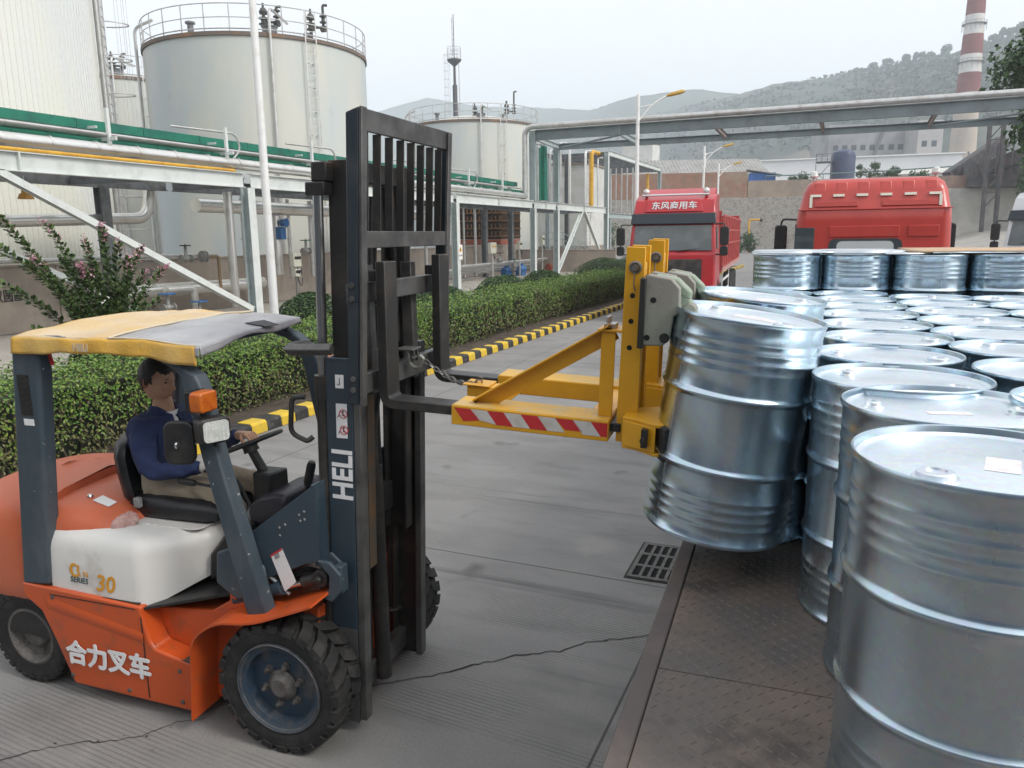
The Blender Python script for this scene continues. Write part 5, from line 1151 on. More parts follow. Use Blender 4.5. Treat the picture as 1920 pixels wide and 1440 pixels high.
# return line with the upright bend under the rack, and the pipes against the bund wall
pipe('return_pipe', 'grey insulated pipe under the rack that turns up at its end, before the ribbed tank', [(-20.0, 2, 2.75), (-20.0, 17.9, 3.2), (-20.0, 18.1, 4.2)], .17, INSUL, br=.5, seg=18)
pipe('wall_pipe', 'thin pipe running along the top of the bund wall', [(-20.3, 2, 2.05), (-20.3, 20.3, 2.02)], .06, GALV)
pipe('downcomer_pipe', 'upright silver pipe beside the first big rack column', [(-18.05, 19.3, 4.0), (-18.05, 19.3, .4)], .14, INSUL, seg=18)
pipe('drain_pipe', 'rusty thin pipe dropping from the flanged valve on the bund wall', [(-19.5, 19.6, 1.98), (-19.5, 20.2, 1.98), (-19.5, 20.2, .7)], .055, mat('rusty_pipe', (.2, .16, .1), .7, .2, (.28, .15, .08), 8), br=.12)
pipe('header_pipe', 'thick weathered pipe lying low along the foot of the bund wall', [(-19.7, 16.7, 1.05), (-19.7, 17.2, 1.0), (-19.7, 22.5, .95)], .21, INSUL, seg=18)
pipe('elbow_pipe', 'silver pipe with a dropped elbow low under the diagonal brace', [(-19.2, 17.6, 1.02), (-19.2, 18.7, 1.02), (-19.2, 18.7, .15)], .13, INSUL, br=.25, seg=16)
pipe('elbow_pipe', 'short silver stub pipe low by the crape myrtle', [(-19.1, 15.2, .15), (-19.1, 15.2, .9), (-19.1, 16.3, .95)], .12, INSUL, br=.25, seg=16)
pipe('riser_pipe', 'stout silver riser with the blue actuator, before the big tank', [(-19.6, 23.3, 4.0), (-19.6, 23.3, 1.2)], .19, INSUL, seg=18)
pipe('riser_pipe', 'short silver riser pipe just left of the white pole', [(-18.6, 21.0, 1.75), (-18.6, 21.0, .1)], .10, INSUL, seg=14)
pipe('tank_main', 'thick horizontal pipe hung under the rack behind the white pole', [(-19.3, 19.2, 3.62), (-19.3, 34, 3.55)], .23, INSUL, seg=18)
for i, (x, y, z0, z1) in enumerate(((-19.9, 21.9, 1, 4), (-19.9, 24.4, 1.0, 4.0), (-20.1, 26.0, 1.0, 4.0), (-19.9, 27.8, .5, 4.0), (-19.4, 28.6, .5, 4), (-19.6, 34.5, .3, 4.0), (-19.0, 37.6, .3, 4), (-19.2, 39.4, .3, 4.0))):
    b = MB(); b.cyl((x, y, z0), (x, y, z1), .05 + .02 * (i % 3)); b.cyl((x, y, (z0 + z1) / 2), (x, y, (z0 + z1) / 2 + .04), .11)
    tag(b.build('riser_pipe', GALV), 'slim grey upright pipe under the rack, %s of eight counted along the rack' % ('first', 'second', 'third', 'fourth', 'fifth', 'sixth', 'seventh', 'eighth')[i], 'pipe', 'slim risers under the rack')
VALVEM = mat('valve_body_paint', (.3, .31, .3), .5, .3, (.2, .17, .13), 10)
def valve(label, x, y, z, r=.2, wm=BLUEV, s=1.0):
    t = thing('gate_valve', label, 'valve', (x, y, z), 0, 'valves along the bund wall')
    b = MB(); b.lathe([(0, -.22), (.13, -.22), (.13, -.18), (.07, -.17), (.09, -.06), (.11, 0), (.09, .06), (.07, .17), (.13, .18), (.13, .22), (0, .22)], 16, (0, 0, -.42), axis='y'); b.cyl((0, 0, -.36), (0, 0, -.15), .07, .045); b.cyl((0, 0, -.15), (0, 0, .08), .014, seg=8); b.bar((-.05, 0, -.2), (-.04, 0, -.01), .02, .03); b.bar((.05, 0, -.2), (.04, 0, -.01), .02, .03); b.build('body', VALVEM, t)
    b = MB(); b.tube(arcpts((0, 0, 0), r, 0, 2 * math.pi, 24, 'xy')[:-1], .02, 8, closed=True)
    for k in range(4): q = k * math.pi / 2; b.bar((0, 0, .0), (r * math.cos(q), r * math.sin(q), 0), .025, .015)
    b.cyl((0, 0, -.02), (0, 0, .03), .035); b.build('handwheel', wm, t); return t
GRW = mat('green_handwheel', (.03, .14, .1), .45)
valve('valve with blue handwheel marked BDO behind it, low before the bund wall', -19.0, 17.45, .92, .25)
valve('valve with blue handwheel beside the foot of the diagonal brace', -18.9, 18.6, .60, .27)
valve('valve with dark wheel on the wall pipe beside the first column', -19.7, 19.0, 2.35, .16, BLACK)
valve('valve with green wheel above the bund wall, left of the mast', -19.6, 25.0, 2.45, .2, GRW)
valve('tall valve with dark wheel under the middle of the rack', -18.4, 40.9, 1.55, .24, BLACK)
valve('small valve with dark wheel near the far rack columns', -18.2, 42.6, 1.15, .2, GRW)
valve('low valve with green wheel beside the far blue pump', -18.6, 43.4, .9, .18, GRW)
text('BDO', .32, INK, None, frame((-20.10, 17.9, 1.55), (0, 1, 0), (0, 0, 1)), name='pipe_stencil', ext=.002); tag(bpy.data.objects['pipe_stencil'], 'black BDO stencil on a plate above the blue valve', 'lettering')
b = MB(); b.lathe([(0, -.07), (.19, -.07), (.19, -.03), (.12, -.02), (.12, .02), (.19, .03), (.19, .07), (0, .07)], 20, (-19.5, 19.55, 1.98), axis='y', cap=False); tag(b.build('pipe_flange', VALVEM), 'round flange pair on the wall pipe by the first column', 'flange')
b = MB(); b.box(-19.55, -19.25, 23.15, 23.45, 2.5, 2.95); b.lathe([(0, -.12), (.13, -.12), (.13, .12), (0, .12)], 16, (-19.2, 23.3, 3.1), axis='x', cap=False); b.tube(arcpts((-19.1, 23.3, 3.1), .15, 0, 2 * math.pi, 20, 'yz')[:-1], .02, 6, closed=True); tag(b.build('valve_actuator', BLUEV, bev=.02), 'blue valve actuator on the stout silver riser', 'actuator')
BOXM = mat('beige_box_paint', (.50, .50, .42), .5)
for i, (x, y, z, w, h, lab) in enumerate(((-18.7, 23.2, 1.75, .42, .5, 'beige electrical box with dark sockets on a post behind the white pole'), (-18.7, 23.2, 1.28, .3, .28, 'small beige box below the bigger one behind the white pole'), (-18.3, 26.6, 1.55, .3, .5, 'grey electrical box on a post just left of the mast'), (-18.4, 39.9, 1.85, .75, .6, 'beige box with three round yellow ends on a rack post'), (-18.2, 43.4, 1.95, .4, .5, 'beige electrical box near the far rack columns'), (-18.2, 47.2, 2.2, .35, .6, 'narrow beige box on a column beside the white hut'))):
    t = thing('junction_box', lab, 'electrical box', (x, y, z), 0, 'electrical boxes under the rack')
    b = MB(); b.box(-.1, .1, -w / 2, w / 2, -h / 2, h / 2); b.build('case', BOXM, t, bev=.02)
    b = MB(); b.cyl((0, 0, -z + .1), (0, 0, -h / 2), .05, seg=8); b.build('post', GALV, t)
    b = MB()
    for j in (-1, 0, 1): b.lathe([(0, .1), (.06, .1), (.06, .12), (0, .12)], 12, (0, j * w * .28, h * .15), axis='x')
    b.build('socket', YELLOWP if i == 3 else BLACK, t)
    b = MB(); b.tube(bend([(.05, 0, -h / 2), (.1, .05, -h / 2 - .3), (.05, .25, -h / 2 - .35), (.02, .3, -h / 2 - .05)], .12, 6), .02, 6); b.build('cable', BLACK, t)
lampm = mat('lamp_ochre_paint', (.42, .2, .02), .45)
t = thing('hanging_lamp', 'ochre explosion-proof lamp hanging under the rack at the left edge', 'lamp', (-17.5, 12.3, 3.56)); t.scale = (.6, .6, .75)
b = MB(); b.lathe([(0, .42), (.05, .42), (.05, .34), (.12, .31), (.13, .12), (.20, .09), (.22, .06), (.28, -.05), (.28, -.07), (0, -.04)], 20, cap=False); b.build('housing', lampm, t)
b = MB(); b.cyl((0, 0, .42), (0, 0, .62), .02); b.build('stem', GALV, t)
# machinery in the strip below the rack
for i, (x, y, z, r_, m_, lab) in enumerate(((-18.4, 44.1, .45, .26, BLUEV, 'blue pump motor on the ground under the far rack'), (-18.9, 43.0, .45, .2, BLUEV, 'second blue pump motor left of the first under the far rack'), (-18.4, 49.3, .4, .24, mat('rust_red_paint', (.25, .05, .03), .6), 'rust red pump on the ground by the white hut'))):
    b = MB(); b.lathe([(0, -.45), (r_ * .8, -.45), (r_, -.4), (r_, .3), (r_ * .6, .38), (r_ * .3, .4), (r_ * .3, .6), (0, .6)], 18, (x, y, z), axis='y', cap=False); b.box(x - .2, x + .2, y - .4, y + .3, .1, z - r_ * .6); b.box(x - .1, x + .1, y - .15, y + .15, z + r_ * .7, z + r_ + .12)
    for k in range(6): b.box(x - r_ - .015, x + r_ + .015, y - .35 + k * .1, y - .33 + k * .1, z - .05, z + .05)
    tag(b.build('pump_motor', m_, bev=.01), lab, 'pump')
for i in range(4): pipe('process_pipe', '%s of the low process pipes between the pumps under the rack' % ('lowest', 'second', 'third', 'highest')[i], [(-19.3 + .25 * i, 33 + i, .45 + .17 * i), (-19.3 + .25 * i, 50, .45 + .17 * i)], .07 + .015 * (i % 2), GALV, group='low process pipes')
# bund wall with stencilled characters
b = MB(); b.box(-20.75, -20.5, 2, 46, .1, 1.86); b.box(-20.78, -20.47, 2, 46, 1.861, 1.93)
for y in (8, 15, 22, 29, 36): b.box(-20.499, -20.44, y, y + .3, .1, 1.85)
bw = tag(b.build('bund_wall', CONC, bev=.015), 'tan concrete bund wall in front of the storage tanks', 'wall')
text('双圆區', .36, mat('stencil_black', (.035, .03, .03), .9), bw, frame((-20.49, 13.56, 1.10), (0, 1, 0), (0, 0, 1)), ext=.003, off=.006, sx=.78)
b = MB(); b.box(-21, -13.8, 49.0, 49.3, .0, 1.5); b.box(-21.03, -13.77, 48.97, 49.33, 1.501, 1.57); tag(b.build('bund_wall', CONC, bev=.015), 'low concrete wall between the rack columns and the white hut', 'wall')
# storage tanks
TANKM = mat('tank_paint', (.47, .52, .53), .5, 0, (.57, .57, .51), .35, .42, .62, stretch=(1, 1, .25), dirt=(.42, .39, .33), dsc=1.1, dlo=.66, dhi=.85)
ROOFM = mat('tank_roof_paint', (.58, .58, .55), .6, 0, (.5, .48, .42), .8); RUSTRIM = mat('rusty_rim', (.16, .13, .11), .8, 0, (.28, .16, .09), 1.5, .5, .7)
def ladder(b, base, top, out, w=.5, step=.3, cage=0, rr=.022):
    base, top, out = Vector(base), Vector(top), Vector(out).normalized(); d = (top - base).normalized(); sd = d.cross(out).normalized()
    for s in (-1, 1): b.bar(base + sd * s * w / 2, top + sd * s * w / 2, .05, .02, out)
    L_ = (top - base).length; k = step
    while k < L_: p = base + d * k; b.bar(p - sd * w / 2, p + sd * w / 2, rr, rr, out); k += step
    if cage:
        k = cage
        while k < L_ + .01:
            p = base + d * k; b.tube([p + sd * math.cos(q) * w * .75 + out * (math.sin(q) * .75 + .03) for q in [math.pi * i / 12 for i in range(13)]], .022, 5); k += 1.1
        for q in (.2, .32, .5, .68, .8): q *= math.pi; b.bar(base + d * cage + sd * math.cos(q) * w * .75 + out * (math.sin(q) * .75), top + sd * math.cos(q) * w * .75 + out * (math.sin(q) * .75), .03, .01, out)
def storage_tank(label, cx, cy, R_, H_, fit):
    t = thing('storage_tank', label, 'tank', (cx, cy, 0), 0, 'round steel storage tanks')
    f = Vector((-cx, -cy, 0)).normalized(); rt = Vector((-f.y, f.x, 0))
    def P(a, r, z): q = R(a); return f * math.cos(q) * r + rt * math.sin(q) * r + Vector((0, 0, z))
    b = MB(); prof = [(R_, .1)]
    prof += [(R_, H_)]; b.lathe(prof, 96, cap=False); b.build('shell', TANKM, t, sharp=60)
    b = MB(); b.lathe([(R_ + .001, H_ - .14), (R_ + .07, H_ - .13), (R_ + .07, H_ + .03), (R_ - .05, H_ + .05)], 96, cap=False); b.build('rim', RUSTRIM, t)
    b = MB(); b.lathe([(R_ - .05, H_ + .04), (R_ * .5, H_ + .62), (0, H_ + .95)], 64, cap=False); b.build('roof', ROOFM, t)
    b = MB(); n_ = 30
    for z, r_ in ((H_ + 1.12, .024), (H_ + .58, .02), (H_ + .14, .03)): b.tube([P(360 * k / 72, R_ + .02, z) for k in range(72)], r_, 5, closed=True)
    for k in range(n_): b.cyl(P(360 * k / n_, R_ + .02, H_ + .0), P(360 * k / n_, R_ + .02, H_ + 1.12), .024, seg=6)
    b.build('railing', GALV, t)
    b = MB(); ladder(b, P(25, R_ + .2, .5), P(25, R_ + .2, H_ + 1.1), P(25, 1, 0)); 
    for z in range(1, int(H_)):
        for q in (23.5, 26.5): b.bar(P(q, R_, z), P(q, R_ + .2, z), .04, .02)
    b.build('ladder', GALV, t)
    b = MB(); b.tube(bend([P(6, R_ + .15, .3), P(6, R_ + .15, H_ + 1.0), P(14, R_ - .8, H_ + .9), P(26, R_ - 2, H_ + 1.0)], .3, 4), .06, 8); b.tube(bend([P(-82, R_ + .25, .3), P(-82, R_ + .25, H_ + .9), P(-76, R_ - .5, H_ + 1.2)], .3, 4), .07, 8); b.tube([P(-79, R_ + .25, .3), P(-79, R_ + .25, H_ + .4)], .05, 8); b.build('riser', GALV, t)
    for a, r_ in ((-38, R_ - .7), (40, R_ - 1.6)):
        b = MB(); b.lathe([(.13, 0), (.13, .45), (.2, .47), (.22, .5), (.2, .56), (0, .58)], 14, P(a, r_, H_ + .1), cap=False); b.build('vent', DARKSTEEL, t)
    b = MB(); b.lathe([(.32, .15), (.32, .5), (.36, .51), (.36, .56), (0, .57)], 18, P(8, R_ - 1.1, H_), cap=False); b.build('hatch', DARKSTEEL, t)
    for a, r_, k in fit:
        b = MB(); p = P(a, r_, H_ + .2)
        b.cyl(p, p + Vector((0, 0, 1.0 * k)), .07); b.lathe([(0, .42), (.22, .42), (.22, .46), (.12, .5), (.12, .62), (.22, .66), (.22, .7), (0, .7)], 14, p, cap=False); b.lathe([(0, .85), (.17, .85), (.19, .95), (.1, 1.1), (.05, 1.12), (.05, 1.3), (0, 1.3)], 14, p, cap=False)
        q = p + rt * .55; b.tube(bend([p + Vector((0, 0, .55)), q + Vector((0, 0, .55)), q + Vector((0, 0, 1.5 * k)), q + Vector((0, 0, 1.5 * k)) + rt * .2], .15, 4), .06, 8); b.lathe([(0, .75), (.16, .75), (.16, .8), (.08, .83), (.08, .97), (.16, 1.0), (.16, 1.05), (0, 1.05)], 12, q, cap=False); b.lathe([(0, -.1), (.14, -.1), (.14, .1), (0, .1)], 12, q + Vector((0, 0, .5)), axis='x', cap=False)
        b.build('valve_cluster', mat('dark_fittings', (.09, .09, .085), .5, .4), t)
    return t
T1 = storage_tank('big pale storage tank with rooftop railing and valves, right of the ribbed tank', -26.75, 31.4, 5.08, 11.05, ((34, 4.2, 1.0), (5, 3.9, .8)))
T3 = storage_tank('smaller looking pale storage tank in front of the thin flare stack', -27.5, 56.5, 5.0, 10.75, ((36, 4.2, 1.3), (3, 2.4, .7)))
T2 = dup(T1, 'partly hidden storage tank glimpsed between the ribbed tank and the big tank', loc=(-41.5, 36.0, .4))
# ribbed insulated tank at the left edge
RIBM = mat('white_ribbed_cladding', (.66, .67, .66), .5, 0, (.70, .70, .62), .3, .4, .62, stretch=(1, 1, .3))
t = thing('insulated_tank', 'tall white tank clad in ribbed sheet, at the left edge of the picture', 'tank', (-27.0, 15.9, 0)); b = MB(); Rr = 5.1; N = 190; ring = []
for k in range(N):
    for da, dr in ((0, 0), (.42, 0), (.5, .022), (.72, .022), (.80, 0)): q = 2 * math.pi * (k + da) / N; ring.append(((Rr + dr) * math.cos(q), (Rr + dr) * math.sin(q)))
b.loft([[(x, y, z) for x, y in ring] for z in (.1, 5.0, 9.9, 14.9, 16)]); b.build('cladding', RIBM, t, sharp=20)
b = MB(); q = Vector((.642 + .25, .767, 0)).normalized(); ladder(b, q * (Rr + .35) + Vector((0, 0, .4)), q * (Rr + .35) + Vector((0, 0, 16)), q, .55, .3, 2.5); q2 = Vector((.45, .86, 0)).normalized(); b.cyl(q2 * (Rr + .25) + Vector((0, 0, .2)), q2 * (Rr + .25) + Vector((0, 0, 16)), .09); q3 = Vector((.55, .83, 0)).normalized(); b.cyl(q3 * (Rr + .3) + Vector((0, 0, .2)), q3 * (Rr + .3) + Vector((0, 0, 16)), .06); b.build('caged_ladder', GALV, t)
b = MB(); b.lathe([(Rr + .03, 16), (Rr * .5, 16.6), (0, 16.8)], 48, cap=False); b.build('roof', RIBM, t)
# pale pole and street lamps
t = thing('light_pole', 'tall white painted pole standing behind the hedge, in front of the pipe rack', 'pole', (-10.6, 12.39, .05))
b = MB(); b.cyl((0, 0, 0), (0, 0, 9.5), .088, .062, 20); b.lathe([(.16, 0), (.16, .03), (.09, .05)], 16, cap=False); b.build('shaft', WHITE, t)
b = MB(); b.tube(bend([(0, 0, 9.4), (.2, 0, 9.9), (1.6, 0, 10.3)], .4, 5), .035, 8); b.build('arm', WHITE, t)
def street_lamp(label, x, y, s=1.0, h=8.9):
    t = thing('street_lamp', label, 'street lamp', (x, y, 0), 0, 'street lamps along the yard')
    b = MB(); b.cyl((0, 0, 0), (0, 0, h - .35), .11, .075, 16); b.lathe([(.2, .1), (.2, .14), (.11, .2)], 12, cap=False); b.build('pole', WHITE, t)
    b = MB(); b.tube(bend([(0, 0, h - 1.5), (.6, .25, h - .75), (1.25, .5, h - .38)], .5, 5), .035, 8); b.tube([(0, 0, h - .9), (.55, .22, h - .8)], .025, 8); b.build('arm', WHITE, t)
    b = MB(); dx = Vector((.90, .36, .22)).normalized(); p = Vector((1.15, .46, h - .44)); b.loft([[p + dx * k + Vector((-dx.y, dx.x, 0)) * w * a + Vector((0, 0, c * hh)) for a, c in ((-1, 0), (-.8, 1), (.8, 1), (1, 0), (.7, -.6), (-.7, -.6))] for k, w, hh in ((0, .06, .05), (.2, .13, .09), (.65, .15, .10), (.82, .08, .05))]); b.build('lamp_head', mat('ochre_lamp_paint', (.50, .30, .05), .5), t, bev=.01); return t
street_lamp('tallest street lamp with ochre head, rising behind the front red truck cab', -8.9, 34.9)
street_lamp('second street lamp with ochre head, seen just under the gantry beam', -9.75, 57.2)
street_lamp('third and farthest street lamp, before the corrugated shed', -11.0, 72.2)
# warning sign on the second column
t = thing('warning_sign', 'white hazard sign with yellow triangle on a rack column', 'sign', (-16.53, 32.3, 1.8))
b = MB(); b.box(0, .012, -.2, .2, -.34, .34); b.build('board', DECALW, t)
b = MB(); b.prism([(-.155, .02), (.155, .02), (0, .29)], 'x', .0125, .015); b.build('triangle', mat('sign_yellow', (.70, .40, .02), .5), t)
b = MB(); b.prism([(-.02, .06), (.02, .06), (.045, .13), (.0, .22), (-.045, .13)], 'x', .0152, .017); b.build('symbol', INK, t)
text('当心触电', .085, INK, t, frame((.0155, 0, -.16), (0, 1, 0), (0, 0, 1)), name='sign_lettering')
# gantry across the lane
g = thing('gantry', 'grey steel pipe gantry spanning the yard above the trucks', 'gantry')
for y, z1 in ((41.9, 8.3), (45.8, 7.9)):
    b = MB(); hcol(b, XF, y, 4.5, z1, .3, .34); b.build('post', GREYSTEEL, g)
GANT = mat('dull_gantry_paint', (.22, .265, .275), .6, 0, (.16, .19, .20), 1.2, .45, .7, dirt=(.25, .18, .13), dsc=3, dlo=.66, dhi=.8)
b = MB(); b.ibeam((XF + .18, 41.9, 8.02), (16, 41.9, 8.02), .3, .52, .025); b.build('beam', GANT, g)
b = MB(); b.ibeam((XF + .16, 45.8, 7.78), (16, 45.8, 7.70), .3, .34, .025); b.build('beam', GANT, g)
for x in (-16.5, -11.65, -6.6, -1.6, 3.35, 8.3):
    b = MB(); b.ibeam((x, 42.06, 7.86), (x, 45.64, 7.76), .15, .26, .016); b.box(x - .012, x + .012, 41.72, 41.745, 7.8, 8.25); b.build('cross_beam', GREYSTEEL if x < -10 else mat('rusty_beam', (.26, .22, .21), .6, .1, (.2, .13, .1), 3), g)
b = MB(); b.tube([(-16.3, 45.6, 7.7), (-11.7, 42.2, 7.8)], .06, 6); b.build('wind_brace', GANT, g); b = MB(); b.tube([(3.4, 45.6, 7.66), (8.2, 42.2, 7.75)], .05, 6); b.build('wind_brace', GANT, g)
for x in (16,):
    b = MB(); hcol(b, 15.8, 41.9, 0, 7.7); b.build('post', GREYSTEEL, g); b = MB(); hcol(b, 15.8, 45.8, 0, 7.5); b.build('post', GREYSTEEL, g)
pipe('gantry_pipe', 'silver pipe climbing the left post and running along the top of the gantry', [(-17.05, 41.55, 4.9), (-17.05, 41.55, 8.46), (16, 41.75, 8.46)], .15, GALV, br=.55, seg=18)
pipe('gantry_pipe', 'thin pipe lying behind the silver one on top of the gantry', [(-16.6, 42.2, 8.36), (16, 42.3, 8.36)], .06, GALV)
# upright pipes between the gantry posts and the upper rack level beyond
for i, (x, y, r_, m_, z1) in enumerate(((-17.3, 43.2, .06, GALV, 7.8), (-17.3, 43.7, .08, GALV, 7.8), (-17.3, 44.2, .06, GALV, 7.8), (-17.4, 46.6, .06, GALV, 7.7), (-17.4, 47.8, .07, GALV, 8.1), (-17.4, 48.4, .1, GALV, 8.3), (-17.4, 50.3, .09, INSUL, 8.3), (-17.5, 54.0, .09, INSUL, 8.3), (-17.5, 57.0, .06, INSUL, 8.1))):
    b = MB(); b.tube(bend([(x, y, 4.5), (x, y, z1), (x, y + 1.2, z1 + .1)], .25, 5), r_, 10); tag(b.build('upright_pipe', m_), '%s upright grey pipe counted from the gantry post towards the hut' % ('first', 'second', 'third', 'fourth', 'fifth', 'sixth', 'seventh', 'eighth', 'ninth')[i], 'pipe', 'upright pipes on the far rack')
pipe('gas_riser', 'bright yellow upright pipe with a bent top beyond the gantry', [(-17.5, 55.4, 4.45), (-17.5, 55.4, 8.42), (-17.5, 57.6, 8.42)], .16, YELLOWP, br=.4)
pipe('gas_riser', 'farther yellow upright pipe under the upper rack', [(-17.5, 72.7, 4.0), (-17.5, 72.7, 8.0)], .13, YELLOWP)
for i, (x, lab) in enumerate(((-17.15, 'green upright cable duct nearer the gantry post'), (-17.75, 'second green upright cable duct behind the first'))):
    b = MB(); b.box(x - .12, x + .12, 44.6 + .55 * i, 45.05 + .55 * i, 4.6, 7.75); tag(b.build('cable_duct', GREENP, bev=.01), lab, 'cable duct')
u = thing('upper_rack', 'upper steel frame with pale edge beam beyond the gantry', 'pipe rack')
for y in (57.0, 74.0):
    for x in (XF, -21.5):
        if y > 57 or x < -17: b = MB(); hcol(b, x, y, .1, 8.25); b.build('column', GREYSTEEL, u)
for x, m_ in ((XF, PALESTEEL), (-21.5, DARKSTEEL)):
    b = MB(); b.ibeam((x, 57.0, 8.42), (x, 74.2, 8.42), .2, .36, .02); b.build('edge_beam', m_, u)
for k in range(7): b = MB(); b.ibeam((XF - .11, 57.2 + k * 2.8, 8.36), (-21.39, 57.2 + k * 2.8, 8.36), .15, .3, .015); b.build('cross_beam', DARKSTEEL, u)
b = MB(); b.ibeam((XF, 57.2, 3.9), (XF, 74, 3.9), .2, .36, .02); b.build('lower_beam', GREYSTEEL, u)
b = MB(); b.ibeam((XF, 73.5, .3), (XF, 66, 3.7), .12, .16, .014, (1, 0, 0)); b.build('brace', PALESTEEL, u)
for i in range(9):
    x = XF - .5 - i * .5; b = MB(); b.tube(bend([(x, 68, 8.2), (x, 68, 4.1), (x, 68.6, 3.95), (x, 69.2, 4.3)], .3, 5), .07, 8); tag(b.build('hanging_pipe', GALV), '%s hanging pipe under the upper frame, counted from the yard side' % ('first', 'second', 'third', 'fourth', 'fifth', 'sixth', 'seventh', 'eighth', 'ninth')[i], 'pipe', 'pipes hanging under the upper frame')
# cooling tower of brown slats
ct = thing('cooling_tower', 'brown timber cooling tower with rows of dark louvres seen under the rack', 'cooling tower')
WOODB = mat('brown_timber', (.17, .085, .035), .8, 0, (.1, .05, .02), 6); WOODD = mat('dark_louvre', (.03, .018, .012), .9); REDB = mat('red_base', (.33, .10, .06), .7, 0, (.25, .08, .05), 3)
b = MB(); b.box(-24.5, -20.9, 46.7, 50, 2.3, 4.35); b.build('body', WOODD, ct)
b = MB()
for k in range(4): b.box(-24.52, -20.86, 46.58, 46.69, 2.45 + k * .5, 2.53 + k * .5); b.box(-20.899, -20.85, 46.7, 50, 2.45 + k * .5, 2.53 + k * .5)
for k in range(4):
    for i in range(13): b.box(-24.5 + i * .295, -24.44 + i * .295, 46.60, 46.68, 2.531 + k * .5, 2.80 + k * .5)
    for i in range(9): b.box(-20.89, -20.855, 46.8 + i * .35, 46.86 + i * .35, 2.531 + k * .5, 2.80 + k * .5)
b.build('louvre_frame', WOODB, ct)
b = MB(); b.box(-24.5, -20.9, 46.62, 50, 1.95, 2.28)
for k in range(3): b.box(-24.5, -20.88, 46.56, 46.615, 1.98 + k * .1, 2.02 + k * .1)
b.build('base_band', REDB, ct); b = MB(); b.box(-24.6, -20.8, 46.5, 50, .1, 1.94); b.build('basin', CONC, ct)
# white hut with stairs
h = thing('plant_hut', 'white rendered hut behind the rack with a steel stair at its side', 'hut')
HUTM = mat('white_render', (.62, .62, .60), .7, 0, (.55, .54, .5), 1.2)
b = MB(); b.box(-23.6, -19.45, 60.5, 66, 1.6, 8.0); b.build('wall', HUTM, h, bev=.02); b = MB(); b.box(-23.7, -19.35, 60.4, 66.1, .1, 1.59); b.build('plinth', CONC, h)
b = MB(); b.hexa([(-23.7, 60.4, 8.0), (-19.35, 60.4, 8.0), (-19.35, 66.1, 8.0), (-23.7, 66.1, 8.0)], [(-23.7, 60.4, 8.25), (-19.35, 60.4, 8.12), (-19.35, 66.1, 8.12), (-23.7, 66.1, 8.25)]); b.build('roof', CONC, h)
st = thing('steel_stair', 'grey steel stair with handrails leading up to the white hut', 'stair'); b = MB()
for y in (55.9, 56.7): b.bar((-19.9, y, 1.75), (-17.4, y, .15), .06, .2)
b.box(-21.4, -19.9, 55.9, 56.7, 1.66, 1.72)
for k in range(8): b.box(-19.85 + k * .31, -19.6 + k * .31, 55.93, 56.67, 1.5 - k * .2, 1.53 - k * .2)
b.build('flight', GREYSTEEL, st); b = MB()
for y in (55.9, 56.7):
    for dz in (.5, 1.0): b.tube([(-21.4, y, 1.7 + dz), (-19.9, y, 1.7 + dz), (-17.4, y, .15 + dz)], .025, 6)
    for k in range(5): b.cyl((-19.9 + k * .62, y, 1.75 - k * .4), (-19.9 + k * .62, y, 2.75 - k * .4), .025, seg=6)
    for x in (-21.4, -20.7): b.cyl((x, y, 1.7), (x, y, 2.7), .025, seg=6)
b.build('handrail', GREYSTEEL, st)
b = MB(); ladder(b, (-19.2, 59.8, 1.6), (-19.2, 59.8, 8.2), (.4, -1, 0), .45, .3, 2.2); tag(b.build('caged_ladder', GALV), 'caged ladder fixed beside the white hut', 'ladder')
# flare stack
f = thing('flare_stack', 'thin dark flare stack with round platform and ladder behind the smaller tank', 'flare stack', (-53.9, 104.9, 0))
b = MB(); b.cyl((0, 0, 0), (0, 0, 24.0), .38, .34, 16); b.cyl((0, 0, 24.0), (0, 0, 27.5), .2, .16, 12); b.cyl((0, 0, 27.5), (0, 0, 33.6), .07, .05, 8); b.cyl((-.25, 0, 28), (-.25, 0, 33.2), .03, seg=6)
for k in range(6): b.bar((-.25, 0, 28.6 + k * .8), (0, 0, 28.6 + k * .8), .04, .04)
b.build('stack', mat('dark_stack', (.10, .10, .105), .6), f)
b = MB(); b.lathe([(.2, 26.6), (1.0, 27.3), (1.05, 27.5), (0, 27.5)], 20, cap=False); b.build('platform', DARKSTEEL, f)
b = MB()
for z in (28.0, 28.5, 29.1): b.tube(arcpts((0, 0, z), 1.0, 0, 2 * math.pi, 20, 'xy')[:-1], .03, 5, closed=True)
for k in range(8): q = k * math.pi / 4; b.cyl((math.cos(q), math.sin(q), 27.5), (math.cos(q), math.sin(q), 29.1), .03, seg=5)
b.build('railing', GALV, f)
b = MB(); ladder(b, (-.75, -.3, 2), (-.75, -.3, 28.3), (-.6, -.8, 0), .5, .6, 3); b.cyl((.85, 0, 0), (.7, 0, 27), .05, seg=6); b.build('ladder', GALV, f)
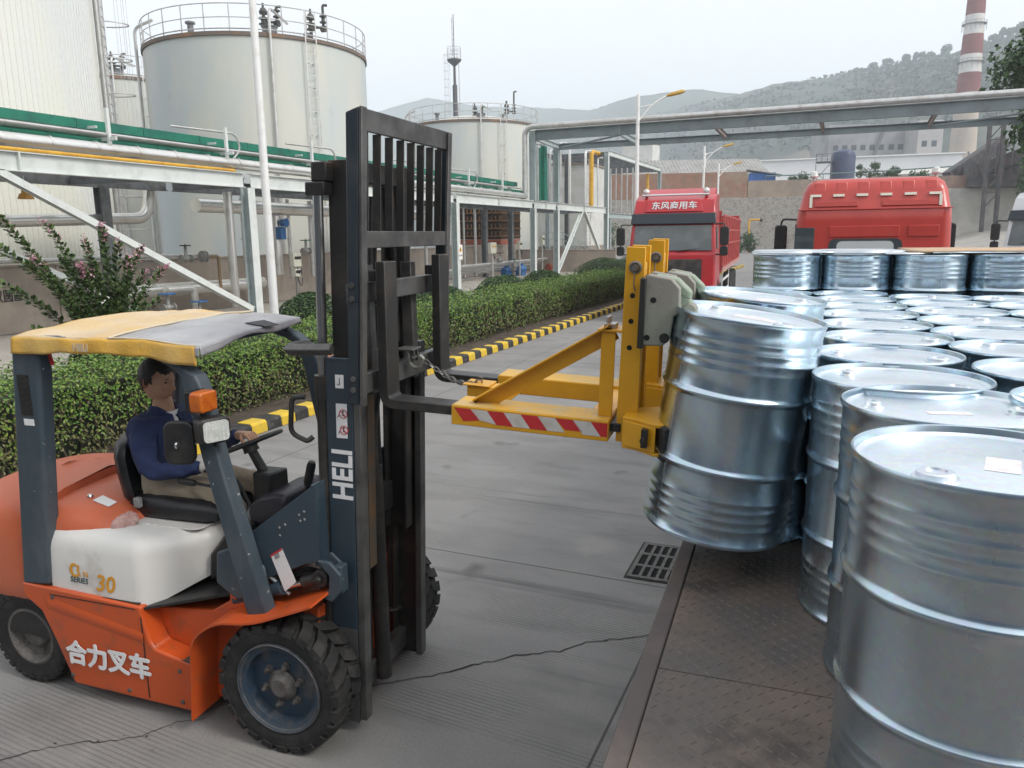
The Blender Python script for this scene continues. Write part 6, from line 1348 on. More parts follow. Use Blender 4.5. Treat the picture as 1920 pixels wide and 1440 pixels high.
# ------------------------------------------------------------------ lorries (local frame: x forward, y to the left, z up, origin on the ground under the nose)
def paint(name, c, c2): return mat(name, c, .35, 0, c2, 2.0, .45, .7, coat=.3, dirt=tuple(x * .6 + .06 for x in c), dsc=5, dlo=.62, dhi=.85)
RED = paint('lorry_red_paint', (.42, .014, .02), (.35, .016, .022)); REDF = paint('faded_lorry_red', (.46, .045, .032), (.38, .035, .028)); RBOX = mat('dusty_red_box', (.38, .045, .04), .6, 0, (.30, .05, .045), 3, dirt=(.3, .16, .13), dsc=2.5, dlo=.6, dhi=.85)
WCAB = paint('lorry_white_paint', (.68, .69, .70), (.6, .61, .62)); LAMPG = mat('lamp_glass', (.6, .6, .58), .15, .3); UNDER = mat('underbody_dark', (.03, .03, .03), .7, 0, (.08, .07, .06), 5)
GLSW = mat('windscreen_glass', (.07, .085, .09), .04, 0, (.15, .16, .16), 1.2, .45, .7, spec=.7)
def taper(b, z0=2.0, k=.05): b.v = [(x, y * (1 - k * max(0, z - z0)), z) for x, y, z in b.v]; return b
def wheel_mesh():
    b = MB(); b.lathe([(0, -.10), (.2, -.10), (.26, -.04), (.30, -.13), (.33, -.15), (.47, -.16), (.515, -.13), (.525, -.1), (.525, .1), (.515, .13), (.47, .16), (.3, .14), (0, .1)], 32, axis='y', cap=False); return b
WM = wheel_mesh()
def road_wheel(t, x, y, rimm):
    s = 1 if y > 0 else -1; w = WM.build('wheel', RUBBER, t, loc=(x, y, .525))
    b = MB(); b.lathe([(.31, .14), (.27, .06), (.18, .05), (.15, .12), (.08, .16), (0, .165)], 20, axis='y', cap=False)
    b.v = [(p[0], s * p[1], p[2]) for p in b.v]; b.build('rim', rimm, w)
def cab_truck(label, P_, M_, body=True, script=None):
    t = thing('lorry', label, 'truck', mat=M_); HWc = 1.22
    b = MB(); b.prism([(.0, .42), (.06, .62), (.06, 1.05), (.02, 1.5), (-.02, 1.98), (-.06, 2.02), (-.24, 2.80), (-.32, 3.08), (-.52, 3.46), (-.85, 3.62), (-1.95, 3.68), (-2.02, 3.60), (-2.05, 1.0), (-1.75, 1.0), (-1.6, 1.12), (-1.35, 1.2), (-1.05, 1.12), (-.85, .85), (-.78, .42)], 'y', -HWc, HWc)
    taper(b).build('cab', P_, t, bev=.06, seg=3)
    b = MB(); b.prism([(-1.1, 3.58), (-1.98, 3.64), (-1.98, 3.86), (-1.6, 3.84)], 'y', -1.05, 1.05); b.build('roof_fairing', P_, t, bev=.04, seg=2)
    b = MB(); b.hexa([(-.045, -1.10, 2.06), (-.045, 1.10, 2.06), (-.225, 1.06, 2.76), (-.225, -1.06, 2.76)], [(-.033, -1.10, 2.064), (-.033, 1.10, 2.064), (-.213, 1.06, 2.764), (-.213, -1.06, 2.764)]); b.build('windscreen', GLSW, t, bev=.004)
    b = MB(); b.hexa([(-.20, -1.19, 2.79), (-.20, 1.19, 2.79), (-.12, 1.19, 2.80), (-.12, -1.19, 2.80)], [(-.30, -1.17, 3.09), (-.30, 1.17, 3.09), (-.24, 1.17, 3.10), (-.24, -1.17, 3.10)]); b.build('sun_visor', mat('visor_dark', (.012, .02, .03), .3), t, bev=.02)
    b = MB(); b.hexa([(-.325, -.82, 3.14), (-.325, .82, 3.14), (-.50, .74, 3.47), (-.50, -.74, 3.47)], [(-.312, -.82, 3.148), (-.312, .82, 3.148), (-.487, .74, 3.478), (-.487, -.74, 3.478)]); b.build('roof_panel', P_, t, bev=.01)
    if script: text(script, .255, mat('silver_letters', (.6, .6, .6), .35, .4), t, frame((-.385, 0, 3.305), (0, 1, 0), (-.47, 0, .88)), off=.004, spacing=1.02, ext=.006)
    b = MB()
    for i in range(5): b.bar((.072, -.80, 1.22 + i * .13), (.072, .80, 1.22 + i * .13), .02, .035)
    b.box(.03, .07, -.85, .85, 1.15, 1.82); b.build('grille', UNDER, t)
    b = MB(); b.box(-.02, .09, -1.20, 1.20, .42, .60); b.box(.0, .085, -1.0, 1.0, .61, .74); b.build('bumper', P_, t, bev=.03)
    for s in (-1, 1):
        b = MB(); b.hexa([(.02, s * .98, .88), (.10, s * .98, .88), (.06, s * 1.20, .88), (-.05, s * 1.20, .88)], [(.02, s * .98, 1.06), (.09, s * .98, 1.06), (.05, s * 1.20, 1.10), (-.05, s * 1.20, 1.10)]); b.build('headlight', LAMPG, t, bev=.01)
        b = MB(); b.prism([(-.75, 2.1), (-.35, 2.1), (-.42, 2.72), (-1.05, 2.72), (-1.05, 2.1)], 'y', s * 1.218, s * 1.228); taper(b, 2.0, .045).build('side_window', GLASS, t)
        b = MB(); b.tube(bend([(-.15, s * 1.18, 2.78), (.02, s * 1.44, 2.8), (.04, s * 1.44, 1.95), (-.1, s * 1.2, 1.95)], .1, 5), .022, 8); mo = b.build('mirror_arm', BLACK, t)
        b = MB(); b.prism(rrect(.24, .5, .06), 'x', 0, .1); b.xf(Matrix.Translation((-.02, s * 1.44, 2.46))); b.build('mirror', BLACK, mo, bev=.02)
        b = MB(); b.prism(rrect(.22, .26, .06), 'x', 0, .1); b.xf(Matrix.Translation((-.02, s * 1.44, 2.05))); b.build('mirror', BLACK, mo, bev=.02)
        b = MB(); b.bar((-.015, s * .15, 2.05), (-.06, s * .85, 2.12), .02, .02); b.build('wiper', BLACK, t)
        b = MB(); b.cyl((-.75, s * .85, 3.6), (-.75, s * .85, 3.66), .06); b.lathe([(0, .10), (.08, .06), (.1, 0), (.08, -.04), (0, -.05)], 16, (-.75, s * .85, 3.72), cap=False); b.build('roof_lamp', LAMPG, t)
        b = MB(); b.box(-1.2, -.9, s * 1.10, s * 1.225, .5, .8); b.build('step', UNDER, t, bev=.02)
        for x in (-1.35,): road_wheel(t, x, s * 1.02, UNDER)
    b = MB(); b.tube([(-.62, -.95, 3.62), (-.62, .95, 3.62)], .03, 8); b.build('roof_bar', CHROME, t)
    b = MB()
    for s in (-1, 1): b.box(-12.0, -.3, s * .32, s * .46, .75, 1.05)
    b.build('frame_rail', UNDER, t)
    if body:
        b = MB(); b.box(-13.2, -2.4, -1.22, 1.22, 1.32, 1.5); b.box(-13.2, -2.4, -1.235, -1.19, 1.505, 3.05); b.box(-13.2, -2.4, 1.19, 1.235, 1.505, 3.05); b.box(-2.44, -2.38, -1.185, 1.185, 1.505, 3.2); b.box(-13.2, -13.15, -1.185, 1.185, 1.505, 3.25); b.build('cargo_box', RBOX, t, bev=.01)
        b = MB()
        for s in (-1, 1):
            k = -2.5
            while k > -13.2: b.box(k - .05, k + .05, s * 1.236, s * 1.275, 1.5, 3.08); k -= .9
            for z in (1.5, 2.2, 2.62, 3.06): b.box(-13.2, -2.4, s * 1.236, s * 1.262, z - .03, z + .03)
        b.build('box_rib', mat('box_rib_pink', (.46, .11, .10), .6, 0, (.38, .07, .065), 4), t)
        b = MB()
        for k in range(34): b.box(-2.6 - k * .31, -2.55 - k * .31, 1.263, 1.268, 1.38, 1.44)
        b.box(-13.1, -2.45, 1.222, 1.262, 1.34, 1.48); b.build('edge_strip', mat('pale_edge_strip', (.5, .3, .27), .6), t)
        for s in (-1, 1):
            b = MB(); b.bar((-4.2, s * 1.15, 1.0), (-7.6, s * 1.15, 1.0), .03, .08); b.bar((-4.2, s * 1.15, .6), (-7.6, s * 1.15, .6), .03, .08); b.bar((-4.2, s * 1.15, .6), (-4.2, s * 1.15, 1.3), .03, .06); b.bar((-7.6, s * 1.15, .6), (-7.6, s * 1.15, 1.3), .03, .06); b.build('side_guard', WHITE, t)
            for x in (-3.0, -9.2, -10.5, -11.8): road_wheel(t, x, s * 1.02, UNDER)
    return t
cab_truck('red lorry facing the camera with slatted red cargo box and lettering above its windscreen', RED, Matrix.Translation((-4.58, 22.0, 0)) @ Matrix.Rotation(R(-85.6), 4, 'Z'), True, '东风商用车')
cab_truck('white lorry cab parked at the right picture edge, nose towards the yard', WCAB, Matrix.Translation((5.45, 27.3, 0)) @ Matrix.Rotation(R(-112), 4, 'Z'), False)
# red tractor in front of the trailer, seen from behind
tr = thing('tractor_lorry', 'red lorry cab seen from behind, pale reflective strips across its top, pulling the drum trailer', 'truck', mat=Matrix.Translation(tuv(13.95, 1.22, 0)) @ Matrix.Rotation(TA, 4, 'Z') @ Matrix.Diagonal((.95, 1, .98, 1)))
# local: x right, y forward
def sec(z, w, r0): return w
b = MB(); rings = []
for z, w, y0 in ((.95, 1.22, 0), (2.2, 1.235, 0), (2.75, 1.215, .0), (2.95, 1.20, .0), (2.98, 1.185, .02), (3.25, 1.13, .06), (3.38, 1.07, .12), (3.45, .98, .22), (3.47, .85, .4)):
    ring = []
    for x, y in rrect(2 * w, 2.1, .16, 5): ring.append((x, y + 1.05 + y0 * (1 - (y + 1.05) / 2.1), z))
    rings.append(ring)
b.loft(rings); cab1 = b.build('cab', REDF, tr, sharp=35)
b = MB()
for x0, x1, z0, z1, d in ((-.68, .42, 2.50, 2.68, .02), (.55, 1.02, 2.50, 2.68, .02), (-.95, -.25, 3.0, 3.09, .0), (.12, .98, 3.0, 3.09, .0)):
    yy = lambda z: (.02 + (z - 2.98) * .16) if z > 2.98 else 0.0
    b.hexa([(x0, yy(z0) - .022, z0), (x1, yy(z0) - .022, z0), (x1, yy(z0) + .05, z0), (x0, yy(z0) + .05, z0)], [(x0, yy(z1) - .022, z1), (x1, yy(z1) - .022, z1), (x1, yy(z1) + .05, z1), (x0, yy(z1) + .05, z1)])
b.hexa([(-1.2, -.018, 2.945), (1.2, -.018, 2.945), (1.2, .05, 2.945), (-1.2, .05, 2.945)], [(-1.2, -.018, 2.962), (1.2, -.018, 2.962), (1.2, .05, 2.962), (-1.2, .05, 2.962)])
b.build('pressed_panel', REDF, tr, bev=.016, seg=3)
for i in range(6):
    b = MB(); x = -.86 + i * .345; b.hexa([(x - .09, .055, 3.24), (x + .09, .055, 3.24), (x + .09, .09, 3.24), (x - .09, .09, 3.24)], [(x - .09, .115, 3.40), (x + .09, .115, 3.40), (x + .09, .19, 3.41), (x - .09, .19, 3.41)])
    b.build('roof_rib', REDF, tr, bev=.018, seg=3)
REFL = mat('reflective_strip', (.70, .68, .58), .45, 0, (.6, .58, .5), 20, .5, .7)
for i in range(6):
    x = -.93 + i * .37; b = MB(); yy = .046; b.hexa([(x - .09, yy - .026, 3.165), (x + .09, yy - .026, 3.165), (x + .09, yy, 3.165), (x - .09, yy, 3.165)], [(x - .09, yy - .018, 3.205), (x + .09, yy - .018, 3.205), (x + .09, yy + .01, 3.205), (x - .09, yy + .01, 3.205)]); b.build('reflector', REFL, tr)
for s in (-1, 1):
    x = s * 1.005; b = MB(); b.hexa([(x - .022, -.004, 2.99), (x + .022, -.004, 2.99), (x + .022, .03, 2.99), (x - .022, .03, 2.99)], [(x - .022, .017, 3.163), (x + .022, .017, 3.163), (x + .022, .06, 3.163), (x - .022, .06, 3.163)]); b.build('reflector', REFL, tr)
    b = MB(); b.lathe([(0, .10), (.06, .07), (.075, 0), (.06, -.03), (0, -.04)], 14, (s * .97, .45, 3.53), cap=False); b.cyl((s * .97, .45, 3.4), (s * .97, .45, 3.5), .03, seg=8); b.build('roof_lamp', LAMPG, tr)
    b = MB(); b.tube(bend([(s * 1.15, 1.75, 2.82), (s * 1.5, 1.95, 2.84), (s * 1.5, 1.95, 2.6)], .1, 5), .02, 8); mo = b.build('mirror_arm', BLACK, tr)
    b = MB(); b.prism(rrect(.24, .55, .06), 'y', 0, .1); b.xf(Matrix.Translation((s * 1.5, 1.9, 2.45))); b.build('mirror', BLACK, mo, bev=.02)
    b = MB(); b.box(s * 1.216, s * 1.240, .25, 1.25, 2.1, 2.72); b.build('side_window', GLASS, tr)
b = MB(); b.prism(rrect(1.16, .42, .1), 'y', -.012, .01); b.xf(Matrix.Translation((-.1, 0, 2.26))); b.build('rear_window', GLASS, tr); b = MB(); b.prism(rrect(.9, .3, .08), 'y', -.016, -.0125); b.xf(Matrix.Translation((-.1, 0, 2.28))); b.build('window_pane', mat('painted_bright_pane', (.5, .52, .52), .08), tr)  # pale opaque plate paints in the brightness seen in the window
b = MB(); b.box(-1.235, -.92, -.012, .02, 2.12, 2.66); b.build('rear_quarter_window', GLASS, tr, bev=.004)
b = MB()
for s in (-1, 1): b.box(s * .35, s * .5, -2.4, 2.0, .7, 1.0)
b.build('frame_rail', UNDER, tr)
for y in (-1.7, .9):
    for s in (-1, 1):
        b = MB(); b.lathe([(0, -.13), (.3, -.13), (.33, -.15), (.47, -.16), (.525, -.12), (.525, .12), (.47, .16), (.3, .14), (0, .1)], 28, (s * 1.02, y, .525), axis='x', cap=False); b.build('wheel', RUBBER, tr)
# ------------------------------------------------------------------ walls, buildings, chimney and hills behind the yard
BRICK = mat('red_brick_wall', (.30, .16, .115), .9, 0, (.22, .14, .10), 1.2, .4, .65, dirt=(.30, .24, .18), dsc=.5, dlo=.5, dhi=.75, bump=.3, bsc=8)
STUCCO = mat('tan_stucco', (.33, .26, .20), .9, 0, (.24, .2, .165), .6, .4, .65, dirt=(.15, .13, .11), dsc=.35, dlo=.58, dhi=.75)
def rubble():
    m = bpy.data.materials.new('rubble_stone'); m.use_nodes = True; t = m.node_tree; n = t.nodes; L = t.links; b = n['Principled BSDF']; b.inputs['Roughness'].default_value = .9
    tc = n.new('ShaderNodeTexCoord'); v = n.new('ShaderNodeTexVoronoi'); v.inputs['Scale'].default_value = 2.4; v.feature = 'DISTANCE_TO_EDGE'; v2 = n.new('ShaderNodeTexVoronoi'); v2.inputs['Scale'].default_value = 2.4
    for q in (v, v2): L.new(tc.outputs['Object'], q.inputs['Vector'])
    r = n.new('ShaderNodeMapRange'); r.inputs['From Min'].default_value = .02; r.inputs['From Max'].default_value = .1; L.new(v.outputs['Distance'], r.inputs['Value'])
    bw = n.new('ShaderNodeRGBToBW'); L.new(v2.outputs['Color'], bw.inputs[0]); c = n.new('ShaderNodeMix'); c.data_type = 'RGBA'; c.inputs[6].default_value = (.20, .185, .165, 1); c.inputs[7].default_value = (.34, .32, .29, 1); L.new(bw.outputs[0], c.inputs[0])
    d = n.new('ShaderNodeMix'); d.data_type = 'RGBA'; d.inputs[6].default_value = (.36, .34, .31, 1); L.new(r.outputs[0], d.inputs[0]); L.new(c.outputs[2], d.inputs[7]); L.new(d.outputs[2], b.inputs['Base Color']); return m
RUB = rubble()
def wall(name, label, x0, y0, x1, y1, z0, z1, m_, th=.5):
    b = MB(); d = Vector((x1 - x0, y1 - y0, 0)); L_ = d.length; d.normalize(); b.bar((x0, y0, (z0 + z1) / 2), (x1, y1, (z0 + z1) / 2), th, z1 - z0)
    o = b.build(name, m_, bev=.03); return tag(o, label, 'wall')
wall('retaining_wall', 'rubble stone retaining wall at the back of the yard', -60, 104, 2.0, 119.5, 0, 7.3, RUB, 1.2)
wall('brick_wall', 'red brick wall on top of the stone retaining wall, behind the facing lorry', -60, 104.1, -13.6, 115.7, 7.31, 10.9, BRICK, .5)
wall('stucco_wall', 'tan stained wall continuing from the brick wall towards the red cab', -13.55, 115.7, 2.0, 119.5, 7.31, 9.6, STUCCO, .55)
wall('block_wall', 'pale grey block wall right of the red cab seen from behind', 2.05, 107.8, 30, 120.3, .5, 7.55, mat('grey_block', (.42, .41, .38), .9, 0, (.34, .33, .31), .8), .6)
wall('coping_wall', 'weathered brown wall above the pale block wall', 2.05, 108.2, 19.5, 115.7, 7.56, 9.1, mat('brown_parapet', (.27, .19, .155), .9, 0, (.2, .155, .13), .5), .5)
b = MB(); r_ = random.Random(8)
for k in range(4): b.box(2 + 0, 2.01, 0, .01, 0, .01)
t = thing('bollard_pipe', 'thin yellow bent pipe post against the stone wall', 'pipe', (-12.0, 105.8, 0)); b = MB(); b.tube(bend([(0, 0, 0), (0, 0, 4.1), (1.3, .3, 4.1)], .3, 5), .13, 8); b.build('post', YELLOWP, t); b = MB(); b.cyl((1.3, .3, 4.1), (1.6, .35, 4.0), .2, seg=10); b.build('lamp_head', BLACK, t)
CORR = mat('corrugated_grey_sheet', (.30, .30, .29), .6, .1, (.24, .22, .20), .6, .4, .65)
def shed(label, c, L_, W, h0, h1, rz, roofm, wallm, z0=0, ribs=40, name='shed'):
    """pitched building: ridge along local x"""
    t = thing(name, label, 'building', c, rz)
    b = MB(); b.prism([(-W / 2, z0), (W / 2, z0), (W / 2, h0), (0, h1 - .05), (-W / 2, h0)], 'x', -L_ / 2, L_ / 2); b.build('wall', wallm, t)
    b = MB()
    for s in (-1, 1):
        n = ribs; row = []
        for i in range(n * 2 + 1):
            x = -L_ / 2 - .4 + (L_ + .8) * i / (n * 2); dz = .10 if i % 2 else 0
            row.append([(x, s * (W / 2 + .5), h0 - .1 + dz), (x, 0, h1 + dz)])
        for i in range(n * 2): b.add([row[i][0], row[i + 1][0], row[i + 1][1], row[i][1]], [(0, 1, 2, 3)])
    b.build('roof', roofm, t, smooth=False, recalc=False); return t
s1 = shed('grey corrugated shed roof behind the brick wall and the facing lorry', (-27.0, 142, 0), 24, 18, 11.4, 15.2, R(22), CORR, STUCCO)
s2 = thing('stair_tower_block', 'pale box of a building standing behind the corrugated shed by the gantry', 'building', (-38.5, 154, 0)); b = MB(); b.box(-3, 3, -3, 3, 0, 19.6); b.build('wall', HUTM, s2, bev=.05); b = MB(); b.box(-3.2, 3.2, -3.2, 3.2, 19.61, 19.9); b.build('parapet', CONC, s2)
b = MB(); b.cyl((-23.5, 139, 12.4), (-23.5, 139, 15.6), .12, seg=8); b.lathe([(0, 0), (.3, .0), (.3, .25), (0, .35)], 10, (-23.5, 139, 15.6)); tag(b.build('roof_vent_pipe', WHITE), 'thin white vent pipe standing on the corrugated shed roof', 'pipe')
# pale long hall
t = thing('long_hall', 'long low white hall behind the walls and the blue tank', 'building', (0, 222, 0), R(5)); b = MB(); b.box(-25, 23, -8, 12, 0, 20.2); b.build('wall', mat('bright_white_sheet', (.72, .73, .73), .6, 0, (.66, .67, .68), .1), t); b = MB(); b.hexa([(-25.5, -8.6, 20.2), (23.5, -8.6, 20.2), (23.5, 12.5, 20.2), (-25.5, 12.5, 20.2)], [(-25.5, -8.6, 20.5), (23.5, -8.6, 20.5), (23.5, 12.5, 21.6), (-25.5, 12.5, 21.6)]); b.build('roof', WHITE, t)
s3 = shed('low pale corrugated roof at the foot of the chimney', (14.5, 172, 0), 16, 9, 12.9, 14.1, R(8), mat('pale_sheet', (.55, .54, .50), .6), WHITE, name='low_shed')
hb = thing('blue_hut', 'small bright blue hut on the terrace behind the tan wall', 'hut', (-12.5, 126.5, 0), R(10)); b = MB(); b.box(-2.2, 1.6, -1.5, 1.5, 9, 11.3); b.build('wall', mat('bright_blue_sheet', (.03, .13, .42), .5, 0, (.025, .10, .34), 1), hb); b = MB(); b.hexa([(-2.6, -1.9, 11.75), (2.5, -1.9, 10.85), (2.5, 1.9, 10.85), (-2.6, 1.9, 11.75)], [(-2.6, -1.9, 11.87), (2.5, -1.9, 10.97), (2.5, 1.9, 10.97), (-2.6, 1.9, 11.87)]); b.build('roof', CORR, hb)
bt = thing('blue_tank', 'dark blue upright tank with a steel platform at its side', 'tank', (-1.7, 146.5, 0)); b = MB(); b.lathe([(1.95, 9), (1.95, 15.0), (1.7, 15.6), (1.0, 16.0), (0, 16.15)], 32, cap=False); b.build('vessel', mat('navy_tank_paint', (.03, .045, .10), .45, 0, (.045, .06, .11), 1), bt)
b = MB(); b.box(-4.2, -1.6, -2.2, 1, 14.0, 14.12); b.build('platform', DARKSTEEL, bt); b = MB()
for x in (-4.2, -3.3, -2.4, -1.7):
    b.cyl((x, -2.2, 9 if x < -4 or x > -2 else 14), (x, -2.2, 15.3), .06, seg=6)
for z in (14.6, 15.3): b.cyl((-4.2, -2.2, z), (-1.6, -2.2, z), .05, seg=6); b.cyl((-4.2, -2.2, z), (-4.2, 1, z), .05, seg=6)
b.bar((-4.2, -2.2, 11), (-1.7, -2.2, 14), .1, .1); b.bar((-4.2, -2.2, 12.5), (-1.7, -2.2, 10), .1, .1); b.build('frame', DARKSTEEL, bt)
# power house
PCON = mat('stained_grey_concrete', (.34, .34, .34), .9, 0, (.24, .24, .25), .06, .42, .62, dirt=(.13, .13, .14), dsc=.05, dlo=.55, dhi=.75)
ph = thing('power_house', 'big grey concrete plant building with a row of dark windows below the hill', 'building', (4, 322, 0), R(20)); b = MB(); b.box(-16, 13.4, -6, 14, 0, 40); b.build('wall', PCON, ph, bev=.1)
for i in range(8): b = MB(); b.box(-14.2 + i * 3.2 + (.4 if i > 5 else 0), -12.3 + i * 3.2 + (.4 if i > 5 else 0), -6.02, -5.8, 31.0, 32.9); b.build('window', mat('dark_window', (.05, .06, .07), .3) if i == 0 else bpy.data.materials['dark_window'], ph)
b = MB(); b.bar((-1.5, -7, 24), (3.4, -7, 39), .8, .8); b.build('duct', DARKSTEEL, ph)
ph2 = thing('coal_block', 'paler concrete block with two dark windows, left of the chimney', 'building', (22.0, 316, 0), R(20)); b = MB(); b.box(-4.2, 4.2, -5, 6, 0, 39.5); b.build('wall', mat('pale_pink_concrete', (.42, .40, .39), .9, 0, (.34, .33, .33), .1), ph2, bev=.1)
for x in (-1.9, 1.4): b = MB(); b.box(x - .9, x + .9, -5.02, -4.8, 30.8, 32.8); b.build('window', bpy.data.materials['dark_window'], ph2)
for x in (-1.9, 1.4): b = MB(); b.box(x - 1.2, x + 1.2, -5.02, -4.8, 24.8, 26.4); b.build('window', bpy.data.materials['dark_window'], ph2)
# chimney with red and white bands
ch = thing('chimney', 'tall brick red and white banded factory chimney with ring platforms', 'chimney', (42.6, 393, 0)); REDC = mat('chimney_red', (.17, .04, .038), .8, 0, (.22, .065, .055), .15, .4, .65); WHC = mat('chimney_white', (.62, .61, .58), .8, 0, (.5, .46, .42), .12, .45, .65); TANC = mat('chimney_tan', (.46, .38, .31), .9, 0, (.38, .33, .29), .12)
def rad(z): return 6.2 - z * .0285
def cseg(z0, z1, m_, nm): b = MB(); b.lathe([(rad(z0), z0), (rad(z1), z1)], 32, cap=False); b.build(nm, m_, ch)
cseg(0, 52.5, TANC, 'base')
zs = [52.5, 59.5, 74.0, 81.5, 96.0, 103.5, 118, 125]
zs = [52.5, 59.3, 67.3, 74.6, 82.5, 90.2, 99.2, 106, 114, 121]
for i in range(len(zs) - 1): cseg(zs[i], zs[i + 1], WHC if i % 2 == 0 else REDC, 'white_band' if i % 2 == 0 else 'red_band')
for z in (57.0, 71.5, 86.5):
    b = MB(); b.lathe([(rad(z), z), (rad(z) + .9, z), (rad(z) + .9, z + .2), (rad(z), z + .2)], 24, cap=False)
    b.tube(arcpts((0, 0, z + 1.2), rad(z) + .85, 0, 2 * math.pi, 24, 'xy')[:-1], .07, 5, closed=True)
    for k in range(16): q = k * math.pi / 8; b.cyl(((rad(z) + .85) * math.cos(q), (rad(z) + .85) * math.sin(q), z - 2.6), ((rad(z) + .85) * math.cos(q), (rad(z) + .85) * math.sin(q), z + 1.2), .05, seg=5)
    b.build('ring_platform', DARKSTEEL, ch)
for dx in (-2.4, 0, 2.4): b = MB(); q = math.atan2(-math.sqrt(max(0, rad(34) ** 2 - dx * dx)), dx) - .1; b.box(-.35, .35, -.1, .1, 33.4, 34.9); b.build('window', bpy.data.materials['dark_window'], ch, mat=Matrix.Rotation(q + math.pi / 2, 4, 'Z') @ Matrix.Translation((0, -rad(34) - .0, 0)))
# conveyor galleries and tower at the right
cv = thing('conveyor', 'dark sloping conveyor gallery with a lattice tower at the right edge', 'conveyor'); CVD = mat('sooty_steel', (.075, .08, .085), .8, 0, (.16, .12, .12), 1.0)
b = MB(); b.bar((11.5, 118, 9.2), (17.5, 120, 13.6), 2.2, 1.6); b.build('gallery', CVD, cv); b = MB(); b.bar((14.5, 112, 9.6), (24, 108, 13.2), 2.0, 1.5); b.build('gallery', CVD, cv)
b = MB()
for dx, dy in ((-.7, -.7), (.7, -.7), (.7, .7), (-.7, .7)): b.bar((15.3 + dx, 109 + dy, 2), (15.1 + dx, 109 + dy, 15.4), .28, .28)
for z in range(5, 15, 2): b.bar((14.5, 108.3, z), (15.9, 108.3, z + 1.8), .12, .12); b.bar((14.5, 108.3, z + 1.8), (15.9, 108.3, z + 1.8), .12, .12)
b.build('tower', CVD, cv); b = MB()
for k in range(9): x = 11.5 + k * .8; b.bar((x, 117.2, 8), (x + .5, 117, 10.2 + k * .5), .16, .16)
b.build('strut', CVD, cv); b = MB()
for k in range(10): x = 15.5 + k * .8; b.bar((x, 109.5, 8.6), (x, 109.5, 12.5 + k * .2), .14, .14)
b.build('strut', CVD, cv); b = MB(); b.bar((12, 115, 8.2), (16, 113, 10.5), .3, .3); b.build('strut', CVD, cv)
b = MB(); b.box(13, 40, 112, 124, 7.6, 10.4); tag(b.build('dark_shed', CVD), 'dark sooty shed under the conveyor at the right edge', 'shed')
rl = thing('handrail', 'long grey-green handrail pipe along the terrace above the tan wall', 'railing'); b = MB(); b.tube([(-12, 124.5, 10.75), (2, 127.5, 10.95), (14, 123, 11.0), (24, 118, 11.2)], .09, 8)
for k in range(9): x = -12 + k * 4; b.cyl((x, 124.5 + k * .4 if k < 4 else 127 - (k - 4) * 1.5, 9), (x, 124.5 + k * .4 if k < 4 else 127 - (k - 4) * 1.5, 10.85), .06, seg=6)
b.build('rail', mat('rail_green', (.14, .22, .21), .6), rl)
b = MB(); b.box(-30, 40, 120.4, 150, -1, 8.9); tag(b.build('terrace', SOIL), kind='structure')
aw = thing('awning', 'blue edge of an awning at the right picture edge under the gantry', 'awning', (5.5, 26.5, 6.0)); b = MB(); b.grid(lambda u, v: (-.15 + u * 3.5, v * 3, .0 + .42 * math.sin(math.pi * min(1, u * .9 + .1) * .5) + .0 * v), 12, 4); o = b.build('sheet', mat('blue_awning', (.02, .14, .50), .45), aw); md = o.modifiers.new('t', 'SOLIDIFY'); md.thickness = .12; b = MB(); b.cyl((2.8, 1.5, -6), (2.8, 1.5, .3), .06); b.build('post', GALV, aw)
# hills
HV = {}
def hill(name, ridge, fall, foot, m_, seed, steps=26, rough=1.0):
    b = MB(); P = []
    for i in range(len(ridge) - 1):
        for k in range(10): t_ = k / 10; P.append(Vector(ridge[i]).lerp(Vector(ridge[i + 1]), t_))
    P.append(Vector(ridge[-1]))
    def V(u, v):
        p = P[min(len(P) - 1, int(round(u * (len(P) - 1))))]; d = Vector((p.x, p.y, 0)).normalized(); back = v < 0
        q = p - d * (fall * v)
        z = p.z * (1 - v ** 1.15) + (0 if v >= 1 else 1) * rough * (5.5 * noise.noise((q.x * .012, q.y * .012, seed)) * min(1, v * 5) + 2.6 * noise.noise((q.x * .06, q.y * .06, seed)) + 1.2 * noise.noise((q.x * .2, q.y * .2, seed))) * (1 - v * .5)
        return (q.x, q.y, max(foot, z))
    n = len(P) - 1; b.grid(lambda u, v: V(u, v), n, steps); HV[name + str(seed)] = V
    base = len(b.v); b.add([(p.x * 1.12, p.y * 1.12, -2) for p in P], []);
    k = steps + 1
    b.f += [[i * k, (i + 1) * k, base + i + 1, base + i] for i in range(n)]; b.mi += [0] * n
    return tag(b.build(name, m_, recalc=False, sharp=180), kind='structure')
HILLM = mat('scrub_hillside', (.028, .045, .034), .95, 0, (.085, .09, .07), .02, .42, .6, dirt=(.20, .15, .13), dsc=.008, dlo=.58, dhi=.70, det=12)
HILLF = mat('far_hillside', (.05, .07, .04), .95, 0, (.08, .09, .055), .006, det=8)
hill('hill', [(-620, 1420, 150), (-451, 1398, 172), (-297, 1359, 205), (-182, 1183, 190), (-103, 1106, 190), (-32, 1081, 190), (38, 1057, 194), (95, 1025, 192), (122, 1004, 195), (154, 997, 199), (300, 960, 240), (520, 880, 290)], 640, -1, HILLM, 3)
sc = MB(); rnd = random.Random(12)
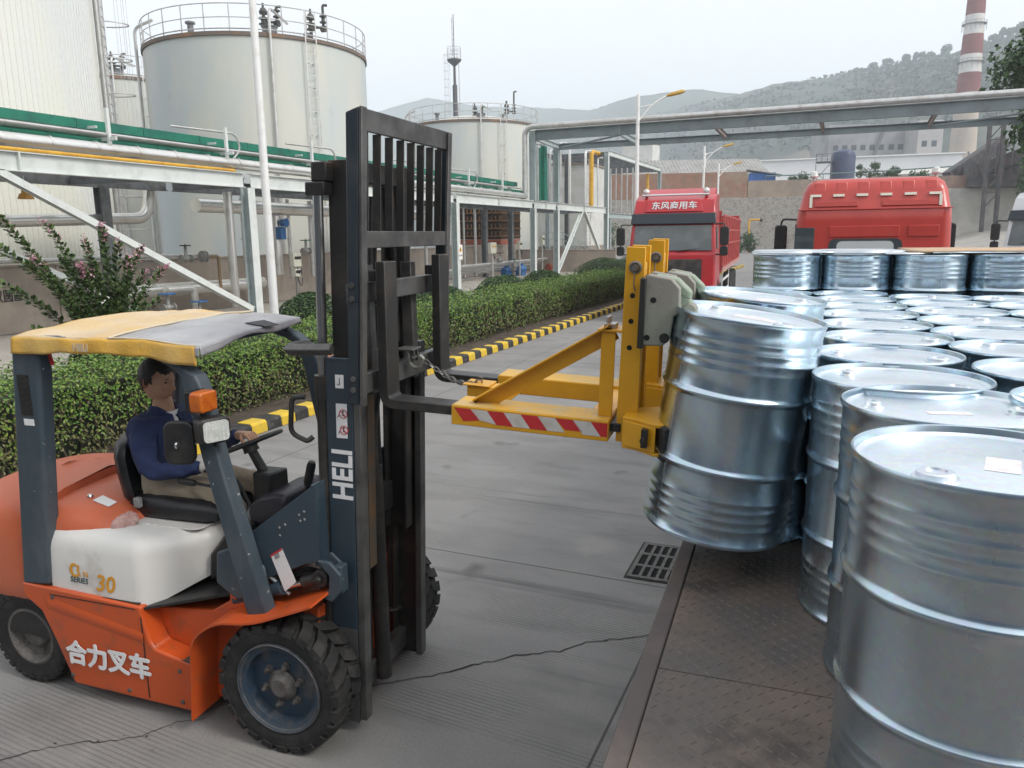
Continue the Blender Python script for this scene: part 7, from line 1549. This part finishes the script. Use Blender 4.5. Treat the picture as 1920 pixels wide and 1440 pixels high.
for k in range(9000):
    u, v = rnd.random() * .86 + .02, rnd.random() ** 1.3 * .72; p = Vector(HV['hill3'](u, v)); cl = noise.noise((p.x * .012, p.z * .03, 4)); 
    if cl + rnd.uniform(-.35, .35) < -.02: continue
    s_ = rnd.uniform(1.6, 4.6); p.z += s_ * .2
    for q in range(3):
        d = Vector((rnd.gauss(0, .6), rnd.gauss(-.5, .6), rnd.gauss(.5, .5))).normalized(); a = d.orthogonal().normalized(); c = d.cross(a); o_ = p + Vector((rnd.gauss(0, 1.5), rnd.gauss(0, 1.5), rnd.uniform(0, 1.5)))
        sc.add([o_ - a * s_ * .5, o_ - c * s_ * .4, o_ + a * s_ * .5, o_ + c * s_ * .4], [(0, 1, 2, 3)])
sm = mat('hill_scrub_leaf', (.02, .04, .02), .9, island=[(.016, .03, .02), (.03, .048, .028), (.045, .062, .038), (.05, .058, .045)])
tag(sc.build('hillside_scrub', sm, recalc=False, smooth=False), kind='stuff')
hill('far_hill', [(-2100, 2000, 280), (-1700, 2050, 330), (-1274, 1966, 352), (-1135, 2032, 392), (-990, 2100, 366), (-840, 2157, 360), (-620, 1950, 310), (-466, 1750, 298), (-317, 1701, 296), (-100, 1500, 230), (200, 1400, 200)], 700, -1, HILLF, 8, 16)
hill('far_hill', [(-1300, 1500, 120), (-900, 1560, 165), (-700, 1500, 165), (-578, 1454, 182), (-420, 1420, 186), (-300, 1380, 150), (-100, 1300, 100)], 480, -1, HILLF, 5, 16)

# unseen works building inferred from drum reflections, sized to darken drums and foreground
wh = thing('works_building', 'unseen blue-grey sheet-clad works building behind the loading bay', 'building', (0, -11, 0)); b = MB(); b.box(-32, 30, -14, 0, 0, 8.5); b.build('wall', mat('blue_grey_cladding', (.13, .17, .22), .6, 0, (.10, .13, .17), .3), wh)
b = MB(); b.box(-32.6, 30.6, -14.5, .6, 8.51, 8.9); b.build('roof', CORR, wh)
for x in (-22, -8, 6): b = MB(); b.box(x, x + 5, .01, .06, 0, 4.8); b.build('shutter_door', mat('shutter_grey', (.3, .31, .32), .5, .2), wh)
# ------------------------------------------------------------------ hedge, clipped bushes, crape myrtle, trees
def leafmat(name, cols, rough=.5): 
    m = mat(name, cols[0], rough, island=cols, spec=.35); b = m.node_tree.nodes['Principled BSDF']; b.inputs['Subsurface Weight'].default_value = 0.0; return m
HEDGEL = leafmat('hedge_leaf', [(.02, .045, .012), (.07, .135, .025), (.11, .195, .032), (.14, .235, .04), (.085, .20, .032), (.17, .235, .05), (.22, .285, .055)], .42)
HEDGEO = leafmat('olive_hedge_leaf', [(.045, .045, .018), (.10, .095, .038), (.15, .14, .055), (.12, .125, .045), (.18, .165, .075)], .5)
BUSHL = leafmat('clipped_bush_leaf', [(.015, .036, .012), (.03, .07, .02), (.048, .105, .028), (.065, .13, .035)], .45)
STEM = mat('woody_stem', (.10, .075, .05), .9, 0, (.06, .045, .03), 8)
def leaf(b, p, n, s, rnd, asp=.55):
    n = n.normalized(); a = n.orthogonal().normalized(); q = rnd.uniform(0, 6.283); a = (a * math.cos(q) + n.cross(a) * math.sin(q)); c = n.cross(a); fold = n * s * .16
    b.add([p - a * s * .5, p - c * s * asp * .5 + fold, p + a * s * .5, p + c * s * asp * .5 + fold], [(0, 1, 2), (0, 2, 3)])
def hedge_piece(label, x0, x1, y0, y1, h, dens, size, seed, group, olive=True):
    t = thing('hedge', label, 'hedge', (0, 0, 0), 0, group); rnd = random.Random(seed)
    b = MB(); bo = MB(); bs = MB()
    def surf(u):     # bumpy face/top offsets
        return .10 * noise.noise((u.x * 1.1, u.y * 1.1, u.z * 1.6 + seed)) + .05 * noise.noise((u.x * 4, u.y * 4, u.z * 4))
    L_ = y1 - y0; n_f = int(L_ * h * dens); n_t = int(L_ * abs(x1 - x0) * dens * .85)
    def place(p, nrm, z):
        k = (p.z / h); d = Vector((rnd.gauss(0, .5), rnd.gauss(0, .5), rnd.gauss(.25, .45)))
        target = bo if (rnd.random() < (.92 - k * .95) + .35 * noise.noise((p.x * .9, p.y * .9, p.z * 2))) and olive else b
        leaf(target, p, nrm + d, size * rnd.uniform(.7, 1.25), rnd)
    for _ in range(n_f):
        y = rnd.uniform(y0, y1); z = h * (.06 + .94 * rnd.random() ** .8); p = Vector((x1, y, z)); dep = rnd.random() ** 2 * .16
        under = .12 * max(0, 1 - z / (.35 * h)); rd = .12 * max(0, (z / h - .82) / .18) ** 2; p.x += surf(p) - dep - under - rd; place(p, Vector((1, 0, .15)), z)
    for _ in range(n_t):
        y = rnd.uniform(y0, y1); x = rnd.uniform(x0, x1); e = min(1, (x1 - x) / .25); p = Vector((x, y, h)); p.z += surf(p) * .8 - .06 * (1 - e) ** 2 - rnd.random() ** 2 * .10 + (rnd.random() ** 12) * .18; place(p, Vector((.15, 0, 1)), h)
    for ye, sg in ((y0, -1), (y1, 1)):
        for _ in range(int(abs(x1 - x0) * h * dens * .8)):
            p = Vector((rnd.uniform(x0, x1), ye, h * rnd.uniform(.08, 1))); p.y += sg * surf(p) - sg * rnd.random() ** 2 * .15; place(p, Vector((0, sg, .2)), p.z)
    b.build('green_foliage', HEDGEL, t, recalc=False, smooth=False); 
    if bo.v: bo.build('olive_foliage', HEDGEO, t, recalc=False, smooth=False)
    k = y0
    while k < y1:
        x = x1 - rnd.uniform(.12, .4); bs.tube([(x, k, .05), (x + rnd.uniform(-.08, .08), k + rnd.uniform(-.1, .1), h * .4), (x + rnd.uniform(-.12, .12), k + rnd.uniform(-.15, .15), h * .85)], .011, 5); k += .11
    bs.build('stems', STEM, t, recalc=False)
    b = MB(); b.grid(lambda u, v: (x1 - .26, y0 + .15 + (L_ - .3) * u, .12 + (h - .27) * v), 4, 2); b.grid(lambda u, v: (x0 + .1 + (x1 - .26 - x0 - .1) * v, y0 + .15 + (L_ - .3) * u, h - .15), 4, 2); b.build('inner_twig_shade', mat('deep_twig_shade', (.012, .016, .008), .95), t, recalc=False, smooth=False)  # near-black sheets among the twigs paint in the hedge's inner shade
    return t
hedge_piece('long clipped hedge beside the striped kerb, passing behind the forklift', -9.6, -7.85, 4.3, 13.8, 1.02, 950, .052, 1, 'clipped hedges along the kerb')
hedge_piece('far stretch of clipped hedge leading to the facing lorry, right of the mast', -9.7, -7.85, 13.95, 31.5, 1.04, 520, .062, 2, 'clipped hedges along the kerb')
def ball_bush(label, x, y, r_, h, seed, n=3600, size=.065):
    t = thing('clipped_bush', label, 'bush', (x, y, .05), 0, 'round clipped bushes behind the hedge'); rnd = random.Random(seed); b = MB()
    for _ in range(n):
        q = rnd.uniform(0, 6.283); w = rnd.random() ** .8; el = w * 1.5; d = Vector((math.cos(q) * math.sin(el), math.sin(q) * math.sin(el), math.cos(el))); k = 1 + .08 * noise.noise((d.x * 3, d.y * 3, d.z * 3 + seed)) - rnd.random() ** 2 * .14
        p = Vector((d.x * r_ * k, d.y * r_ * k, h * .38 + d.z * h * .62 * k)); leaf(b, p, d + Vector((rnd.gauss(0, .5), rnd.gauss(0, .5), rnd.gauss(.2, .4))), size * rnd.uniform(.7, 1.3), rnd)
    for _ in range(n // 3):
        q = rnd.uniform(0, 6.283); z = rnd.random() * h * .4; k = .93 + .07 * z / (h * .4) - rnd.random() ** 2 * .12; d = Vector((math.cos(q), math.sin(q), 0)); leaf(b, d * r_ * k + Vector((0, 0, z + .04)), d + Vector((rnd.gauss(0, .5), rnd.gauss(0, .5), .2)), size, rnd)
    b.build('foliage', BUSHL, t, recalc=False, smooth=False)
    b = MB(); b.lathe([(r_ * .7, .05), (r_ * .86, h * .2), (r_ * .89, h * .38), (r_ * .82, h * .6), (r_ * .62, h * .78), (r_ * .35, h * .89), (0, h * .93)], 20); b.build('inner_twig_shade', bpy.data.materials['deep_twig_shade'], t); b = MB(); b.cyl((0, 0, -.05), (0, 0, h * .4), .05, seg=7); b.build('stem', STEM, t)  # solid near-black core, the bush's inner shade put into its colour
    return t
for i, (x, y, r_, h, lab) in enumerate(((-10.7, 13.7, .85, 1.32, 'round clipped bush left of the mast, at the foot of the white pole'), (-10.7, 19.6, .95, 1.08, 'round clipped bush just right of the mast and backrest'), (-10.6, 23.9, 1.05, 1.18, 'round clipped bush before the warning sign column'), (-10.5, 27.4, 1.0, 1.18, 'round clipped bush before the gantry posts'), (-9.9, 33.6, 1.5, 1.45, 'big dark round bush near the yellow posts'), (-9.2, 37.6, 1.4, 1.65, 'tallest dark round bush, close to the facing lorry'), (-11.1, 9.2, .9, .95, 'low bush under the left part of the rack, behind the canopy'))): ball_bush(lab, x, y, r_, h, 20 + i)
hedge_piece('second low hedge at the left picture edge, behind the canopy leg', -11.9, -10.9, 3.6, 6.6, .95, 500, .055, 6, 'clipped hedges along the kerb')
# crape myrtle
cm = thing('crape_myrtle', 'young crape myrtle with arching leafy shoots and pink flower tips, by the diagonal brace', 'shrub', (-10.9, 8.75, .08)); rnd = random.Random(31)
MYL = leafmat('myrtle_leaf', [(.03, .06, .02), (.055, .10, .03), (.085, .14, .042), (.12, .18, .055), (.06, .115, .035)], .42); MYF = leafmat('myrtle_flower', [(.42, .16, .22), (.55, .27, .34), (.48, .2, .3), (.62, .38, .42)], .7)
b = MB(); bl = MB(); bf = MB()
tips = [(-.3, -1.35, 2.85, 1), (.1, -.95, 2.75, 1), (.1, -.75, 2.25, 0), (-.2, -1.55, 2.45, 0), (.15, -.35, 2.5, 1), (.0, .1, 2.7, 2), (.2, .35, 2.2, 1), (.1, .75, 2.35, 2), (.2, 1.1, 2.02, 2), (.3, -1.5, 1.25, 0), (.25, -.55, 2.1, 2), (-.2, .55, 2.45, 1), (.3, .0, 1.9, 0), (-.3, -.4, 2.2, 0), (.3, -1.0, 1.95, 0), (.25, .9, 1.5, 0), (-.2, -1.1, 2.2, 0), (.2, -.9, 1.6, 0), (.1, -.55, 1.75, 0), (.2, .15, 1.8, 0), (0, .5, 1.9, 0), (.1, -.2, 2.15, 0), (.3, .55, 1.45, 0), (-.3, -1.45, 1.9, 0), (0, .85, 1.95, 1), (.2, -1.25, 2.25, 1)]
for dx, dy, z, fl_ in tips:
    p0 = Vector((rnd.uniform(-.1, .1), rnd.uniform(-.12, .12), 0)); p3 = Vector((dx, dy, z)); c1 = p0 + Vector((dx * .15, dy * .12, z * .5)); c2 = p0 + Vector((dx * .6, dy * .6, z * .8))
    def bz(t): return p0 * (1 - t) ** 3 + c1 * 3 * t * (1 - t) ** 2 + c2 * 3 * t * t * (1 - t) + p3 * t ** 3
    b.tube([bz(k / 10) for k in range(11)], [.013 - .010 * k / 10 for k in range(11)], 6)
    n_ = int(50 * (p3 - p0).length / 2)
    for k in range(n_):
        t = .22 + .76 * k / n_; p = bz(t); d = (bz(min(1, t + .02)) - bz(t - .02)).normalized(); q = k * 2.4 + rnd.uniform(-.3, .3); a = d.orthogonal().normalized(); o = a * math.cos(q) + d.cross(a) * math.sin(q)
        for m_ in range(3):
            oo = (o * (1 if m_ == 0 else -1) + d * .45 + Vector((0, 0, .2)) + Vector((rnd.gauss(0, .25), rnd.gauss(0, .25), rnd.gauss(0, .2)))).normalized(); s_ = rnd.uniform(.085, .13) * (1.2 - .45 * t); w = oo.cross(Vector((rnd.gauss(0, .3), rnd.gauss(0, .3), 1))).normalized() * s_ * .30; up = oo.cross(w).normalized() * s_ * .10
            r0 = p + oo * .012; bl.add([r0, r0 + oo * s_ * .35 + w + up, r0 + oo * s_ * .75 + w * .75, r0 + oo * s_, r0 + oo * s_ * .75 - w * .75, r0 + oo * s_ * .35 - w + up], [(0, 1, 2, 3), (0, 3, 4, 5)])
    for k in range((0, 45, 130)[fl_]):
        t = rnd.uniform(.86, 1.03); p = bz(t) + Vector((rnd.gauss(0, .035), rnd.gauss(0, .035), rnd.gauss(0, .03))) * (1.5 - (t - .86) * 5); leaf(bf, p, Vector((rnd.gauss(0, 1), rnd.gauss(0, 1), rnd.gauss(.4, 1))), rnd.uniform(.022, .042), rnd, .9)
b.build('branches', STEM, cm); bl.build('leaves', MYL, cm, recalc=False, smooth=False); bf.build('blossoms', MYF, cm, recalc=False, smooth=False)
# trees
TREEL = leafmat('tree_leaf', [(.02, .045, .016), (.035, .075, .024), (.055, .105, .034), (.075, .13, .045)], .5)
def tree(label, x, y, z, h, r_, seed, n=2600, size=.28, clumps=16, group=None, name='tree', lm=None, h0=.35):
    t = thing(name, label, 'tree', (x, y, z), 0, group); rnd = random.Random(seed); b = MB(); bl = MB(); top = Vector((rnd.uniform(-.1, .1) * r_, 0, h * .7))
    b.tube([(0, 0, -.2), (rnd.uniform(-.05, .05) * h, 0, h * .3), top], [h * .028, h * .02, h * .008], 8); cs = []
    for k in range(clumps):
        q = rnd.uniform(0, 6.283); w = rnd.random(); zz = h * (h0 + (1 - h0) * .92 * w); rr = r_ * math.sqrt(max(0, 1 - ((w - .42) / .62) ** 2)) * rnd.uniform(.45, .95); c = Vector((math.cos(q) * rr, math.sin(q) * rr, zz)); cs.append((c, r_ * rnd.uniform(.22, .42))); s_ = Vector((0, 0, min(zz * .75, h * .6))); b.tube([s_, s_.lerp(c, .55) + Vector((0, 0, .04 * h)), c], [h * .010, h * .006, h * .003], 5)
    for k in range(n):
        c, cr = cs[k % len(cs)]; d = Vector((rnd.gauss(0, 1), rnd.gauss(0, 1), rnd.gauss(0, .8))).normalized(); p = c + d * cr * rnd.random() ** .45; leaf(bl, p, d + Vector((rnd.gauss(0, .6), rnd.gauss(0, .6), .5)), size * rnd.uniform(.6, 1.3), rnd, .7)
    b.build('trunk', STEM, t); bl.build('crown', lm or TREEL, t, recalc=False, smooth=False); return t
tree('leafy tree leaning in at the upper right picture edge beyond the gantry', 9.9, 46.5, 0, 13.0, 3.9, 3, 5200, .34, 30, h0=.5)
tree('smaller leafy tree low at the right edge beside the conveyor', 19.8, 104, 1.5, 13, 3.6, 13, 2600, .5, 18)
for i, (x, y, z, h, r_, lab) in enumerate(((2.2, 128, 8.9, 3.6, 2.1, 'bush with reddish twigs on the terrace right of the blue tank'), (5.0, 128.5, 8.9, 2.6, 1.8, 'second leafy bush right of the blue tank'), (-7.2, 124, 8.9, 2.2, 1.9, 'leafy bush on the terrace left of the blue tank'), (8.6, 127, 8.9, 1.9, 1.7, 'low bush above the right side of the red cab'), (13.0, 122, 8.9, 1.5, 1.6, 'low green bush beside the conveyor foot'), (-12.4, 101.0, 0, 3.0, 2.0, 'dark leafy bush at the foot of the stone wall behind the facing lorry'), (-27, 88, 0, 5.5, 2.6, 'dark tree behind the white hut, beneath the far rack'))): tree(lab, x, y, z, h, r_, 40 + i, 1500, .26, 12, 'bushes on the terrace', 'bush', h0=.1)
hills_t = [(60, 1050, 189, 16, 9), (48, 1053, 190, 14, 9), (72, 1044, 190, 13, 8), (88, 1034, 190, 17, 8), (-4, 1073, 188, 10, 7), (14, 1066, 189, 12, 8), (30, 1060, 190, 13, 8), (118, 1010, 192, 12, 8), (128, 1006, 193, 14, 9), (138, 1002, 194, 18, 10), (152, 998, 195, 20, 11), (168, 994, 198, 19, 11), (180, 990, 202, 18, 10)]
HT = None; nmz = ['first', 'second', 'third', 'fourth', 'fifth', 'sixth', 'seventh', 'eighth', 'ninth', 'tenth', 'eleventh', 'twelfth', 'thirteenth']
for i, (x, y, z, h, r_) in enumerate(sorted(hills_t)):
    lab = nmz[i] + ' tree along the hill ridge, counted from the left'
    if HT is None: HT = tree(lab, x, y, z - 2, h, r_, 77, 500, 2.2, 10, 'trees on the hill ridge', h0=.2); H0 = h
    else: o = dup(HT, lab, loc=(x, y, z - 2), rz=i * 1.3); o.scale = (r_ / 8, r_ / 8, h / H0)
# ------------------------------------------------------------------ haze
hz = MB(); hz.box(-2300, 900, -60, 2500, -3, 410)
hm = bpy.data.materials.new('haze_air'); hm.use_nodes = True; n = hm.node_tree.nodes; n.clear(); vo = n.new('ShaderNodeVolumePrincipled'); vo.inputs['Color'].default_value = (.87, .945, 1.0, 1); vo.inputs['Density'].default_value = .00055; vo.inputs['Anisotropy'].default_value = 0.2; oo = n.new('ShaderNodeOutputMaterial'); hm.node_tree.links.new(vo.outputs[0], oo.inputs['Volume'])
tag(hz.build('haze', hm, smooth=False), kind='stuff')
